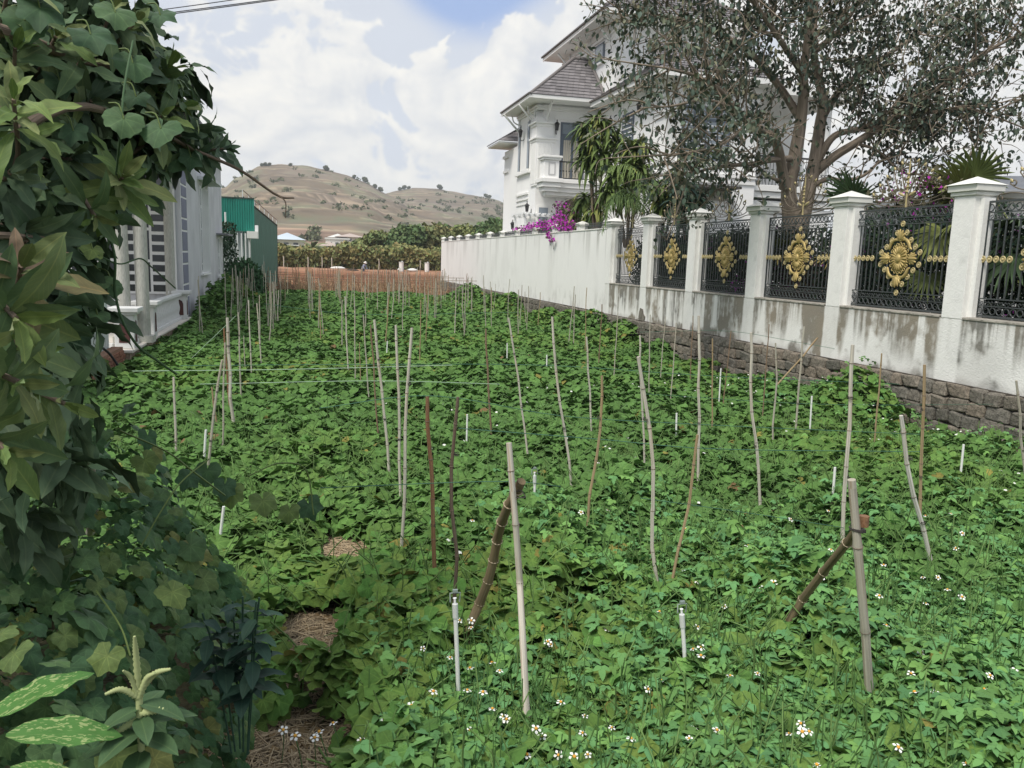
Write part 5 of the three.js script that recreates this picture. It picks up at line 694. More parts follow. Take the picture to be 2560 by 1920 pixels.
{ // weeds with three-part leaves and white daisy flowers along the near edge
  const R = rng(91), ov = (l, w, d, s) => blade(l, w, d, 4, 0.36, 0.22, 0.08, s), tri = (s) => { const a = ov(1, 0.5, 0.35, s), b = ov(0.72, 0.4, 0.3, s + 1), c = ov(0.72, 0.4, 0.3, s + 2); b.rotateY(1.15); c.rotateY(-1.15); a.translate(0, 0, 0.12); return merge([a, b, c]); };
  const G = [tri(0), tri(3), tri(7)], L = G.map(() => []), one = [ov(1, 0.55, 0.3, 2)], L1 = [[]];
  const dens = (x, z) => clamp(sm(-4.6, -3.2, z) * sm(0.15, 0.6, x) + 0.75 * sm(2.2, 3.4, x) * sm(-6.5, -4.6, z) * sm(-0.5, 0.5, n2(x * 0.9, z * 0.9) + 0.25) + 0.8 * sm(7.6, 8.4, x) * sm(-15, -12.5, z) + 0.55 * sm(0.1, 0.5, n2(x * 0.8 + 4, z * 0.8)) * sm(-9, -5, z) * sm(0.8, 1.6, x), 0, 1);
  for (let k = 0; k < 34000; k++) { const z = -2.25 - (k % 3 ? 4.2 : 12.5) * Math.pow(R(), 1.1), x = mix(-0.3, Math.min(9.85, -z * 1.15 + 0.6), R()); if (R() > dens(x, z) || R() < bareAt(x, z) * 0.9 || thicketH(x, z) > 0.2) continue;
    const h = Math.max(0.16, cropH(x, z)) * (0.35 + 0.85 * Math.pow(R(), 0.5)), b = 0.72 + 0.5 * R(), bl = R(), i = Math.floor(R() * 3); L[i].push([x, groundY(x, z) + 0.03 + h, z, R() * 6.3, 0.15 + (R() - 0.3) * 0.8, (R() - 0.5) * 0.7, 0.048 + 0.038 * R(), mix(0.12, 0.18, bl) * b, mix(0.285, 0.34, bl) * b, mix(0.115, 0.09, bl) * b]); }
  const weeds = new THREE.Group(); weeds.name = 'flowering_weeds'; weeds.userData = { kind: 'stuff', label: 'fine three-leaved flowering weeds growing through the near edge of the crop', category: 'weeds' }; scene.add(weeds);
  G.forEach((g, i) => scatter('weed_foliage', g, M_plainLeaf, L[i], weeds));
  const stems = []; const sg = tube([V(0, 0, 0), V(0.012, 0.5, 0), V(0, 1, 0.01)], 0.007, 4, false); for (let k = 0; k < 2600; k++) { const z = -2.3 - 4 * R(), x = mix(0, Math.min(8, -z * 1.15 + 0.6), R()); if (R() > dens(x, z) || thicketH(x, z) > 0.2) continue; stems.push([x, groundY(x, z), z, R() * 6.3, (R() - 0.5) * 0.6, (R() - 0.5) * 0.6, 0.25 + 0.2 * R(), 0.10, 0.2, 0.06]); } scatter('weed_stems', sg, M_plainLeaf, stems, weeds);
  // flowers one by one
  const M_pet = mat(0.86, 0.87, 0.82, 0.7, { side: THREE.DoubleSide }), M_yel = mat(0.72, 0.36, 0.05, 0.8), M_stem = mat(0.09, 0.19, 0.06, 0.7);
  const pg = blade(0.014, 0.011, 0.25, 3, 0.6, 0.1), cg = new THREE.SphereGeometry(0.0058, 7, 5); cg.scale(1, 0.75, 1);
  const make = () => { const t = thing('daisy_weed_flower', 'small white daisy-like flower with a yellow centre on a thin stem', 'flower', [0, 0, 0], 'white daisy flowers scattered over the weeds'); part('stem', tube(curve([[0.02, -0.2, 0.01], [0.006, -0.08, 0], [0, 0, 0]], 5), 0.0018, 4), M_stem, t); part('centre', cg, M_yel, t, [0, 0.003, 0]); for (let k = 0; k < 5; k++) part('petal', pg, M_pet, t, [Math.sin(k * 1.257) * 0.005, 0.001, Math.cos(k * 1.257) * 0.005], [0.1, k * 1.257, 0]); return t; };
  const first = make(); let n = 0;
  const put = (x, z, up) => { const o = n++ ? cloneAs(first, first.userData.label, first.userData.group) : first; o.position.set(x, groundY(x, z) + Math.max(0.2, cropH(x, z)) + up, z); o.rotation.set((R() - 0.5) * 0.9 + 0.25, R() * 6.3, (R() - 0.5) * 0.9); o.scale.setScalar(0.95 + 0.5 * R()); };
  for (const [x, y, z] of [[-0.10,0.30,-3.30], [-0.05,0.30,-3.24], [0.03,0.30,-3.21], [0.05,0.30,-3.25], [0.11,0.35,-3.31], [0.22,0.30,-3.16], [0.46,0.35,-3.36], [0.33,0.35,-3.30], [0.39,0.35,-3.25], [0.59,0.40,-3.90], [0.58,0.40,-3.49], [0.71,0.40,-3.77], [0.79,0.40,-3.65], [0.91,0.40,-3.68], [0.93,0.40,-3.60], [0.74,0.40,-3.47], [0.81,0.40,-3.44], [0.87,0.40,-3.22], [0.86,0.40,-3.24], [0.98,0.40,-3.12], [0.99,0.40,-3.06], [1.15,0.40,-3.29], [1.17,0.40,-3.04], [1.14,0.35,-2.89], [1.08,0.35,-2.89], [0.89,0.35,-2.95], [0.69,0.40,-3.16], [1.58,0.40,-3.81], [1.99,0.40,-4.03], [1.94,0.40,-3.43], [1.75,0.40,-2.91], [1.65,0.40,-2.94], [1.59,0.40,-2.86], [1.67,0.40,-3.31], [1.36,0.35,-2.95], [2.63,0.40,-3.99], [2.69,0.40,-3.97], [3.09,0.40,-4.33], [2.13,0.40,-2.85], [2.11,0.40,-2.80], [2.13,0.40,-2.79], [2.04,0.40,-2.80], [2.03,0.35,-2.59], [2.86,0.40,-3.03], [2.80,0.40,-2.81], [2.89,0.40,-2.55], [3.50,0.40,-3.04], [3.22,0.40,-2.92], [3.11,0.40,-2.84], [2.62,0.35,-2.43], [2.44,0.40,-2.61], [3.42,0.40,-4.77], [3.98,0.40,-4.21], [2.42,0.40,-4.39]]) put(x, z, 0.06);
  for (let k = 0; k < 60; k++) { const z = -2.7 - 3.6 * R(), x = mix(0.8, -z * 1.05, R()); if (dens(x, z) > 0.2) put(x, z, 0.03 + 0.08 * R()); }
  const far = []; for (let k = 0; k < 150; k++) { const z = -5.5 - 9 * R(), x = k % 2 ? mix(6.6, 9.6, R()) : mix(1, 9.5, R()); far.push([x, groundY(x, z) + cropH(x, z) + 0.05 + 0.05 * R(), z, R() * 6.3, (R() - 0.3), (R() - 0.5), 1.1 + 0.6 * R(), 0.85, 0.86, 0.8]); }
  const fl = merge([0, 1, 2, 3, 4].map((k) => { const g = pg.clone(); g.rotateY(k * 1.257); return g; })); const fo = scatter('distant_flowers', fl, M_plainLeaf, far); fo.userData = { kind: 'stuff', label: 'tiny white flower specks scattered across the farther weeds near the wall', category: 'flowers' };
}
{ // dry straw on the trodden strip
  const R = rng(14), g = tube(curve([[0, 0, -0.5], [0.03, 0.02, 0], [0, 0, 0.5]], 4), 0.018, 4, false), L = []; let guard = 0;
  while (L.length < 5200 && guard++ < 120000) { const x = mix(-0.6, 2.3, R()), z = mix(-7.6, -2.3, R()), b = bareAt(x, z); if (R() > b * 1.05) continue; const k = 0.6 + 0.7 * R(); L.push([x, groundY(x, z) + 0.004 + 0.02 * R() * R(), z, R() * 6.3, (R() - 0.5) * 0.25, (R() - 0.5) * 0.2, 0.07 + 0.13 * R(), 0.42 * k, 0.33 * k, 0.21 * k]); }
  const s = scatter('straw', g, mat(1, 1, 1, 0.9), L); s.userData = { kind: 'stuff', label: 'dry straw litter lying on the bare trodden strip', category: 'straw' };
  const lit = lobed(HEART, 4, 12, 1, 0.4, 0.3), D = []; guard = 0; while (D.length < 160 && guard++ < 9000) { const x = mix(-0.6, 2.3, R()), z = mix(-7, -2.3, R()); if (R() > bareAt(x, z)) continue; const k = 0.7 + 0.5 * R(); D.push([x, groundY(x, z) + 0.015, z, R() * 6.3, (R() - 0.5) * 0.9, (R() - 0.5) * 0.9, 0.025 + 0.025 * R(), 0.24 * k, 0.17 * k, 0.09 * k]); }
  const d = scatter('dead_leaves', lit, M_plainLeaf, D); d.userData = { kind: 'stuff', label: 'shrivelled brown leaves on the bare straw-covered strip', category: 'dead leaves' };
}
{ // strap-leaved grass tufts beside the strip
  const gB = [blade(0.42, 0.035, 0.9, 7, 0.35, 0.3), blade(0.34, 0.03, 0.6, 7, 0.4, 0.3), blade(0.3, 0.028, 1.2, 7, 0.35, 0.3)]; const R = rng(8), M_g = leafMat(bladeTex, 0.6); M_g.color.setRGB(0.085, 0.20, 0.075);
  const tuft = (label, x, z, n, k) => { const t = thing('grass_tuft', label, 'grass tuft', [x, groundY(x, z) + 0.02, z]); for (let i = 0; i < n; i++) { const m = part('blade', gB[i % 3], M_g, t, [(R() - 0.5) * 0.14, 0.02, (R() - 0.5) * 0.14], [-0.75 - 0.55 * R(), i * 2.4, 0]); m.rotation.order = 'YXZ'; m.scale.setScalar(k * (0.75 + 0.5 * R())); } };
  const a = [0.79,0.20,-4.71], b = [0.47,0.15,-4.32], c = [0.23,0.15,-5.40], d = [1.19,0.20,-4.08];
  tuft('broad-bladed grass tuft at the foot of the dark thin stake', a[0], a[2], 16, 1.0); tuft('broad-bladed grass tuft right of the straw patch, left of the white riser pipe', b[0], b[2], 16, 1.0); tuft('fine dark grass tuft above the straw patch, on its left edge', c[0], c[2], 26, 0.6); tuft('broad-bladed grass tuft between the two poles of the near pair', d[0], d[2], 14, 0.9);
}

// ---------- bamboo stakes, poles, riser pipes and strings ----------
const bambooTex = tex(128, 512, (u, v) => { const s = tf(u, v * 0.12, 5, 4, 2), d = tf(u, v * 0.5, 6, 4, 7); const k = clamp(0.84 + 0.5 * s + 0.34 * d, 0.25, 1.3), b = sm(0.0, 0.4, d + 0.6 * s) * 0.75; const c = 1 - 0.6 * sm(0.22, 0.42, tn(u, v * 0.06, 8, 9)) * sm(-0.2, 0.3, tf(u, v * 0.3, 4, 3, 12)); return [0.85 * k * c * (1 - b * 0.45), 0.83 * k * c * (1 - b * 0.55), 0.79 * k * c * (1 - b * 0.65)]; }, [1, 0.7]);
const M_bam = Object.fromEntries(Object.entries({ pale: [0.80, 0.77, 0.69], grey: [0.63, 0.61, 0.53], brown: [0.34, 0.24, 0.16], rust: [0.36, 0.20, 0.11], dark: [0.20, 0.15, 0.115], tan: [0.52, 0.40, 0.24], white: [0.86, 0.86, 0.82], olive: [0.27, 0.215, 0.125] }).map(([k, c]) => [k, mat(...c, 0.85, { map: bambooTex, bumpMap: bambooTex, bumpScale: 0.003 })]));
const M_tie = mat(0.05, 0.045, 0.04, 0.9), M_string = mat(0.05, 0.14, 0.09, 0.7), M_stringPale = mat(0.30, 0.42, 0.30, 0.7), M_cut = mat(0.40, 0.33, 0.23, 0.9);
const RS = rng(404), STAKES = [];
function culm(pts, r, joint = 0.26, radial = 7) {   // a cane swelling a little at each joint
  let len = 0; for (let i = 1; i < pts.length; i++) len += pts[i].distanceTo(pts[i - 1]); const c = new THREE.CatmullRomCurve3(pts), n = Math.max(2, Math.round(len / joint)), ts = []; const q = RS() * 0.5;
  for (let k = 0; k <= n; k++) { const t = (k + q) / n; for (const d of [-0.045, -0.012, 0, 0.012, 0.045]) { const v = t + d / len * 0.6; if (v > 0.002 && v < 0.998) ts.push([v, Math.abs(d) < 0.001 ? 1.16 : Math.abs(d) < 0.02 ? 1.12 : 1]); } }
  ts.push([0, 1], [1, 0.96]); ts.sort((a, b) => a[0] - b[0]); const sd = RS() * 50, P = ts.map(([t]) => c.getPoint(t).add(V(n2(t * n * 0.9 + sd, 1) * r * 0.75, 0, n2(t * n * 0.9 + sd, 7) * r * 0.75))); const R2 = ts.map((q2) => q2[1]);
  culm.joints = []; for (let k = 0; k <= n; k++) { const t = (k + q) / n; if (t > 0.02 && t < 0.99) culm.joints.push([c.getPoint(t).add(V(n2(t * n * 0.9 + sd, 1) * r * 0.75, 0, n2(t * n * 0.9 + sd, 7) * r * 0.75)), c.getTangent(t)]); }
  return tube(P, (t) => { const k = Math.round(t * (P.length - 1)); return r * R2[k] * mix(1.06, 0.9, ts[k][0]); }, radial);
}
const M_node = mat(0.15, 0.115, 0.085, 0.9);
function nodeRings(r) { return merge(culm.joints.map(([p, d]) => { const g = new THREE.TorusGeometry(r * 1.06, Math.max(0.0028, r * 0.2), 4, 9); g.rotateX(Math.PI / 2); g.applyQuaternion(new THREE.Quaternion().setFromUnitVectors(V(0, 1, 0), d)); g.translate(p.x, p.y, p.z); return g; })); }
function stake(x, z, tx, ty, tz, r, tone, label, bend = 0, group) {
  r *= z > -16 ? 0.66 : 0.85; const y0 = groundY(x, z) - 0.12, up = (ty - 0.25), dx = (tx - x) / Math.max(0.3, up), t = thing('bamboo_stake', label, 'stake', [x, 0, z], group);
  const A = V(-dx * 0.35, y0, 0), B = V(tx - x, ty, tz - z), d = B.clone().sub(A), w = bend * 0.035, sgn = RS() < 0.5 ? -1 : 1;
  const pts = [A, A.clone().addScaledVector(d, 0.33).add(V(sgn * w, 0, w * 0.5)), A.clone().addScaledVector(d, 0.68).add(V(-sgn * w * 0.8, 0, 0)), B];
  part('culm', culm(pts, r), M_bam[tone], t); if (z > -15) part('node_rings', nodeRings(r), M_node, t);
  if (r > 0.0108 && z > -16) for (const h of [0.45, 0.78]) { const c = A.clone().addScaledVector(d, h); part('string_tie', tube(Array.from({ length: 11 }, (_, i) => V(c.x + Math.cos(i * 1.26) * r * 1.18, c.y + i * 0.002, c.z + Math.sin(i * 1.26) * r * 1.18)), 0.003, 4), M_tie, t); }
  STAKES.push([x, z, tx, ty]); return t;
}
stake(0.95,-12.22,0.87,1.41,-12.22, 0.016, 'grey', 'thin grey bamboo stake at the left end of the middle cluster of stakes', 0.00);
stake(0.85,-9.49,0.76,1.49,-9.49, 0.015, 'brown', 'brown stake close behind the pale leaning stake, left of the field middle', 0.00);
stake(0.82,-7.86,0.67,1.68,-7.86, 0.021, 'pale', 'pale bamboo stake leaning left, tallest of the cluster left of the field middle', 0.00);
stake(0.81,-6.81,0.76,1.72,-6.81, 0.018, 'pale', 'pale straight bamboo stake, middle of the three tall stakes left of the brown pair', 0.30);
stake(0.70,-5.77,0.76,1.79,-5.77, 0.018, 'pale', 'pale bamboo stake leaning right, rightmost of the three tall pale stakes', 0.30);
stake(0.82,-4.93,0.75,1.43,-4.93, 0.021, 'rust', 'rust-brown thick stake, left one of the brown pair near the straw strip', 0.00);
stake(0.86,-4.57,0.88,1.49,-4.57, 0.017, 'dark', 'thin dark brown crooked stake above the near white riser pipe', 0.80);
stake(2.26,-9.55,2.16,1.45,-9.55, 0.019, 'brown', 'reddish brown stake standing alone right of the field middle', 0.00);
stake(2.44,-8.48,2.17,1.67,-8.48, 0.017, 'pale', 'pale bamboo stake leaning left, left one of two parallel leaning stakes', 0.30);
stake(2.41,-6.93,2.18,1.80,-6.93, 0.018, 'pale', 'pale bamboo stake leaning left, right one of two parallel leaning stakes', 0.30);
stake(3.61,-9.59,3.48,1.36,-9.59, 0.019, 'pale', 'short pale bamboo stake right of the two parallel leaning stakes', 0.00);
stake(2.18,-5.70,2.21,1.44,-5.70, 0.017, 'tan', 'tan kinked stake with a pale cut top, in the middle of the field', 0.90);
stake(3.63,-7.96,3.49,1.54,-7.96, 0.017, 'pale', 'pale bamboo stake crossed at the top by a longer leaning one', 0.00);
stake(2.24,-4.56,2.01,1.73,-4.56, 0.019, 'pale', 'long pale jointed bamboo stake bending right, foot among white flowers', 0.70);
stake(3.82,-7.05,3.70,1.82,-7.05, 0.021, 'pale', 'straight pale bamboo stake rising in front of the stained wall, brown stick against it', 0.00);
stake(2.34,-4.54,2.43,1.23,-4.54, 0.015, 'tan', 'thin tan stick leaning against the straight pale stake', 0.60);
stake(3.87,-6.06,3.68,1.75,-6.06, 0.020, 'pale', 'pale jointed bamboo stake bending left before the stone footing', 0.60);
stake(5.53,-8.38,5.42,1.42,-8.38, 0.016, 'grey', 'kinked grey stake with a loose stick propped against it', 0.90);
stake(5.96,-8.60,5.95,1.60,-8.60, 0.019, 'grey', 'grey stake leaning right, crossed by the loose propped stick', 0.00);
stake(3.98,-5.02,3.89,1.76,-5.02, 0.023, 'pale', 'pale tall bamboo stake leaning right, left of the near thick right pole', 0.20);
stake(7.00,-8.44,6.97,1.29,-8.44, 0.016, 'tan', 'tan stake right of the tall pale leaning stake, before the bushy weeds', 0.00);
stake(4.81,-5.19,4.69,1.59,-5.19, 0.019, 'tan', 'tan stake rising behind the white split cane near the wall', 0.00);
stake(4.33,-4.53,3.95,1.33,-4.53, 0.024, 'white', 'white split cane curving left, at the right of the field', -0.60);
stake(7.99,-7.14,7.70,1.14,-7.14, 0.022, 'grey', 'grey stake against the stone footing at the right edge of the photo', 0.00);
stake(5.43,-9.75,5.35,1.33,-9.75, 0.015, 'tan', 'thin tan stake before the left half of the visible stone footing', 0.00);
stake(6.89,-12.04,6.94,1.24,-12.04, 0.014, 'brown', 'thin brown stake in front of the peeling patch of the footing', 0.00);
stake(6.72,-10.56,6.71,1.47,-10.56, 0.013, 'brown', 'thin dark stick whose top crosses the stained plinth', 0.00);
stake(5.66,-11.52,5.67,1.40,-11.52, 0.014, 'grey', 'thin stake just right of where the bare stone footing begins', 0.00);
stake(7.36,-14.19,7.33,1.33,-14.19, 0.015, 'brown', 'dark-topped stake standing before the white plinth, right of the broken render', 0.00);
stake(6.73,-14.21,6.75,1.31,-14.21, 0.014, 'grey', 'thin grey stake at the broken patch of render', 0.00);
stake(5.55,-12.12,5.49,1.48,-12.12, 0.015, 'grey', 'greenish thin stake left of the broken patch of render', 0.00);
stake(5.66,-13.97,5.68,1.39,-13.97, 0.014, 'grey', 'thin stake below the first grille, among the wall-foot leaves', 0.00);
stake(6.15,-16.06,6.15,1.42,-16.06, 0.014, 'brown', 'dark-topped stake below the pillar beside the solid wall', 0.00);
stake(11.62,-13.10,11.63,0.77,-13.10, 0.017, 'grey', 'stub of a stake poking out of the bushy weeds by the wall', 0.00);
stake(-0.86,-10.21,-0.89,1.50,-10.21, 0.030, 'pale', 'thick pale split bamboo, tallest of the tight left cluster of stakes', 0.00);
stake(-0.92,-10.66,-0.97,1.33,-10.66, 0.019, 'rust', 'brown splintered stake hugging the thick pale bamboo on the left', 0.00);
stake(-0.90,-7.78,-0.73,1.30,-7.78, 0.019, 'grey', 'grey stake leaning right into the tight left cluster', 0.30);
stake(-1.05,-10.23,-1.09,0.65,-10.23, 0.017, 'tan', 'short stick leaning left beside the tight left cluster', 0.00);
stake(-0.84,-8.80,-0.80,1.35,-8.80, 0.015, 'grey', 'thin straight grey stake in the tight left cluster', 0.00);
stake(-0.89,-12.16,-0.91,1.43,-12.16, 0.018, 'grey', 'grey stake just right of the tight left cluster', 0.00);
stake(-1.04,-15.24,-1.06,0.78,-15.24, 0.013, 'grey', 'short thin stake behind the left row', 0.00);
stake(-0.87,-14.36,-0.91,1.48,-14.36, 0.018, 'pale', 'pale stake second right of the tight left cluster', 0.00);
stake(-0.80,-15.98,-0.85,1.33,-15.98, 0.018, 'pale', 'pale stake third right of the tight left cluster', 0.00);
stake(-0.95,-18.82,-0.95,1.34,-18.82, 0.014, 'grey', 'thin stake behind the third pale stake of the left row', 0.00);
stake(-0.76,-19.08,-0.70,1.40,-19.08, 0.017, 'grey', 'stake at the far end of the left row, near the shed corner', 0.00);
stake(-0.76,-24.91,-0.71,1.19,-24.91, 0.018, 'pale', 'pale stake in the left row before the green shed', 0.00);
stake(0.80,-15.20,0.75,1.53,-15.20, 0.021, 'pale', 'pale stake of the dense clump left of the field middle', 0.00);
stake(0.89,-19.60,0.90,1.22,-19.60, 0.016, 'grey', 'grey stake at the back of the dense clump left of middle', 0.00);
stake(0.84,-13.58,0.82,1.60,-13.58, 0.016, 'grey', 'thin grey stake, right end of the dense clump left of middle', 0.00);
stake(0.91,-13.36,0.89,0.87,-13.36, 0.013, 'tan', 'short thin stick beside the dense clump left of middle', 0.00);
stake(2.26,-15.96,2.27,1.45,-15.96, 0.016, 'tan', 'thin tan stake behind the rightmost of the three tall pale stakes', 0.00);
stake(-1.23,-8.20,-1.21,1.08,-8.20, 0.018, 'pale', 'lone pale stake in the shaded left part of the crop', 0.00);
{ // the two propped pole pairs close to the viewer
  const q = thing('pole_with_prop', 'near weathered grey pole propped by a crooked brown bamboo, left pair of the foreground', 'propped pole');
  const P = (a, b) => V(...a), a = [0.99,0.20,-3.16], z = a[2], top = [0.94,1.43,-3.62];
  part('pole', culm([V(a[0], -0.1, z), V(...[1.04,0.67,-3.62]), V(...[0.99,1.09,-3.60]), V(...top)], 0.0165, 0.42, 9), M_bam.pale, q); part('node_rings', nodeRings(0.016), M_node, q);
  part('prop', culm([V(...[0.80,0.10,-3.94]), V(...[0.94,0.29,-4.20]), V(...[1.00,0.56,-4.12]), V(...[1.02,0.80,-4.02]), V(...[1.01,1.06,-3.78]), V(...[1.03,1.23,-3.66])], 0.026, 0.16, 10), M_bam.olive, q); part('node_rings', nodeRings(0.0255), M_cut, q);
  const tie = (x, y, zz, r) => part('wire_tie', tube(Array.from({ length: 30 }, (_, i) => V(x + Math.cos(i * 0.9) * r, y + (i % 7) * 0.004 - 0.012, zz + Math.sin(i * 0.9) * r * 0.8)), 0.003, 4), M_tie, q);
  const tp = [1.00,1.17,-3.63]; tie(tp[0], tp[1], tp[2], 0.042);
  const r = thing('pole_with_prop', 'near thick weathered grey pole with a straight olive bamboo prop, right pair of the foreground', 'propped pole');
  part('pole', culm([V(...[2.54,0.05,-2.87]), V(...[2.65,0.23,-3.05]), V(...[2.50,0.82,-3.00]), V(...[2.36,1.38,-2.95])], 0.021, 0.33, 10), M_bam.grey, r); part('node_rings', nodeRings(0.0205), M_node, r);
  part('prop', culm([V(...[2.55,0.10,-3.78]), V(...[2.66,0.53,-3.60]), V(...[2.48,1.16,-3.02])], 0.0225, 0.3, 10), M_bam.olive, r); part('node_rings', nodeRings(0.022), M_cut, r);
  part('prop_end', new THREE.CylinderGeometry(0.024, 0.024, 0.05, 8), M_bam.rust, r, [2.49,1.16,-3.02]);
  const t2 = [2.42,1.13,-2.97]; part('wire_tie', tube(Array.from({ length: 24 }, (_, i) => V(t2[0] + Math.cos(i * 0.9) * 0.036, t2[1] + (i % 6) * 0.004, t2[2] + Math.sin(i * 0.9) * 0.036)), 0.003, 4), M_tie, r);
  const s = thing('loose_stick', 'loose pale stick propped slantwise between two stakes before the footing', 'stick'); part('culm', culm([V(...[7.61,0.38,-11.60]), V(...[8.00,0.80,-11.60]), V(...[8.30,1.17,-11.60])], 0.014), M_bam.tan, s);
  const w = thing('wooden_stub', 'short split weathered stub standing in the dark leaves at the lower left', 'stake stub'); part('culm', culm([V(...[-1.24,0.60,-5.10]), V(...[-0.75,1.54,-3.11])], 0.022, 0.5), M_bam.grey, w);
}
{ // white water risers with their little sprinkler heads
  const M_pvc = mat(0.74, 0.75, 0.73, 0.45), M_head = mat(0.25, 0.30, 0.28, 0.5);
  const riser = (x, z, tx, ty, tz, r, label, head) => { r *= 0.78; const t = thing('water_riser', label, 'pipe', [x, 0, z]), top = V(tx - x, ty, tz - z), base = V((x - tx) * 0.25, groundY(x, z) - 0.05, 0); part('pipe', tube([base, base.clone().lerp(top, 0.5), top], r, 9), M_pvc, t);
    const d = top.clone().sub(base).normalize(); if (head) { part('coupling', tube([top.clone().addScaledVector(d, -0.02), top.clone().addScaledVector(d, 0.05)], r * 1.35, 9), mat(0.6, 0.62, 0.6, 0.5), t); part('nozzle', tube([top.clone().addScaledVector(d, 0.05), top.clone().addScaledVector(d, 0.075), top.clone().addScaledVector(d, 0.08)], (q) => r * (q > 0.8 ? 0.9 : 0.55), 8), M_white, t); const b = top.clone().addScaledVector(d, 0.06);
      part('sprinkler_frame', tube([b.clone().add(V(-0.022, 0, 0)), b.clone().add(V(-0.024, 0.045, 0)), b.clone().add(V(0.024, 0.045, 0)), b.clone().add(V(0.022, 0, 0))], 0.004, 4), M_head, t); part('spinner', bx(b.x - 0.012, b.x + 0.012, b.y + 0.048, b.y + 0.062, b.z - 0.006, b.z + 0.006), M_head, t); } };
  riser(0.72,-3.55,0.69,0.62,-3.55, 0.0135, 'near white riser pipe with a sprinkler head, beside the crooked brown prop', true);
  riser(1.90,-3.46,1.84,0.51,-3.46, 0.0135, 'near grey-white riser pipe half hidden by weeds, between the two propped poles', true);
  riser(4.40,-5.74,4.39,0.63,-5.74, 0.014, 'white riser pipe beside the tall leaning stake at the right', false);
  riser(1.84,-6.09,1.82,0.51,-6.09, 0.014, 'white riser pipe just right of the near left propped pole', true);
  riser(1.84,-9.00,1.84,0.50,-9.00, 0.014, 'white riser pipe right of the dark crooked stake', false);
  riser(4.38,-14.13,4.37,0.57,-14.13, 0.016, 'white riser pipe in mid field between the two parallel leaning stakes', false);
  riser(4.47,-8.88,4.45,0.49,-8.88, 0.015, 'white riser pipe left of the straight pale stake, right of centre', false);
  riser(6.87,-9.59,6.85,0.55,-9.59, 0.016, 'white riser pipe in the crop before the stone footing, right of the grey crossed stake', false);
  riser(6.97,-12.33,6.96,0.56,-12.33, 0.016, 'white riser pipe near the wall, below the bare stone footing', false);
  riser(-0.64,-6.11,-0.59,0.41,-6.11, 0.014, 'white riser tip poking from the leaves beside the thicket', false);
  riser(-0.97,-8.12,-0.93,0.57,-8.12, 0.015, 'white riser pipe left of the leaning grey stake in the left cluster', false);
  riser(1.67,-16.75,1.69,0.54,-16.75, 0.016, 'small white riser pipe between the tall pale stakes and the field middle', false);
  riser(4.23,-16.55,4.22,0.53,-16.55, 0.016, 'small far white riser pipe behind the reddish brown stake', false);
  riser(7.01,-7.05,7.00,0.45,-7.05, 0.016, 'white riser pipe at the right edge among flowering weeds', false);
}
{ // the many farther stakes, in loose rows; beyond the crop they stand in red soil
  const R = rng(63); const rows = []; const G1 = 'thin bamboo stakes in the far half of the crop', G2 = 'bare stakes in the red soil beyond the crop', G3 = 'thin bamboo stakes along the left of the crop by the house';
  const lab1 = 'thin upright bamboo stake in the far half of the crop', lab2 = 'thin brown stake standing in the red soil beyond the crop', lab3 = 'thin stake in the far left row near the grey house';
  for (let k = 0; k < 118; k++) { const z = -17 - 27 * Math.pow(R(), 0.75), row = Math.round(mix(-1, 7, R())), x = -0.9 + row * 1.28 + (R() - 0.5) * 0.35; const h = 1.35 + 0.45 * R(), ln = (R() - 0.5) * 0.18; stake(x, z, x + ln, h + groundY(x, z), z, 0.012 + 0.004 * R(), R() < 0.7 ? 'grey' : R() < 0.5 ? 'tan' : 'pale', lab1, 0.3, G1); }
  for (let k = 0; k < 16; k++) { const z = -19 - 24 * R(), x = -2.1 + (R() - 0.5) * 1.0; stake(x, z, x + (R() - 0.5) * 0.15, 1.5 + 0.35 * R(), z, 0.014, 'grey', lab3, 0.3, G3); }
  for (let k = 0; k < 112; k++) { const z = -45.5 - 21 * R(), x = mix(-2.2 + (z + 45) * 0.02, 10.5, Math.floor(R() * 15) / 15 + R() * 0.03); const h = 1.25 + 0.5 * R(), ln = (R() - 0.5) * 0.3; stake(x, z, x + ln, h - 0.15, z, 0.016 + 0.008 * R(), R() < 0.35 ? 'tan' : R() < 0.5 ? 'brown' : 'dark', lab2, 0.3, G2); }
}
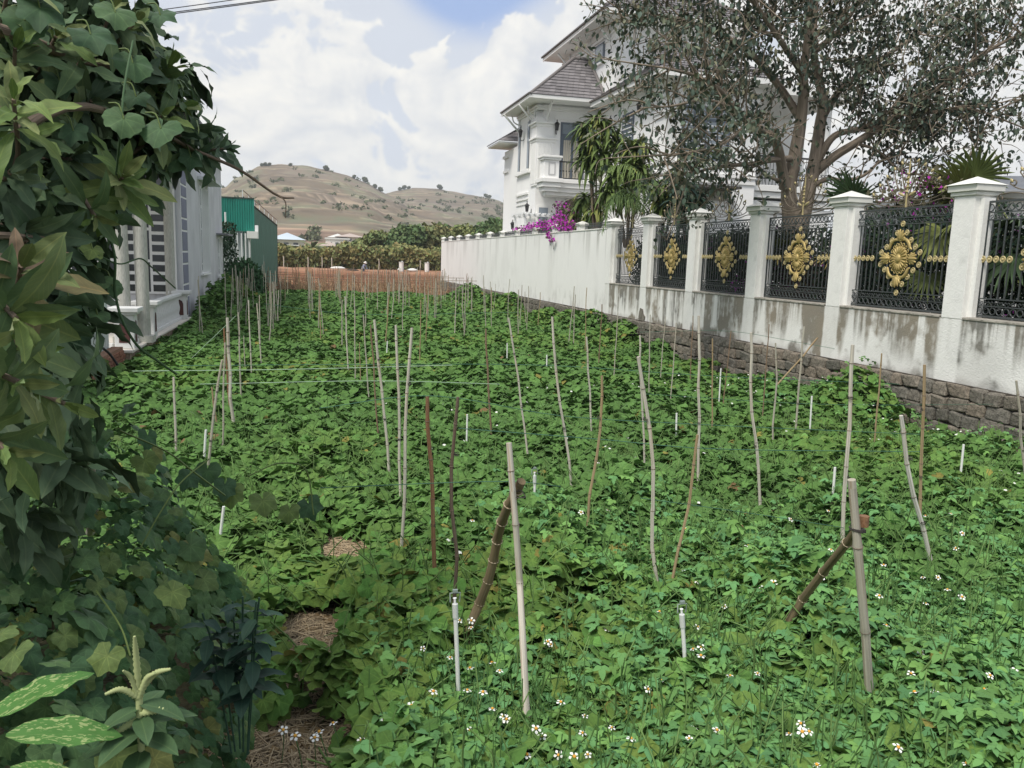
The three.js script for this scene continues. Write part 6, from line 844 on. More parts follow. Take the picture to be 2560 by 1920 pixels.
{ // green strings tied from stake to stake
  const line = (pts, r, m, label) => lone('trellis_string', tube(curve(pts, 26), r, 4), m, label, 'string');
  line([[-1.62,1.11,-8.40], [-0.24,1.12,-8.40], [1.54,1.16,-8.40]], 0.004, M_stringPale, 'pale string from the left cluster to the tall pale stakes, lower one');
  line([[-1.55,0.81,-11.00], [0.63,0.82,-11.00], [3.40,0.80,-11.00], [5.86,0.64,-11.00], [9.50,0.47,-11.00]], 0.0045, M_string, 'long dark green string crossing the whole mid field');
  line([[-1.10,0.85,-9.20], [0.85,0.87,-9.20], [2.27,0.82,-9.20]], 0.004, M_stringPale, 'pale string crossing between left cluster and field middle, just above the leaves');
  line([[0.13,0.94,-7.20], [1.10,1.04,-7.20], [2.38,0.83,-7.20], [3.74,0.72,-7.20], [6.55,0.54,-7.20]], 0.0035, M_string, 'dark green string passing the tops of the brown pair of stakes');
  line([[1.16,0.99,-6.00], [2.34,0.87,-6.00], [3.24,0.77,-6.00], [5.48,0.67,-6.00]], 0.0035, M_string, 'dark green string from the dark crooked stake to the right side');
  line([[0.08,1.05,-4.30], [1.05,1.13,-4.00], [1.41,1.03,-4.20]], 0.0022, M_string, 'thin string meeting the top of the near left propped pole');
  line([[2.27,0.68,-5.00], [3.06,0.54,-5.00], [3.95,0.37,-5.00]], 0.0024, M_string, 'low dark string sagging over leaves right of the long jointed stake');
  line([[-1.60,0.72,-12.50], [-0.97,1.35,-12.50]], 0.004, M_stringPale, 'short slanting string at the top of the tight left cluster');
  line([[6.59,0.93,-15.00], [8.66,0.96,-15.00], [9.53,0.85,-14.00], [10.34,0.73,-13.00]], 0.004, M_string, 'string sagging before the stained plinth to the right stakes');
  line([[-1.00,0.95,-22.00], [1.27,0.72,-22.00], [5.96,0.83,-22.00]], 0.006, M_string, 'far thin string crossing the crop below the red soil');
  line([[4.22,0.63,-9.50], [6.93,0.45,-9.50], [10.30,0.40,-9.50]], 0.003, M_string, 'thin string running to the right edge before the footing');
}

// ---------- garden behind the wall ----------
const M_strap = [[0.16, 0.235, 0.07], [0.20, 0.27, 0.08], [0.12, 0.195, 0.065], [0.26, 0.29, 0.08]].map((c) => { const m = leafMat(bladeTex, 0.6); m.color.setRGB(...c); return m; });
const M_strapDark = [[0.04, 0.095, 0.065], [0.055, 0.115, 0.07], [0.035, 0.075, 0.055]].map((c) => { const m = leafMat(bladeTex, 0.55); m.color.setRGB(...c); return m; });
function strapPlant(label, foot, rosettes, mats, len, wid, per, seed) {   // leaning canes, each ending in a drooping whorl of strap leaves
  const t = thing('strap_leaved_shrub', label, 'shrub', foot), R = rng(seed), gs = [0, 1, 2].map((k) => blade(len * (0.85 + 0.15 * k), wid, 0.55 + 0.45 * k, 5, 0.42, 0.3));
  let count = 0; const rest = [], hold = (n, g, mm, pt, pos) => { const o = new THREE.Mesh(g, mm); o.position.set(...pos); rest.push(o); return o; };
  rosettes.forEach(([x, y, z], i) => { const p = V(x - foot[0], y - foot[1], z - foot[2]); part('cane', tube(curve([[p.x * 0.15, 0, p.z * 0.15], [p.x * 0.55, p.y * 0.5, p.z * 0.6], [p.x, p.y, p.z]], 8), (u) => 0.045 * (1 - 0.4 * u), 6), M_bark, t);
    for (let k = 0; k < per; k++) { const far2 = count > 290; const m = (far2 ? hold : part)('leaf', gs[k % 3], mats[Math.floor(R() * mats.length)], t, [p.x + (R() - 0.5) * 0.08, p.y - 0.34 * R() + 0.06, p.z + (R() - 0.5) * 0.08]); m.rotation.order = 'YXZ'; const up = k / per; m.rotation.set(0.55 - 1.55 * Math.pow(up, 0.8) + 0.3 * (R() - 0.5), k * 2.399 + R() * 0.4, (R() - 0.5) * 0.4); m.scale.setScalar(0.75 + 0.45 * R()); count++; } });
  if (rest.length) { const f = part('rear_leaves', merge(rest.map((o) => { o.updateMatrix(); return o.geometry.clone().applyMatrix4(o.matrix); })), mats[0], t); f.userData.kind = 'stuff'; }
  return t;
}
const ros = (L, R, n, s) => { const o = []; for (const [x, y, z] of L) for (let k = 0; k < n; k++) o.push([x + (R() - 0.5) * s, y + (R() - 0.5) * s, z + (R() - 0.5) * s]); return o; };
{
  const R = rng(2);
  strapPlant('tallest strap-leaved shrub with drooping bunches on bare canes, beside the villa balcony', [10.74,3.13,-29.00], ros([[10.52,7.49,-29.00], [10.19,7.11,-29.00], [10.88,7.20,-29.00], [10.49,6.56,-29.00], [10.38,6.00,-29.20], [10.86,6.13,-28.80], [11.18,6.89,-29.00]], R, 1, 0.25), M_strap, 0.8, 0.125, 90, 11);
  strapPlant('short strap-leaved shrub at the foot of the tallest one, right of the bougainvillea', [10.75,2.84,-29.79], ros([[10.75,4.86,-30.15], [10.75,4.34,-30.93], [10.75,4.25,-29.18], [10.70,3.91,-29.88]], R, 1, 0.2), M_strap, 0.6, 0.115, 84, 12);
  strapPlant('broad strap-leaved shrub of many bunches between the tallest one and the palm fronds', [11.43,2.85,-27.50], ros([[11.75,6.59,-27.50], [11.31,6.33,-27.50], [11.03,5.86,-27.50], [11.72,5.90,-27.50], [10.90,5.36,-27.50], [11.49,5.33,-27.50], [10.68,4.79,-27.50], [11.12,4.66,-27.30]], R, 1, 0.3), M_strap, 0.76, 0.125, 84, 13);
  strapPlant('yellow-green strap-leaved shrub directly right of the palm fronds, above the second grille', [10.96,3.05,-23.50], ros([[10.79,4.70,-23.50], [11.14,4.53,-23.50], [10.72,4.27,-23.50]], R, 1, 0.2), M_strap, 0.56, 0.105, 80, 14);
  strapPlant('dark blue-green strap-leaved shrub above the third grille, left of the tree trunk', [11.22,3.05,-22.50], ros([[11.11,4.58,-22.50], [11.47,4.24,-22.50], [10.83,4.15,-22.40], [11.24,3.87,-22.40]], R, 1, 0.2), M_strapDark, 0.66, 0.12, 74, 15);
}
function feather(len, n, drop, seed) {     // arching frond of narrow leaflets on one rib
  const R = rng(seed), rib = curve([[0, 0, 0], [0, len * 0.42, len * 0.18], [0, len * 0.62, len * 0.5], [0, len * (0.62 - drop), len * 0.82]], 20), gs = [tube(rib, (u) => 0.022 * (1 - 0.8 * u), 5)];
  for (let i = 3; i < 21; i++) for (const s of [-1, 1]) for (let j = 0; j < 2; j++) { const p = rib[Math.min(20, i)].clone().lerp(rib[Math.max(0, i - 1)], j * 0.5), l = len * 0.34 * Math.sin(Math.PI * clamp(i / 22, 0.12, 0.96)) + 0.06; const g = blade(l, 0.028, 0.5, 4, 0.3, 0.5); g.rotateX(0.25 + 0.2 * R()); g.rotateY(s * (0.75 + 0.25 * R())); g.translate(p.x, p.y, p.z); gs.push(g); }
  return merge(gs);
}
{
  const t = thing('areca_palm', 'feathery palm with arching green fronds rising behind the second grille', 'palm', [10.95,2.56,-24.00]); const R = rng(6), fr = [feather(2.2, 20, 0.1, 1), feather(1.9, 20, 0.4, 2), feather(2.4, 20, 0.0, 3)];
  for (const [a, l, k, s] of [[-1.35, 0.1, 0, 1], [-0.7, 0.25, 1, 1], [1.3, -0.05, 2, 1.05], [0.2, 0.0, 2, 1.0], [2.5, 0.2, 1, 0.9], [-2.2, 0.35, 1, 0.9], [-1.5, 0.55, 1, 0.95], [3.1, 0, 0, 0.9]]) { const m = part('frond', fr[k], M_strap[[0, 2, 1][k]], t, [0, 0.9, 0]); m.rotation.order = 'YXZ'; m.rotation.set(l - 0.2, a, 0); m.scale.setScalar(s * 1.25); }
  part('trunk', tube([V(0, -2, 0), V(0, 1.0, 0)], 0.09, 7), M_bark, t);
}
function fanLeaf(r, n, seed) { const gs = []; for (let i = 0; i < n; i++) { const a = mix(-2.1, 2.1, i / (n - 1)), g = blade(r * (1 - 0.12 * Math.abs(a) / 2), r * 0.095, 0.35 + 0.12 * Math.sin(i * 1.7 + seed), 5, 0.4, 0.7); g.rotateY(a); gs.push(g); } return merge(gs); }
{
  const fan = [fanLeaf(0.85, 22, 0), fanLeaf(0.75, 20, 2)], R = rng(41);
  const palm = (label, foot, heads, m, s) => { const t = thing('fan_palm', label, 'palm', foot); part('trunk', tube([V(0, -0.5, 0), V(0, 0.5, 0)], 0.12, 7), M_barkDark, t); heads.forEach(([x, y, z, yaw, pitch], i) => { const p = V(x - foot[0], y - foot[1], z - foot[2]); part('leaf_stalk', tube(curve([[0, 0.4, 0], [p.x * 0.4, p.y * 0.7, p.z * 0.4], [p.x, p.y, p.z]], 8), 0.014, 5), m[0], t); const f = part('fan_leaf', fan[i % 2], m[i % m.length], t, [p.x, p.y, p.z]); f.rotation.order = 'YXZ'; f.rotation.set(pitch, yaw, 0); f.scale.setScalar(s * (0.9 + 0.2 * R())); }); };
  const PL = [[0.27, 0.31, 0.10], [0.21, 0.27, 0.09]].map((c) => { const m = leafMat(bladeTex, 0.6); m.color.setRGB(...c); return m; }), PD = [[0.10, 0.17, 0.08], [0.13, 0.19, 0.09]].map((c) => { const m = leafMat(bladeTex, 0.6); m.color.setRGB(...c); return m; });
  palm('pale fan palm whose drooping leaf shows through the largest whole grille', [11.2, 1.0, -10.9], [[10.60,3.03,-11.67, -1.2, 0.9], [10.80,2.24,-12.10, -0.8, 0.8], [10.80,3.14,-11.59, -2.4, 0.7]], PL, 0.8);
  palm('big fan palm standing above the tallest visible pillar at the right', [12.6, 1.0, -11.6], [[11.90,3.88,-12.78, -1.5, -1.0], [12.20,4.11,-12.75, -0.9, -1.1], [11.60,3.72,-12.72, -2.0, -0.6], [11.70,3.23,-13.15, -2.2, 0.3]], PL, 0.95);
  palm('small fan palm poking up behind the pillar right of the tree trunk', [11.6, 1.0, -13.9], [[11.20,3.85,-15.00, -1.3, -1.2], [11.30,3.76,-14.86, -0.6, -1.0], [11.20,3.61,-15.16, -2.2, -0.9]], PD, 0.85);
  palm('dry yellowish fan palm behind the grille below the tree trunk', [11.4, 0.8, -16.0], [[10.80,2.58,-16.79, -1.6, 0.2], [10.90,2.86,-16.74, -1.0, -0.4], [10.90,2.59,-14.87, -0.5, 0.3]], [leafMat(bladeTex, 0.7), PL[1]].map((m, i) => { if (!i) m.color.setRGB(0.36, 0.29, 0.11); return m; }), 0.75);
  palm('fan palm at the right edge behind the last grille', [11.3, 1.0, -8.2], [[10.90,2.60,-10.40, -1.5, 0.7], [11.00,3.11,-10.46, -1.2, -0.2], [11.20,2.87,-10.81, -2.0, 0.4]], PD, 0.9);
}
{ // dark garden shrubs right behind the grilles
  const shrub = (label, cat, z0, z1, top, cols, seed, flowers) => { const t = thing('garden_shrub', label, cat, [11.15, 0.3, (z0 + z1) / 2]), R = rng(seed), L = [], n = Math.round(Math.abs(z1 - z0) * 4200), lg = blade(1, 0.52, 0.3, 3, 0.42, 0.3); for (let k = 0; k < n; k++) { const z = (z1 - z0) * (R() - 0.5), x = (R() - 0.3) * 1.1, lim = top + 0.28 * n2(z * 2.2 + seed, 3) + 0.15 * n2(z * 6, seed), y = lim * Math.pow(R(), 0.75), c = cols[Math.floor(R() * cols.length)], v = 0.6 + 0.7 * R(); const fl = flowers && y > lim * 0.35 && R() < flowers * sm(0.0, 0.5, n2(z * 2.5 + 7, y * 2 + seed)); L.push([x, y, z, R() * 6.3, R() * 6.3, R() * 6.3, (fl ? 0.05 : 0.07) + 0.05 * R(), ...(fl ? [0.33 * v, 0.06 * v, 0.34 * v] : c.map((q) => q * v))]); }
    const m = scatter('foliage', lg, M_foliage, L, t); for (let k = 0; k < 6; k++) { const z = (z1 - z0) * (k / 6 - 0.42); part('stem', tube(curve([[0, -0.3, z], [0.05, top * 0.4, z + 0.1], [-0.05, top * 0.8, z - 0.15]], 6), (u) => 0.03 * (1 - 0.6 * u), 5), M_barkDark, t); } return t; };
  const D = [[0.028, 0.055, 0.035], [0.04, 0.07, 0.04], [0.02, 0.042, 0.032], [0.055, 0.075, 0.04]], P = [[0.06, 0.07, 0.05], [0.05, 0.06, 0.045], [0.035, 0.055, 0.035]];
  shrub('dark clipped shrub with a few magenta bracts behind the largest whole grille', 'shrub', -10.5, -13.6, 2.95, D, 1, 0.10); shrub('dark shrub behind the grille below the big tree, beside its trunk', 'shrub', -13.6, -15.7, 2.9, D, 2, 0.04); shrub('reddish brown twiggy shrub behind the left half of the grille below the tree', 'shrub', -15.7, -16.8, 2.3, [[0.10, 0.07, 0.07], [0.06, 0.05, 0.045], [0.05, 0.06, 0.04]], 3, 0.05);
  shrub('dark shrub tinged with purple bougainvillea behind the third grille from the solid wall', 'shrub', -16.8, -19.7, 2.9, P, 4, 0.35); shrub('dark shrub behind the second grille from the solid wall', 'shrub', -19.7, -22.7, 2.8, D, 5, 0.05); shrub('dark shrub behind the grille nearest the solid wall', 'shrub', -22.7, -25.8, 2.8, D, 6, 0.02); shrub('dark shrub behind the last grille at the right edge', 'shrub', -7.2, -10.5, 2.9, D, 7, 0.05);
  // bougainvillea heads above the fence
  const boug = (label, lobes, per, share, seed, twigs) => { const o = lobes[0], t = thing('bougainvillea', label, 'bougainvillea', [o[0], 1, o[2]]), R = rng(seed), L = [], Q = [], pet = blade(1, 0.8, 0.4, 2, 0.5, 0.4); for (const [x, y, z, a, b, c] of lobes) for (let k = 0; k < per * a * b * 8; k++) { const th = R() * 6.28, ph = Math.acos(2 * R() - 1), r = Math.pow(R(), 0.45), px = x + Math.sin(ph) * Math.cos(th) * a * r - o[0], py = y + Math.cos(ph) * b * r - 1, pz = z + Math.sin(ph) * Math.sin(th) * c * r - o[2], v = 0.65 + 0.7 * R(); if (R() < share) L.push([px, py, pz, R() * 6.3, R() * 6.3, R() * 6.3, 0.07 + 0.05 * R(), 0.50 * v, 0.055 * v, 0.46 * v]); else Q.push([px, py, pz, R() * 6.3, R() * 6.3, R() * 6.3, 0.08 + 0.06 * R(), 0.11 * v, 0.105 * v, 0.065 * v]); }
    scatter('bracts', pet, M_foliage, L, t); scatter('foliage', pet, M_foliage, Q, t); for (const [x, y, z] of lobes.map((q) => [q[0] - o[0], q[1] - 1, q[2] - o[2]])) part('stem', tube(curve([[0.3, -0.5, 0], [x * 0.5 + 0.2, y * 0.6, z * 0.5], [x, y, z]], 8), (u) => 0.03 * (1 - 0.75 * u), 5), M_barkDark, t); return t; };
  boug('bright magenta bougainvillea spilling over the solid white wall below the villa corner', [[10.10,3.81,-33.21, 0.4, 0.24, 1.3], [10.10,3.80,-35.04, 0.4, 0.18, 1.4], [10.10,3.78,-36.93, 0.4, 0.12, 1.6], [10.15,3.75,-31.43, 0.45, 0.24, 1.0], [10.15,3.62,-30.15, 0.4, 0.2, 0.7], [10.40,4.09,-32.79, 0.3, 0.2, 0.6], [9.85,3.34,-32.22, 0.12, 0.16, 0.3], [9.85,3.14,-31.63, 0.09, 0.12, 0.2]], 300, 0.75, 61);
  boug('twiggy bougainvillea with pinkish bracts against the porch arch', [[10.70,4.32,-32.13, 0.4, 0.5, 0.8], [10.90,4.59,-34.13, 0.35, 0.35, 0.6], [10.60,4.02,-31.04, 0.35, 0.35, 0.6]], 120, 0.35, 62);
  boug('sparse purple bougainvillea behind the crest of the largest whole grille', [[11.40,3.78,-13.31, 0.7, 0.45, 0.8], [11.30,3.78,-13.84, 0.5, 0.3, 0.6], [11.50,3.79,-12.82, 0.6, 0.4, 0.6], [11.80,4.09,-13.60, 0.5, 0.4, 0.6]], 55, 0.22, 63);
}
{ // the big tree behind the fence
  const t = thing('spreading_tree', 'big spreading tree with twin brown trunks and sparse dark leaves behind the grilles', 'tree', [11.75, 0.4, -17.5]), O = t.position, R = rng(1234), L = (p) => V(...p).sub(O);
  const limbs = [], add = (pts, r0, r1, parent, name = 'limb') => { const c = curve(pts.map((p) => p.isVector3 ? p : L(p)), pts.length * 5); limbs.push([c, r0, r1]); return part(name, tube(c, [r0, r1], r0 > 0.1 ? 10 : 6), r0 > 0.05 ? M_trunk : M_twig, parent); };
  const M_trunk = mat(0.46, 0.40, 0.335, 0.95, { map: barkTex, bumpMap: barkTex, bumpScale: 0.03 }), M_twig = mat(0.44, 0.38, 0.31, 0.95, { map: barkTex });
  const trunk = part('trunk', tube(curve([L([11.75, 0.2, -17.5]), L([11.72, 1.6, -17.5]), L([11.62, 2.9, -17.5]), L([11.6, 3.7, -17.5])], 12), (u) => mix(0.32, 0.29, u) + 0.03 * Math.sin(u * 9), 12), M_trunk, t);
  const sL = add([L([11.58, 3.0, -17.5]), [11.35,4.14,-17.50], [11.38,4.96,-17.40], [11.45,5.68,-17.40], [11.40,6.22,-17.30], [11.37,6.89,-17.30], [11.31,8.05,-17.20], [11.25,9.41,-17.20]], 0.2, 0.05, t, 'trunk');
  const sR = add([L([11.72, 3.0, -17.5]), [12.02,4.11,-17.70], [12.21,4.98,-17.80], [12.33,5.82,-17.90], [12.36,6.37,-17.90], [12.22,6.93,-18.00], [12.03,7.63,-18.00], [12.06,8.73,-18.10], [12.09,10.12,-18.20]], 0.19, 0.045, t, 'trunk');
  const B = [];
  B.push(add([[11.17,4.19,-17.40], [10.84,4.90,-17.20], [10.55,5.21,-17.00], [10.08,5.37,-16.80], [9.60,5.49,-16.60], [9.13,5.71,-16.40], [8.65,6.01,-16.20], [7.97,6.20,-16.00], [7.15,6.25,-15.80]], 0.13, 0.025, t));
  B.push(add([[11.34,4.90,-17.40], [10.40,4.74,-17.00], [9.85,4.61,-16.80], [9.10,4.50,-16.50], [8.45,4.35,-16.30], [7.84,4.18,-16.20]], 0.075, 0.015, t));
  B.push(add([[11.05,4.32,-17.30], [10.45,4.40,-17.00], [10.00,4.58,-16.80], [9.50,4.31,-16.60]], 0.05, 0.012, t));
  B.push(add([[12.29,4.95,-17.80], [12.54,5.51,-17.60], [13.07,5.69,-17.40], [13.54,5.87,-17.20], [14.37,5.70,-17.00], [15.05,5.79,-17.00]], 0.10, 0.02, t));
  B.push(add([[12.24,4.66,-17.80], [12.63,5.06,-17.60], [13.01,5.35,-17.40], [13.35,5.64,-17.20], [13.80,6.00,-17.00], [14.29,6.36,-16.80], [14.99,7.03,-16.50], [15.84,7.64,-16.30], [16.84,8.11,-16.00]], 0.12, 0.03, t));
  B.push(add([[12.12,4.31,-17.70], [12.44,4.49,-17.50], [12.76,4.44,-17.40], [13.25,4.59,-17.30], [13.65,4.97,-17.20], [14.29,5.16,-17.10]], 0.065, 0.018, t));
  B.push(add([[13.02,5.35,-17.40], [13.50,5.18,-17.20], [13.96,4.74,-17.00], [14.25,4.60,-16.90]], 0.04, 0.012, t));
  B.push(add([[12.34,5.92,-17.90], [12.95,6.71,-18.10], [14.25,7.60,-18.40], [15.95,8.72,-18.70], [17.61,9.87,-19.00]], 0.10, 0.03, t));
  B.push(add([[11.46,5.78,-17.40], [10.96,6.68,-17.80], [10.28,7.48,-18.20], [9.39,7.95,-18.60], [8.52,8.24,-19.00], [7.61,8.05,-19.30]], 0.10, 0.025, t));
  B.push(add([[11.38,6.75,-17.30], [10.49,7.39,-17.00], [9.64,7.99,-16.70], [8.98,8.67,-16.50]], 0.08, 0.03, t));
  B.push(add([[12.07,7.51,-18.00], [12.54,8.09,-17.60], [12.88,9.08,-17.20]], 0.08, 0.03, t));
  B.push(add([[9.13,5.71,-16.40], [8.14,5.72,-15.90], [7.23,5.46,-15.50], [6.42,5.31,-15.20]], 0.04, 0.012, t));
  B.push(add([[9.60,5.49,-16.60], [9.01,5.05,-16.20], [8.39,4.76,-15.90], [7.57,4.57,-15.70], [7.17,4.45,-15.60]], 0.04, 0.012, t));
  B.push(add([[13.80,6.00,-17.00], [14.33,6.03,-16.50], [14.96,6.10,-16.10], [15.72,5.84,-15.80]], 0.05, 0.012, t));
  // side twigs with leaves at their ends
  const leaves = [], twigs = [], V0 = V(0, 0, 0);
  const spray = (p, dir, len, n) => { const e = p.clone().addScaledVector(dir, len), m = p.clone().lerp(e, 0.5).add(V(R() - 0.5, R() - 0.3, R() - 0.5).multiplyScalar(len * 0.25)); twigs.push(tube(curve([p, m, e], 5), [0.011, 0.004], 4, false)); for (let k = 0; k < n; k++) { const u = 0.3 + 0.75 * R(), q = p.clone().lerp(e, Math.min(1, u)).add(V(R() - 0.5, R() - 0.6, R() - 0.5).multiplyScalar(0.32)); const v = 0.55 + 0.8 * R(), br = R(); leaves.push([q.x, q.y, q.z, R() * 6.3, 0.4 + (R() - 0.3) * 1.6, (R() - 0.5) * 1.6, 0.10 + 0.075 * R(), mix(0.075, 0.155, br * br) * v, mix(0.105, 0.145, br) * v, mix(0.085, 0.09, br) * v]); } };
  const DENS = [1, 1, 0.4, 0.25, 0.3, 0.4, 0.85, 0.2, 0.25, 1, 1, 1, 1, 0.4, 0.25, 0.85];
  limbs.forEach(([c, r0, r1], li) => { const n = c.length, main = li < 2, step = main ? 3 : 1; for (let i = Math.floor(n * (main ? 0.55 : 0.3)); i < n; i += step) { const k = r0 > 0.06 ? 2 : 1; for (let j = 0; j < k; j++) { if (R() > DENS[li] + 0.35 * sm(0.6, 1, i / n)) continue; const f = i / n, dir = c[Math.min(n - 1, i + 1)].clone().sub(c[Math.max(0, i - 1)]).normalize().multiplyScalar(0.5).add(V(R() - 0.5, R() * 0.9 - 0.4, R() - 0.5).multiplyScalar(1.9)).normalize(), len = 0.6 + 1.1 * R(), e = c[i].clone().addScaledVector(dir, len), m = c[i].clone().lerp(e, 0.5).add(V(R() - 0.5, R() - 0.2, R() - 0.5).multiplyScalar(0.25)), cc = curve([c[i], m, e], 6); twigs.push(tube(cc, [0.022, 0.009], 4, false));
    const sub = 2 + Math.floor(R() * 3); for (let s = 0; s < sub; s++) spray(cc[2 + Math.floor(R() * 5)], V(R() - 0.5, R() - 0.35, R() - 0.5).normalize().addScaledVector(dir, 0.6).normalize(), 0.35 + 0.55 * R(), 6 + Math.floor(R() * 8)); } } });
  // denser heads of foliage in the upper crown
  for (const [x, y, z, a, b, c, n] of [[...[9.73,7.79,-17.50], 1.5, 1.2, 1.4, 50], [...[9.78,6.55,-17.40], 0.8, 1.3, 1.2, 55], [...[13.83,7.83,-17.50], 1.9, 1.3, 1.6, 75], [...[15.69,7.05,-17.00], 1.5, 1.3, 1.4, 55], [...[14.79,5.96,-17.00], 1.1, 0.8, 1.0, 34], [...[15.97,8.15,-16.50], 1.3, 1.1, 1.3, 40], [...[12.84,6.63,-17.20], 0.9, 0.8, 0.9, 30], [...[8.57,7.86,-18.20], 1.2, 0.8, 1.0, 26], [...[15.76,5.67,-16.50], 1.0, 0.55, 0.9, 20], [...[8.10,4.49,-16.20], 0.9, 0.4, 0.6, 22], [...[8.33,5.10,-16.00], 0.6, 0.3, 0.5, 7], [...[6.91,6.54,-16.50], 0.8, 0.6, 0.7, 14], [...[12.27,8.84,-17.50], 2.5, 0.8, 1.8, 60], [...[7.18,5.78,-15.80], 0.9, 0.5, 0.8, 12], [...[11.45,7.14,-17.00], 0.9, 0.8, 0.8, 16], [...[9.31,4.26,-16.60], 0.5, 0.3, 0.4, 8]]) for (let k = 0; k < n; k++) { const th = R() * 6.28, ph = Math.acos(2 * R() - 1), r = Math.pow(R(), 0.4), p = L([x + Math.sin(ph) * Math.cos(th) * a * r, y + Math.cos(ph) * b * r, z + Math.sin(ph) * Math.sin(th) * c * r]); spray(p, V(R() - 0.5, R() - 0.4, R() - 0.5).normalize(), 0.4 + 0.5 * R(), 11 + Math.floor(R() * 11)); }
  const tw = part('twigs', merge(twigs), M_twig, t); tw.userData.kind = 'stuff';
  scatter('leaves', blade(1, 0.52, 0.35, 3, 0.45, 0.3), new THREE.MeshPhysicalMaterial({ roughness: 0.6, specularIntensity: 0.4, side: THREE.DoubleSide }), leaves, t);
  console.log('tree leaves', leaves.length);
}
{ // bush and broad-leaved plant by the shed, creeper on the house end
  const R = rng(17), L = []; const t = thing('dark_bush', 'rounded dark bush crowding the far corner of the grey house', 'bush', [-2.95, 0.2, -38.8]); const lg = blade(1, 0.5, 0.3, 3, 0.42, 0.3); for (let k = 0; k < 5200; k++) { const th = R() * 6.3, ph = Math.acos(1 - R() * 1.2), r = Math.pow(R(), 0.35); const v = 0.6 + 0.7 * R(); L.push([Math.sin(ph) * Math.cos(th) * 1.0 * r + 0.35, Math.cos(ph) * 1.75 * r, Math.sin(ph) * Math.sin(th) * 2.2 * r, R() * 6.3, R() * 6.3, R() * 6.3, 0.13 + 0.09 * R(), 0.055 * v, 0.125 * v, 0.055 * v]); } scatter('foliage', lg, M_foliage, L, t); part('stem', tube([V(0, -0.4, 0), V(0.05, 0.6, 0), V(0.1, 1.3, 0.1)], 0.05, 6), M_barkDark, t);
  const b = thing('broad_leaved_plant', 'broad-leaved plant with large pale upright leaves on top of the dark bush by the shed', 'plant', [-2.82,0.42,-37.50]), gs = [blade(0.95, 0.36, 0.35, 6, 0.42, 0.3), blade(0.8, 0.32, 0.7, 6, 0.42, 0.3)], m = [[0.19, 0.29, 0.15], [0.14, 0.24, 0.11]].map((c) => { const q = leafMat(bladeTex, 0.55); q.color.setRGB(...c); return q; });
  for (let k = 0; k < 13; k++) { const o = part('leaf', gs[k % 2], m[k % 2], b, [(R() - 0.5) * 0.3, 0.1 + 0.3 * R(), (R() - 0.5) * 0.3]); o.rotation.order = 'YXZ'; o.rotation.set(-1.15 + 0.75 * R(), k * 2.4, (R() - 0.5) * 0.4); }
  const c = thing('creeper', 'dark creeper climbing the gap between the grey house and the green shed', 'creeper', [-3.5, 0, -41.5]), C = []; for (let k = 0; k < 1500; k++) { const v = 0.5 + 0.6 * R(); C.push([(R() - 0.5) * 0.7, 3.6 * R(), (R() - 0.5) * 2.2, R() * 6.3, R() * 6.3, R() * 6.3, 0.12 + 0.08 * R(), 0.04 * v, 0.075 * v, 0.045 * v]); } scatter('foliage', lg, M_foliage, C, c);
}

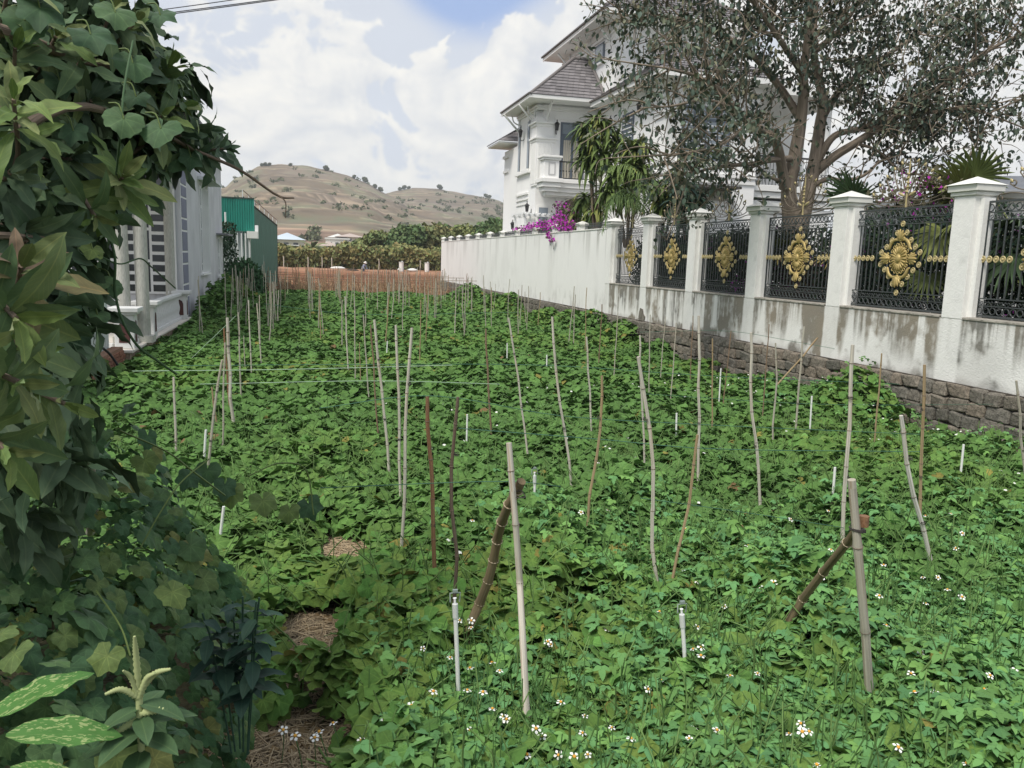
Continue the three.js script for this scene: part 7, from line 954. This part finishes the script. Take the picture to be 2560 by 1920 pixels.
// ---------- foreground at the left: tree, climbing vine, thicket ----------
const lm = (r, g, b, map = bladeTex, thru = 0.25, rough = 0.62) => { const m = leafMat(map, rough, thru); m.color.setRGB(r, g, b); return m; };
const TINT = { light: [[0.24, 0.34, 0.10], [0.19, 0.30, 0.09], [0.27, 0.33, 0.13]], mid: [[0.175, 0.265, 0.115], [0.145, 0.24, 0.11], [0.21, 0.29, 0.115]], dark: [[0.105, 0.175, 0.10], [0.085, 0.15, 0.09], [0.13, 0.20, 0.10]], bronze: [[0.26, 0.23, 0.11], [0.30, 0.22, 0.15], [0.20, 0.26, 0.10]] };
const M_T = Object.fromEntries(Object.entries(TINT).map(([k, l]) => [k, l.map((c) => lm(...c))]));
{
  const R = rng(555), t = thing('broadleaf_tree', 'overhanging broadleaf tree with whorls of long glossy leaves filling the left edge', 'tree', [-1.35, 0, -2.3]), O = V(-1.35, 0, -2.3);
  const gs = [blade(0.19, 0.052, 0.3, 8, 0.5, 0.28, 0.16, 1), blade(0.21, 0.056, 0.6, 8, 0.55, 0.22, 0.2, 4), blade(0.165, 0.05, 0.15, 8, 0.46, 0.32, 0.14, 2), blade(0.225, 0.053, 0.9, 8, 0.5, 0.2, 0.2, 7)];
  const limb = (pts, r0, r1, name = 'branch') => part(name, tube(curve(pts.map((p) => V(...p).sub(O)), pts.length * 4), [r0, r1], 7), M_bark, t);
  limb([[-1.35, -0.1, -2.3], [-1.4, 1.2, -2.3], [-1.3, 2.2, -2.45], [-1.2, 3.6, -2.7]], 0.07, 0.03, 'trunk');
  let n = 0; const rest = [];
  const up = V(0, 1, 0), q4 = new THREE.Quaternion(), q5 = new THREE.Quaternion(), e = new THREE.Euler();
  const whorl = (x, y, z, tone, cnt, s, dir, spread = 1) => {     // leaves in a spiral round the shoot tip, youngest upright
    const p = V(x, y, z).sub(O), d = V(...dir).normalize(); q4.setFromUnitVectors(up, d);
    const back = p.clone().addScaledVector(d, -0.22); part('shoot', tube(curve([back.clone().add(V(-0.12, -0.1, 0.04)), back, p], 8), [0.011, 0.006], 6), M_bark, t);
    for (let k = 0; k < cnt; k++) { const f = k / cnt; e.set(-1.35 + 1.6 * f * spread + (R() - 0.5) * 0.4, k * 2.399 + R() * 0.5, (R() - 0.5) * 0.5, 'YXZ'); q5.setFromEuler(e).premultiply(q4); { const z0 = V(0, 0, 1).applyQuaternion(q5), y0 = V(0, 1, 0).applyQuaternion(q5); z0.lerp(V(0, -1, 0), 0.6 * f * R()).add(V(R() - 0.5, R() - 0.5, R() - 0.5).multiplyScalar(0.35)).normalize(); y0.addScaledVector(z0, -y0.dot(z0)).normalize(); q5.setFromRotationMatrix(new THREE.Matrix4().makeBasis(y0.clone().cross(z0), y0, z0)); } const at = p.clone().addScaledVector(d, -0.12 * f); const g = gs[Math.floor(R() * 4)], young = f < 0.3 && tone !== 'dark', m = M_T[tone === 'mid' && young ? 'light' : tone][Math.floor(R() * 3)], sc = s * (0.55 + 0.5 * Math.min(1, f * 2.2)) * (0.72 + 0.5 * R());
      const o = new THREE.Mesh(g, m); o.name = 'leaf'; o.position.copy(at); o.quaternion.copy(q5); o.scale.setScalar(sc); if (n++ < 300) t.add(o); else rest.push(o); } };
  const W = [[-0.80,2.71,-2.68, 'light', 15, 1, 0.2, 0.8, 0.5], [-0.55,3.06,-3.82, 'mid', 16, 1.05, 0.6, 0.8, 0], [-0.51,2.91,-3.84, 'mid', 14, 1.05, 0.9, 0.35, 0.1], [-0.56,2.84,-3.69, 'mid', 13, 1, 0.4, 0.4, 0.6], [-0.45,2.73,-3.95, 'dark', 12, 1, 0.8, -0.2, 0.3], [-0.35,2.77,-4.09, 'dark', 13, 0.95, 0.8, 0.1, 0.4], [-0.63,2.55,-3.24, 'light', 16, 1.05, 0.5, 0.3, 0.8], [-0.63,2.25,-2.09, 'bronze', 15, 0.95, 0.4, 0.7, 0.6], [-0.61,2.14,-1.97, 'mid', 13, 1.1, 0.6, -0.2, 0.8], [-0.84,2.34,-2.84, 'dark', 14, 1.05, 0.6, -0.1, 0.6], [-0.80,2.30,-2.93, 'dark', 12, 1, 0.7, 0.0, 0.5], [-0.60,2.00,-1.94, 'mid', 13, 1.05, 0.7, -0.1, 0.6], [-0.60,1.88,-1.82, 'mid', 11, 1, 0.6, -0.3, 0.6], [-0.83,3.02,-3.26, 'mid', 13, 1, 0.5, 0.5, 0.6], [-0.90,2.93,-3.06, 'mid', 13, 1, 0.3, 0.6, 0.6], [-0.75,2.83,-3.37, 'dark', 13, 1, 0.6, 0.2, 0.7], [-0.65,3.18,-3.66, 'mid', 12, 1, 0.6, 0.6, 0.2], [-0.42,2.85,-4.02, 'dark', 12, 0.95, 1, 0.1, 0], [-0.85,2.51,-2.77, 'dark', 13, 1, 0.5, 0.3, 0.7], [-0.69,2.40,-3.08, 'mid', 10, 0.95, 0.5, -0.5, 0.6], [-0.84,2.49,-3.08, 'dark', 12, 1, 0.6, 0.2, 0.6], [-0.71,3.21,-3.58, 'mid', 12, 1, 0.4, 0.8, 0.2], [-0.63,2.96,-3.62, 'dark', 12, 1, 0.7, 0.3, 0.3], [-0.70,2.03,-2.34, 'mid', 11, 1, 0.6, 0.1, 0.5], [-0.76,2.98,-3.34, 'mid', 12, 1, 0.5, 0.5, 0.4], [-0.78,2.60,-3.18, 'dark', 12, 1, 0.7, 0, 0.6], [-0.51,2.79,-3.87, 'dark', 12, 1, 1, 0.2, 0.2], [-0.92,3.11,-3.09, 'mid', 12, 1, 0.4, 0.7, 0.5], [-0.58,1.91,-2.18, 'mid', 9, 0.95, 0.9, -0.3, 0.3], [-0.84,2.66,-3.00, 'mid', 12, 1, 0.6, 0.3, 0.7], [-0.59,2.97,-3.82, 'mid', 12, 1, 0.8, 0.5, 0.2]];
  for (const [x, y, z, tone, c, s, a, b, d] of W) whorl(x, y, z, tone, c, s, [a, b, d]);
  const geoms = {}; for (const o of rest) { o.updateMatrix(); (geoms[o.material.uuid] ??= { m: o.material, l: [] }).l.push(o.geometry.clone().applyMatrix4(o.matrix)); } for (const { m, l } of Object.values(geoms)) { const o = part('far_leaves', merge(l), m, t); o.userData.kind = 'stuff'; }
  limb([[-1.35, 1.5, -2.3], [-1.1, 2.3, -2.7], [-0.8, 2.75, -3.1], [-0.58,2.79,-3.79]], 0.03, 0.010); limb([[-1.3, 2.2, -2.45], [-1.0, 2.9, -2.8], [-0.80,2.99,-3.46], [-0.55,3.01,-3.82]], 0.03, 0.010); limb([[-1.38, 1.1, -2.3], [-1.1, 1.7, -2.3], [-0.66,2.07,-2.13]], 0.025, 0.009); limb([[-0.58,2.79,-3.79], [-0.47,2.74,-3.91], [-0.28,2.67,-4.00], [-0.10,2.56,-4.05], [-0.04,2.56,-4.08]], 0.010, 0.004); limb([[-0.12,2.57,-4.05], [-0.08,2.54,-4.03], [-0.08,2.46,-4.02]], 0.004, 0.002); limb([[-1.3, 2.0, -2.4], [-0.95, 2.3, -2.6], [-0.78,2.32,-2.93]], 0.02, 0.008);
  // the shaded mass of leaves behind the front whorls
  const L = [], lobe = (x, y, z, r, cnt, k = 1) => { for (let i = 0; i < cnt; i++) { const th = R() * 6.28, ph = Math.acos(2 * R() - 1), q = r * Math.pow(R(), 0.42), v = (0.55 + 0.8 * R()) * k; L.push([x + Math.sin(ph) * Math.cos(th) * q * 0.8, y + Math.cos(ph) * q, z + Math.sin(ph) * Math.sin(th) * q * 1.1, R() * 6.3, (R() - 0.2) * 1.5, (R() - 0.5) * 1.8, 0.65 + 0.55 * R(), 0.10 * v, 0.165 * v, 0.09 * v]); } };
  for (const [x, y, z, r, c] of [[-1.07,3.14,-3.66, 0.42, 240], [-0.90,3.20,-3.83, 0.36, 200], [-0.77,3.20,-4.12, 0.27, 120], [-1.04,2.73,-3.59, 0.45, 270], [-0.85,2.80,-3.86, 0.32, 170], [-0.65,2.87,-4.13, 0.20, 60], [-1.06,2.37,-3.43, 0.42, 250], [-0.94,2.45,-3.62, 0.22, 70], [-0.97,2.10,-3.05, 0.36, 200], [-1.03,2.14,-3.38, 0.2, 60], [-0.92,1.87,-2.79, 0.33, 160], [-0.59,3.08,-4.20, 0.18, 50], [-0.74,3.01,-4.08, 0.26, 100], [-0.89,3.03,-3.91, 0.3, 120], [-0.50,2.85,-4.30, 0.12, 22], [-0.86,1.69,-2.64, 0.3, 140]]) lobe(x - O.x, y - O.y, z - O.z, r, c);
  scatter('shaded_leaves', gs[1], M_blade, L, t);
}
function facing(o, x, y, z, tip, tilt, R) {    // leaf turned broadly towards the open side with its tip hanging
  const n = V(0 - x * 0.5 + (R() - 0.5) * 1.1, 1.1 + (R() - 0.5) * 0.9 * tilt, 1.3 + (R() - 0.5) * 0.9).normalize(), d = V(tip + (R() - 0.5) * 0.9, -1, 0.1); d.addScaledVector(n, -d.dot(n)).normalize(); const s = n.clone().cross(d).normalize(); o.matrixAutoUpdate = true; const m = new THREE.Matrix4().makeBasis(s.negate(), n, d); if (m.determinant() < 0) m.makeBasis(s.negate(), n, d); o.quaternion.setFromRotationMatrix(m); o.position.set(x, y, z);
}
const VG = [0, 1, 2, 3].map((s) => lobed(s % 2 ? GOURD : HEART, s * 2.1 + 5, 30, 3, 0.22, 0.09, 0.14));
const M_V = [[0.10, 0.20, 0.085], [0.075, 0.16, 0.075], [0.13, 0.235, 0.10], [0.20, 0.29, 0.085]].map((c) => lm(...c, gourdTex, 0.3, 0.7)), M_VD = [[0.095, 0.20, 0.08], [0.12, 0.225, 0.085], [0.075, 0.17, 0.075], [0.17, 0.26, 0.085], [0.25, 0.28, 0.085]].map((c) => lm(...c, gourdTex, 0.25, 0.7));
{
  const R = rng(808), O = [-0.7, 1.6, -3], t = thing('climbing_vine', 'climbing gourd vine with broad heart-shaped leaves draped over the left tree', 'vine', O);
  const put = (x, y, z, s, i, tip = 0) => { const o = part('leaf', VG[i % 4], M_V[i % 4], t); facing(o, x, y, z, tip, 0.6, R); o.position.sub(t.position); o.scale.setScalar(s); const p = o.position; part('stalk', tube(curve([[p.x, p.y, p.z], [p.x - 0.02, p.y + 0.05, p.z - 0.03], [p.x - 0.06, p.y + 0.06, p.z - 0.08]], 6), 0.003, 4), M_V[3], t); };
  [[-0.57,2.72,-2.99, 0.075, 2], [-0.46,2.70,-3.01, 0.08, 0], [-0.70,3.02,-3.18, 0.09, 1], [-0.58,2.95,-3.24, 0.08, 0], [-0.65,3.14,-3.34, 0.085, 2], [-0.56,3.25,-3.75, 0.08, 1], [-0.70,2.29,-3.06, 0.05, 3], [-0.70,2.18,-3.15, 0.05, 2], [-0.67,2.16,-3.19, 0.045, 0], [-0.71,2.06,-3.13, 0.05, 2], [-0.76,1.99,-3.08, 0.055, 1], [-0.72,1.87,-3.15, 0.05, 3], [-0.53,2.69,-3.87, 0.07, 0], [-0.82,2.87,-3.24, 0.07, 1], [-0.83,2.48,-3.07, 0.06, 2], [-0.59,2.85,-3.33, 0.06, 1], [-0.76,2.69,-3.14, 0.06, 1], [-0.87,3.02,-3.07, 0.08, 0], [-0.82,3.06,-3.06, 0.09, 1], [-0.76,2.11,-2.99, 0.05, 1], [-0.47,2.70,-3.85, 0.065, 1], [-0.70,1.76,-2.50, 0.05, 0]].forEach(([x, y, z, s, i]) => put(x, y, z, s, i));
  const stem = (pts, r = 0.004) => part('stem', tube(curve(pts.map((p) => [p[0] - O[0], p[1] - O[1], p[2] - O[2]]), pts.length * 6), r, 5), M_V[0], t);
  stem([[-0.68,2.38,-3.17], [-0.65,2.27,-3.15], [-0.66,2.15,-3.18], [-0.64,2.05,-3.16], [-0.60,1.95,-3.19], [-0.55,1.87,-3.32], [-0.51,1.79,-3.51]], 0.005); stem([[-0.59,3.04,-3.31], [-0.58,2.82,-3.06], [-0.58,2.69,-2.99], [-0.63,2.56,-3.14]]); stem([[-0.68,2.27,-3.05], [-0.64,2.24,-3.19], [-0.59,2.26,-3.29], [-0.57,2.23,-3.38], [-0.51,2.14,-3.56]], 0.003); stem([[-0.59,3.28,-3.77], [-0.59,3.21,-3.75], [-0.61,3.19,-3.76], [-0.65,3.20,-3.77], [-0.64,3.24,-3.77]], 0.002);
}
{
  const R = rng(919), t = thing('vine_thicket', 'dark thicket of broad lobed vine leaves heaped at the lower left corner', 'thicket', [-0.6, 0, -2.6]), L = [], near = [];
  const surf = (x, z) => groundY(x, z) + thicketH(x, z) * (1 + 0.26 * n2(x * 2.7, z * 2.7) + 0.12 * n2(x * 6, z * 6)) + 0.05;
  for (let k = 0; k < 7600; k++) { const x = mix(-2.4, 0.16, R()), z = mix(-5.4, -0.9, R()), h = thicketH(x, z); if (h < 0.16) continue; const u = k < 2300 ? 1 : R(), y = mix(0.05, 1, u) * surf(x, z) + (u === 1 ? 0.14 * (R() - 0.5) : 0); near.push([x, y, z, u]); }
  near.sort((a, b) => (b[3] === 1) - (a[3] === 1) || Math.hypot(a[0], a[1] - 2.3, a[2]) - Math.hypot(b[0], b[1] - 2.3, b[2]));
  const vis = (x, y, z) => { const v = V(x, y, z).project(camera); return Math.abs(v.x) < 1.04 && Math.abs(v.y) < 1.04; };
  let n = 0; const dm = new THREE.Object3D();
  for (const [x, y, z, u] of near) {
    const s = 0.028 + 0.05 * R() * R() + (u === 1 ? 0.008 : 0), gx = (surf(x + 0.06, z) - surf(x - 0.06, z)) / 0.12, gz = (surf(x, z + 0.06) - surf(x, z - 0.06)) / 0.12;
    const nn = V(-clamp(gx, -1.6, 1.6) * 0.6 + (R() - 0.5) * 1.5, 1, -clamp(gz, -1.6, 1.6) * 0.6 + 0.4 + (R() - 0.5) * 1.5).normalize(), d = V(R() - 0.5 + (gx > 0.3 ? -0.3 : 0.5), -0.9, R() - 0.3); d.addScaledVector(nn, -d.dot(nn)).normalize(); const sd = d.clone().cross(nn).normalize().negate(); const m = new THREE.Matrix4().makeBasis(nn.clone().cross(d), nn, d);
    dm.quaternion.setFromRotationMatrix(m); dm.position.set(x + 0.6, y, z + 2.6); const mi = R() < 0.035 ? 4 : R() < 0.15 ? 3 : Math.floor(R() * 3);
    if (u === 1 && n < 290 && vis(x, y, z)) { const o = part('leaf', VG[R() < 0.75 ? (R() < 0.5 ? 1 : 3) : 0], M_VD[mi], t); o.position.copy(dm.position); o.quaternion.copy(dm.quaternion); o.scale.setScalar(s * 1.12); n++; }
    else { const c = M_VD[mi].color, e2 = new THREE.Euler().setFromQuaternion(dm.quaternion, 'YXZ'); L.push([dm.position.x, dm.position.y, dm.position.z, e2.y, e2.x, e2.z, s, c.r, c.g, c.b]); }
  }
  scatter('inner_leaves', VG[1], M_crop, L, t);
  const ST = (pts, r = 0.0035) => part('runner', tube(curve(pts.map((p) => [p[0] + 0.6, p[1], p[2] + 2.6]), pts.length * 6), r, 4), M_V[3], t);
  ST([[-0.31,1.33,-3.28], [-0.42,1.45,-3.22], [-0.51,1.52,-3.25], [-0.67,1.62,-3.21]]); ST([[-0.54,1.30,-2.81], [-0.49,1.39,-2.91], [-0.44,1.46,-3.01], [-0.36,1.50,-3.21]]); ST([[-0.25,1.30,-3.67], [-0.11,1.31,-3.85], [0.00,1.26,-3.92], [0.04,1.04,-3.87]]); ST([[-0.61,1.28,-2.51], [-0.54,1.18,-2.47], [-0.49,1.14,-2.35]]);
  [[-0.62,1.46,-3.38, 0.065, 3], [-0.30,1.30,-3.42, 0.07, 3], [-0.20,1.10,-3.94, 0.085, 3], [-0.08,0.99,-4.10, 0.07, 3], [0.02,0.96,-4.28, 0.085, 1], [-0.39,1.40,-3.41, 0.065, 0], [-0.45,1.40,-3.32, 0.06, 1], [-0.32,1.34,-3.38, 0.06, 1], [-0.42,1.20,-2.65, 0.065, 3], [-0.53,1.19,-2.26, 0.055, 3], [-0.45,1.07,-1.96, 0.07, 3]].forEach(([x, y, z, s, i]) => { const o = part('leaf', VG[i], M_V[i], t); facing(o, x, y, z, 0.1, 0.8, R); o.position.sub(t.position); o.scale.setScalar(s); });
}
{ // three plants at the bottom left corner
  const R = rng(33), a = thing('spotted_leaf_plant', 'plant with long yellow-speckled green leaves in the bottom left corner', 'plant', [-0.66,1.16,-1.77]), m = lm(0.30, 0.36, 0.26, spotTex, 0, 0.5), g = [blade(0.25, 0.072, 0.3, 8, 0.45, 0.25, 0.12, 2), blade(0.2, 0.065, 0.5, 8, 0.45, 0.25, 0.1, 5)];
  [[0.035, 0.10, -0.02, 1.75, 0.12, 0.5], [0.045, 0.035, 0.0, 1.5, 0.28, 0.4], [0.0, 0.13, -0.04, 2.3, -0.2, 0.2], [0.0, 0.0, 0.0, 0.9, 0.3, 0.3]].forEach(([x, y, z, ya, pi, ro], i) => { const o = part('leaf', g[i % 2], m, a, [x, y, z]); o.rotation.order = 'YXZ'; o.rotation.set(pi, ya, ro); }); part('stem', tube([V(-0.02, -0.3, 0), V(0, 0, 0), V(0.01, 0.13, -0.02)], 0.008, 6), M_V[0], a);
  const b = thing('amaranth', 'pale green amaranth weed with knobbly flower spikes at the lower left', 'weed', [-0.38,1.10,-1.89]), ms = mat(0.36, 0.41, 0.19, 0.9), spikes = (p, q, r) => { const c = curve([p, p.clone().lerp(q, 0.55).add(V(0, 0.012, 0)), q], 24); part('flower_spike', tube(c, (u) => r * (0.75 + 0.4 * Math.abs(Math.sin(u * 38))) * (1 - 0.6 * u * u), 7), ms, b); };
  part('stem', tube(curve([[0, -0.15, 0], [0, 0.02, 0], [0.0, 0.14, 0]], 8), 0.006, 6), ms, b);
  for (const [dx, dy, y0, r] of [[0, 0.11, 0.13, 0.0062], [0.055, 0.045, 0.13, 0.006], [-0.05, 0.02, 0.12, 0.006], [0.065, -0.01, 0.09, 0.007], [-0.055, -0.045, 0.08, 0.0065], [0.03, 0.05, 0.12, 0.006], [-0.02, 0.06, 0.12, 0.005]]) spikes(V(0, y0, 0), V(dx, y0 + dy, 0.015), r);
  const mg = lm(0.10, 0.19, 0.085), lg = blade(0.1, 0.045, 0.4, 6, 0.42, 0.25); for (let k = 0; k < 12; k++) { const o = part('leaf', lg, mg, b, [0, 0.02 + 0.008 * k, 0]); o.rotation.order = 'YXZ'; o.rotation.set(-0.3 + 0.5 * R(), k * 2.4, 0); o.scale.setScalar(0.7 + 0.4 * R()); }
  b.scale.setScalar(1.35);
  const c = thing('dark_weed', 'bushy blue-green weed with toothed pointed leaves left of the straw patch', 'weed', [-0.25,0.75,-3.06]), md = [lm(0.04, 0.10, 0.075), lm(0.055, 0.125, 0.085)], pl = blade(0.13, 0.058, 0.45, 6, 0.38, 0.25, 0.08);
  for (let s = 0; s < 6; s++) { const x = (R() - 0.5) * 0.3, z = (R() - 0.5) * 0.2, h = 0.12 + 0.16 * R(); part('stem', tube([V(x * 0.3, -0.4, z * 0.3), V(x * 0.8, h * 0.5, z * 0.8), V(x, h, z)], 0.004, 5), md[1], c); for (let k = 0; k < 11; k++) { const o = part('leaf', pl, md[k % 2], c, [x * (0.6 + k * 0.036), h * (-0.5 + k * 0.135), z * (0.6 + k * 0.036)]); o.rotation.order = 'YXZ'; o.rotation.set(-0.35 + 0.7 * R(), k * 2.4 + s, 0); o.scale.setScalar(0.6 + 0.55 * (1 - k / 14)); } }
}

scene.traverse((o) => { if (o.isMesh) o.castShadow = o.receiveShadow = true; });
renderer.render(scene, camera);
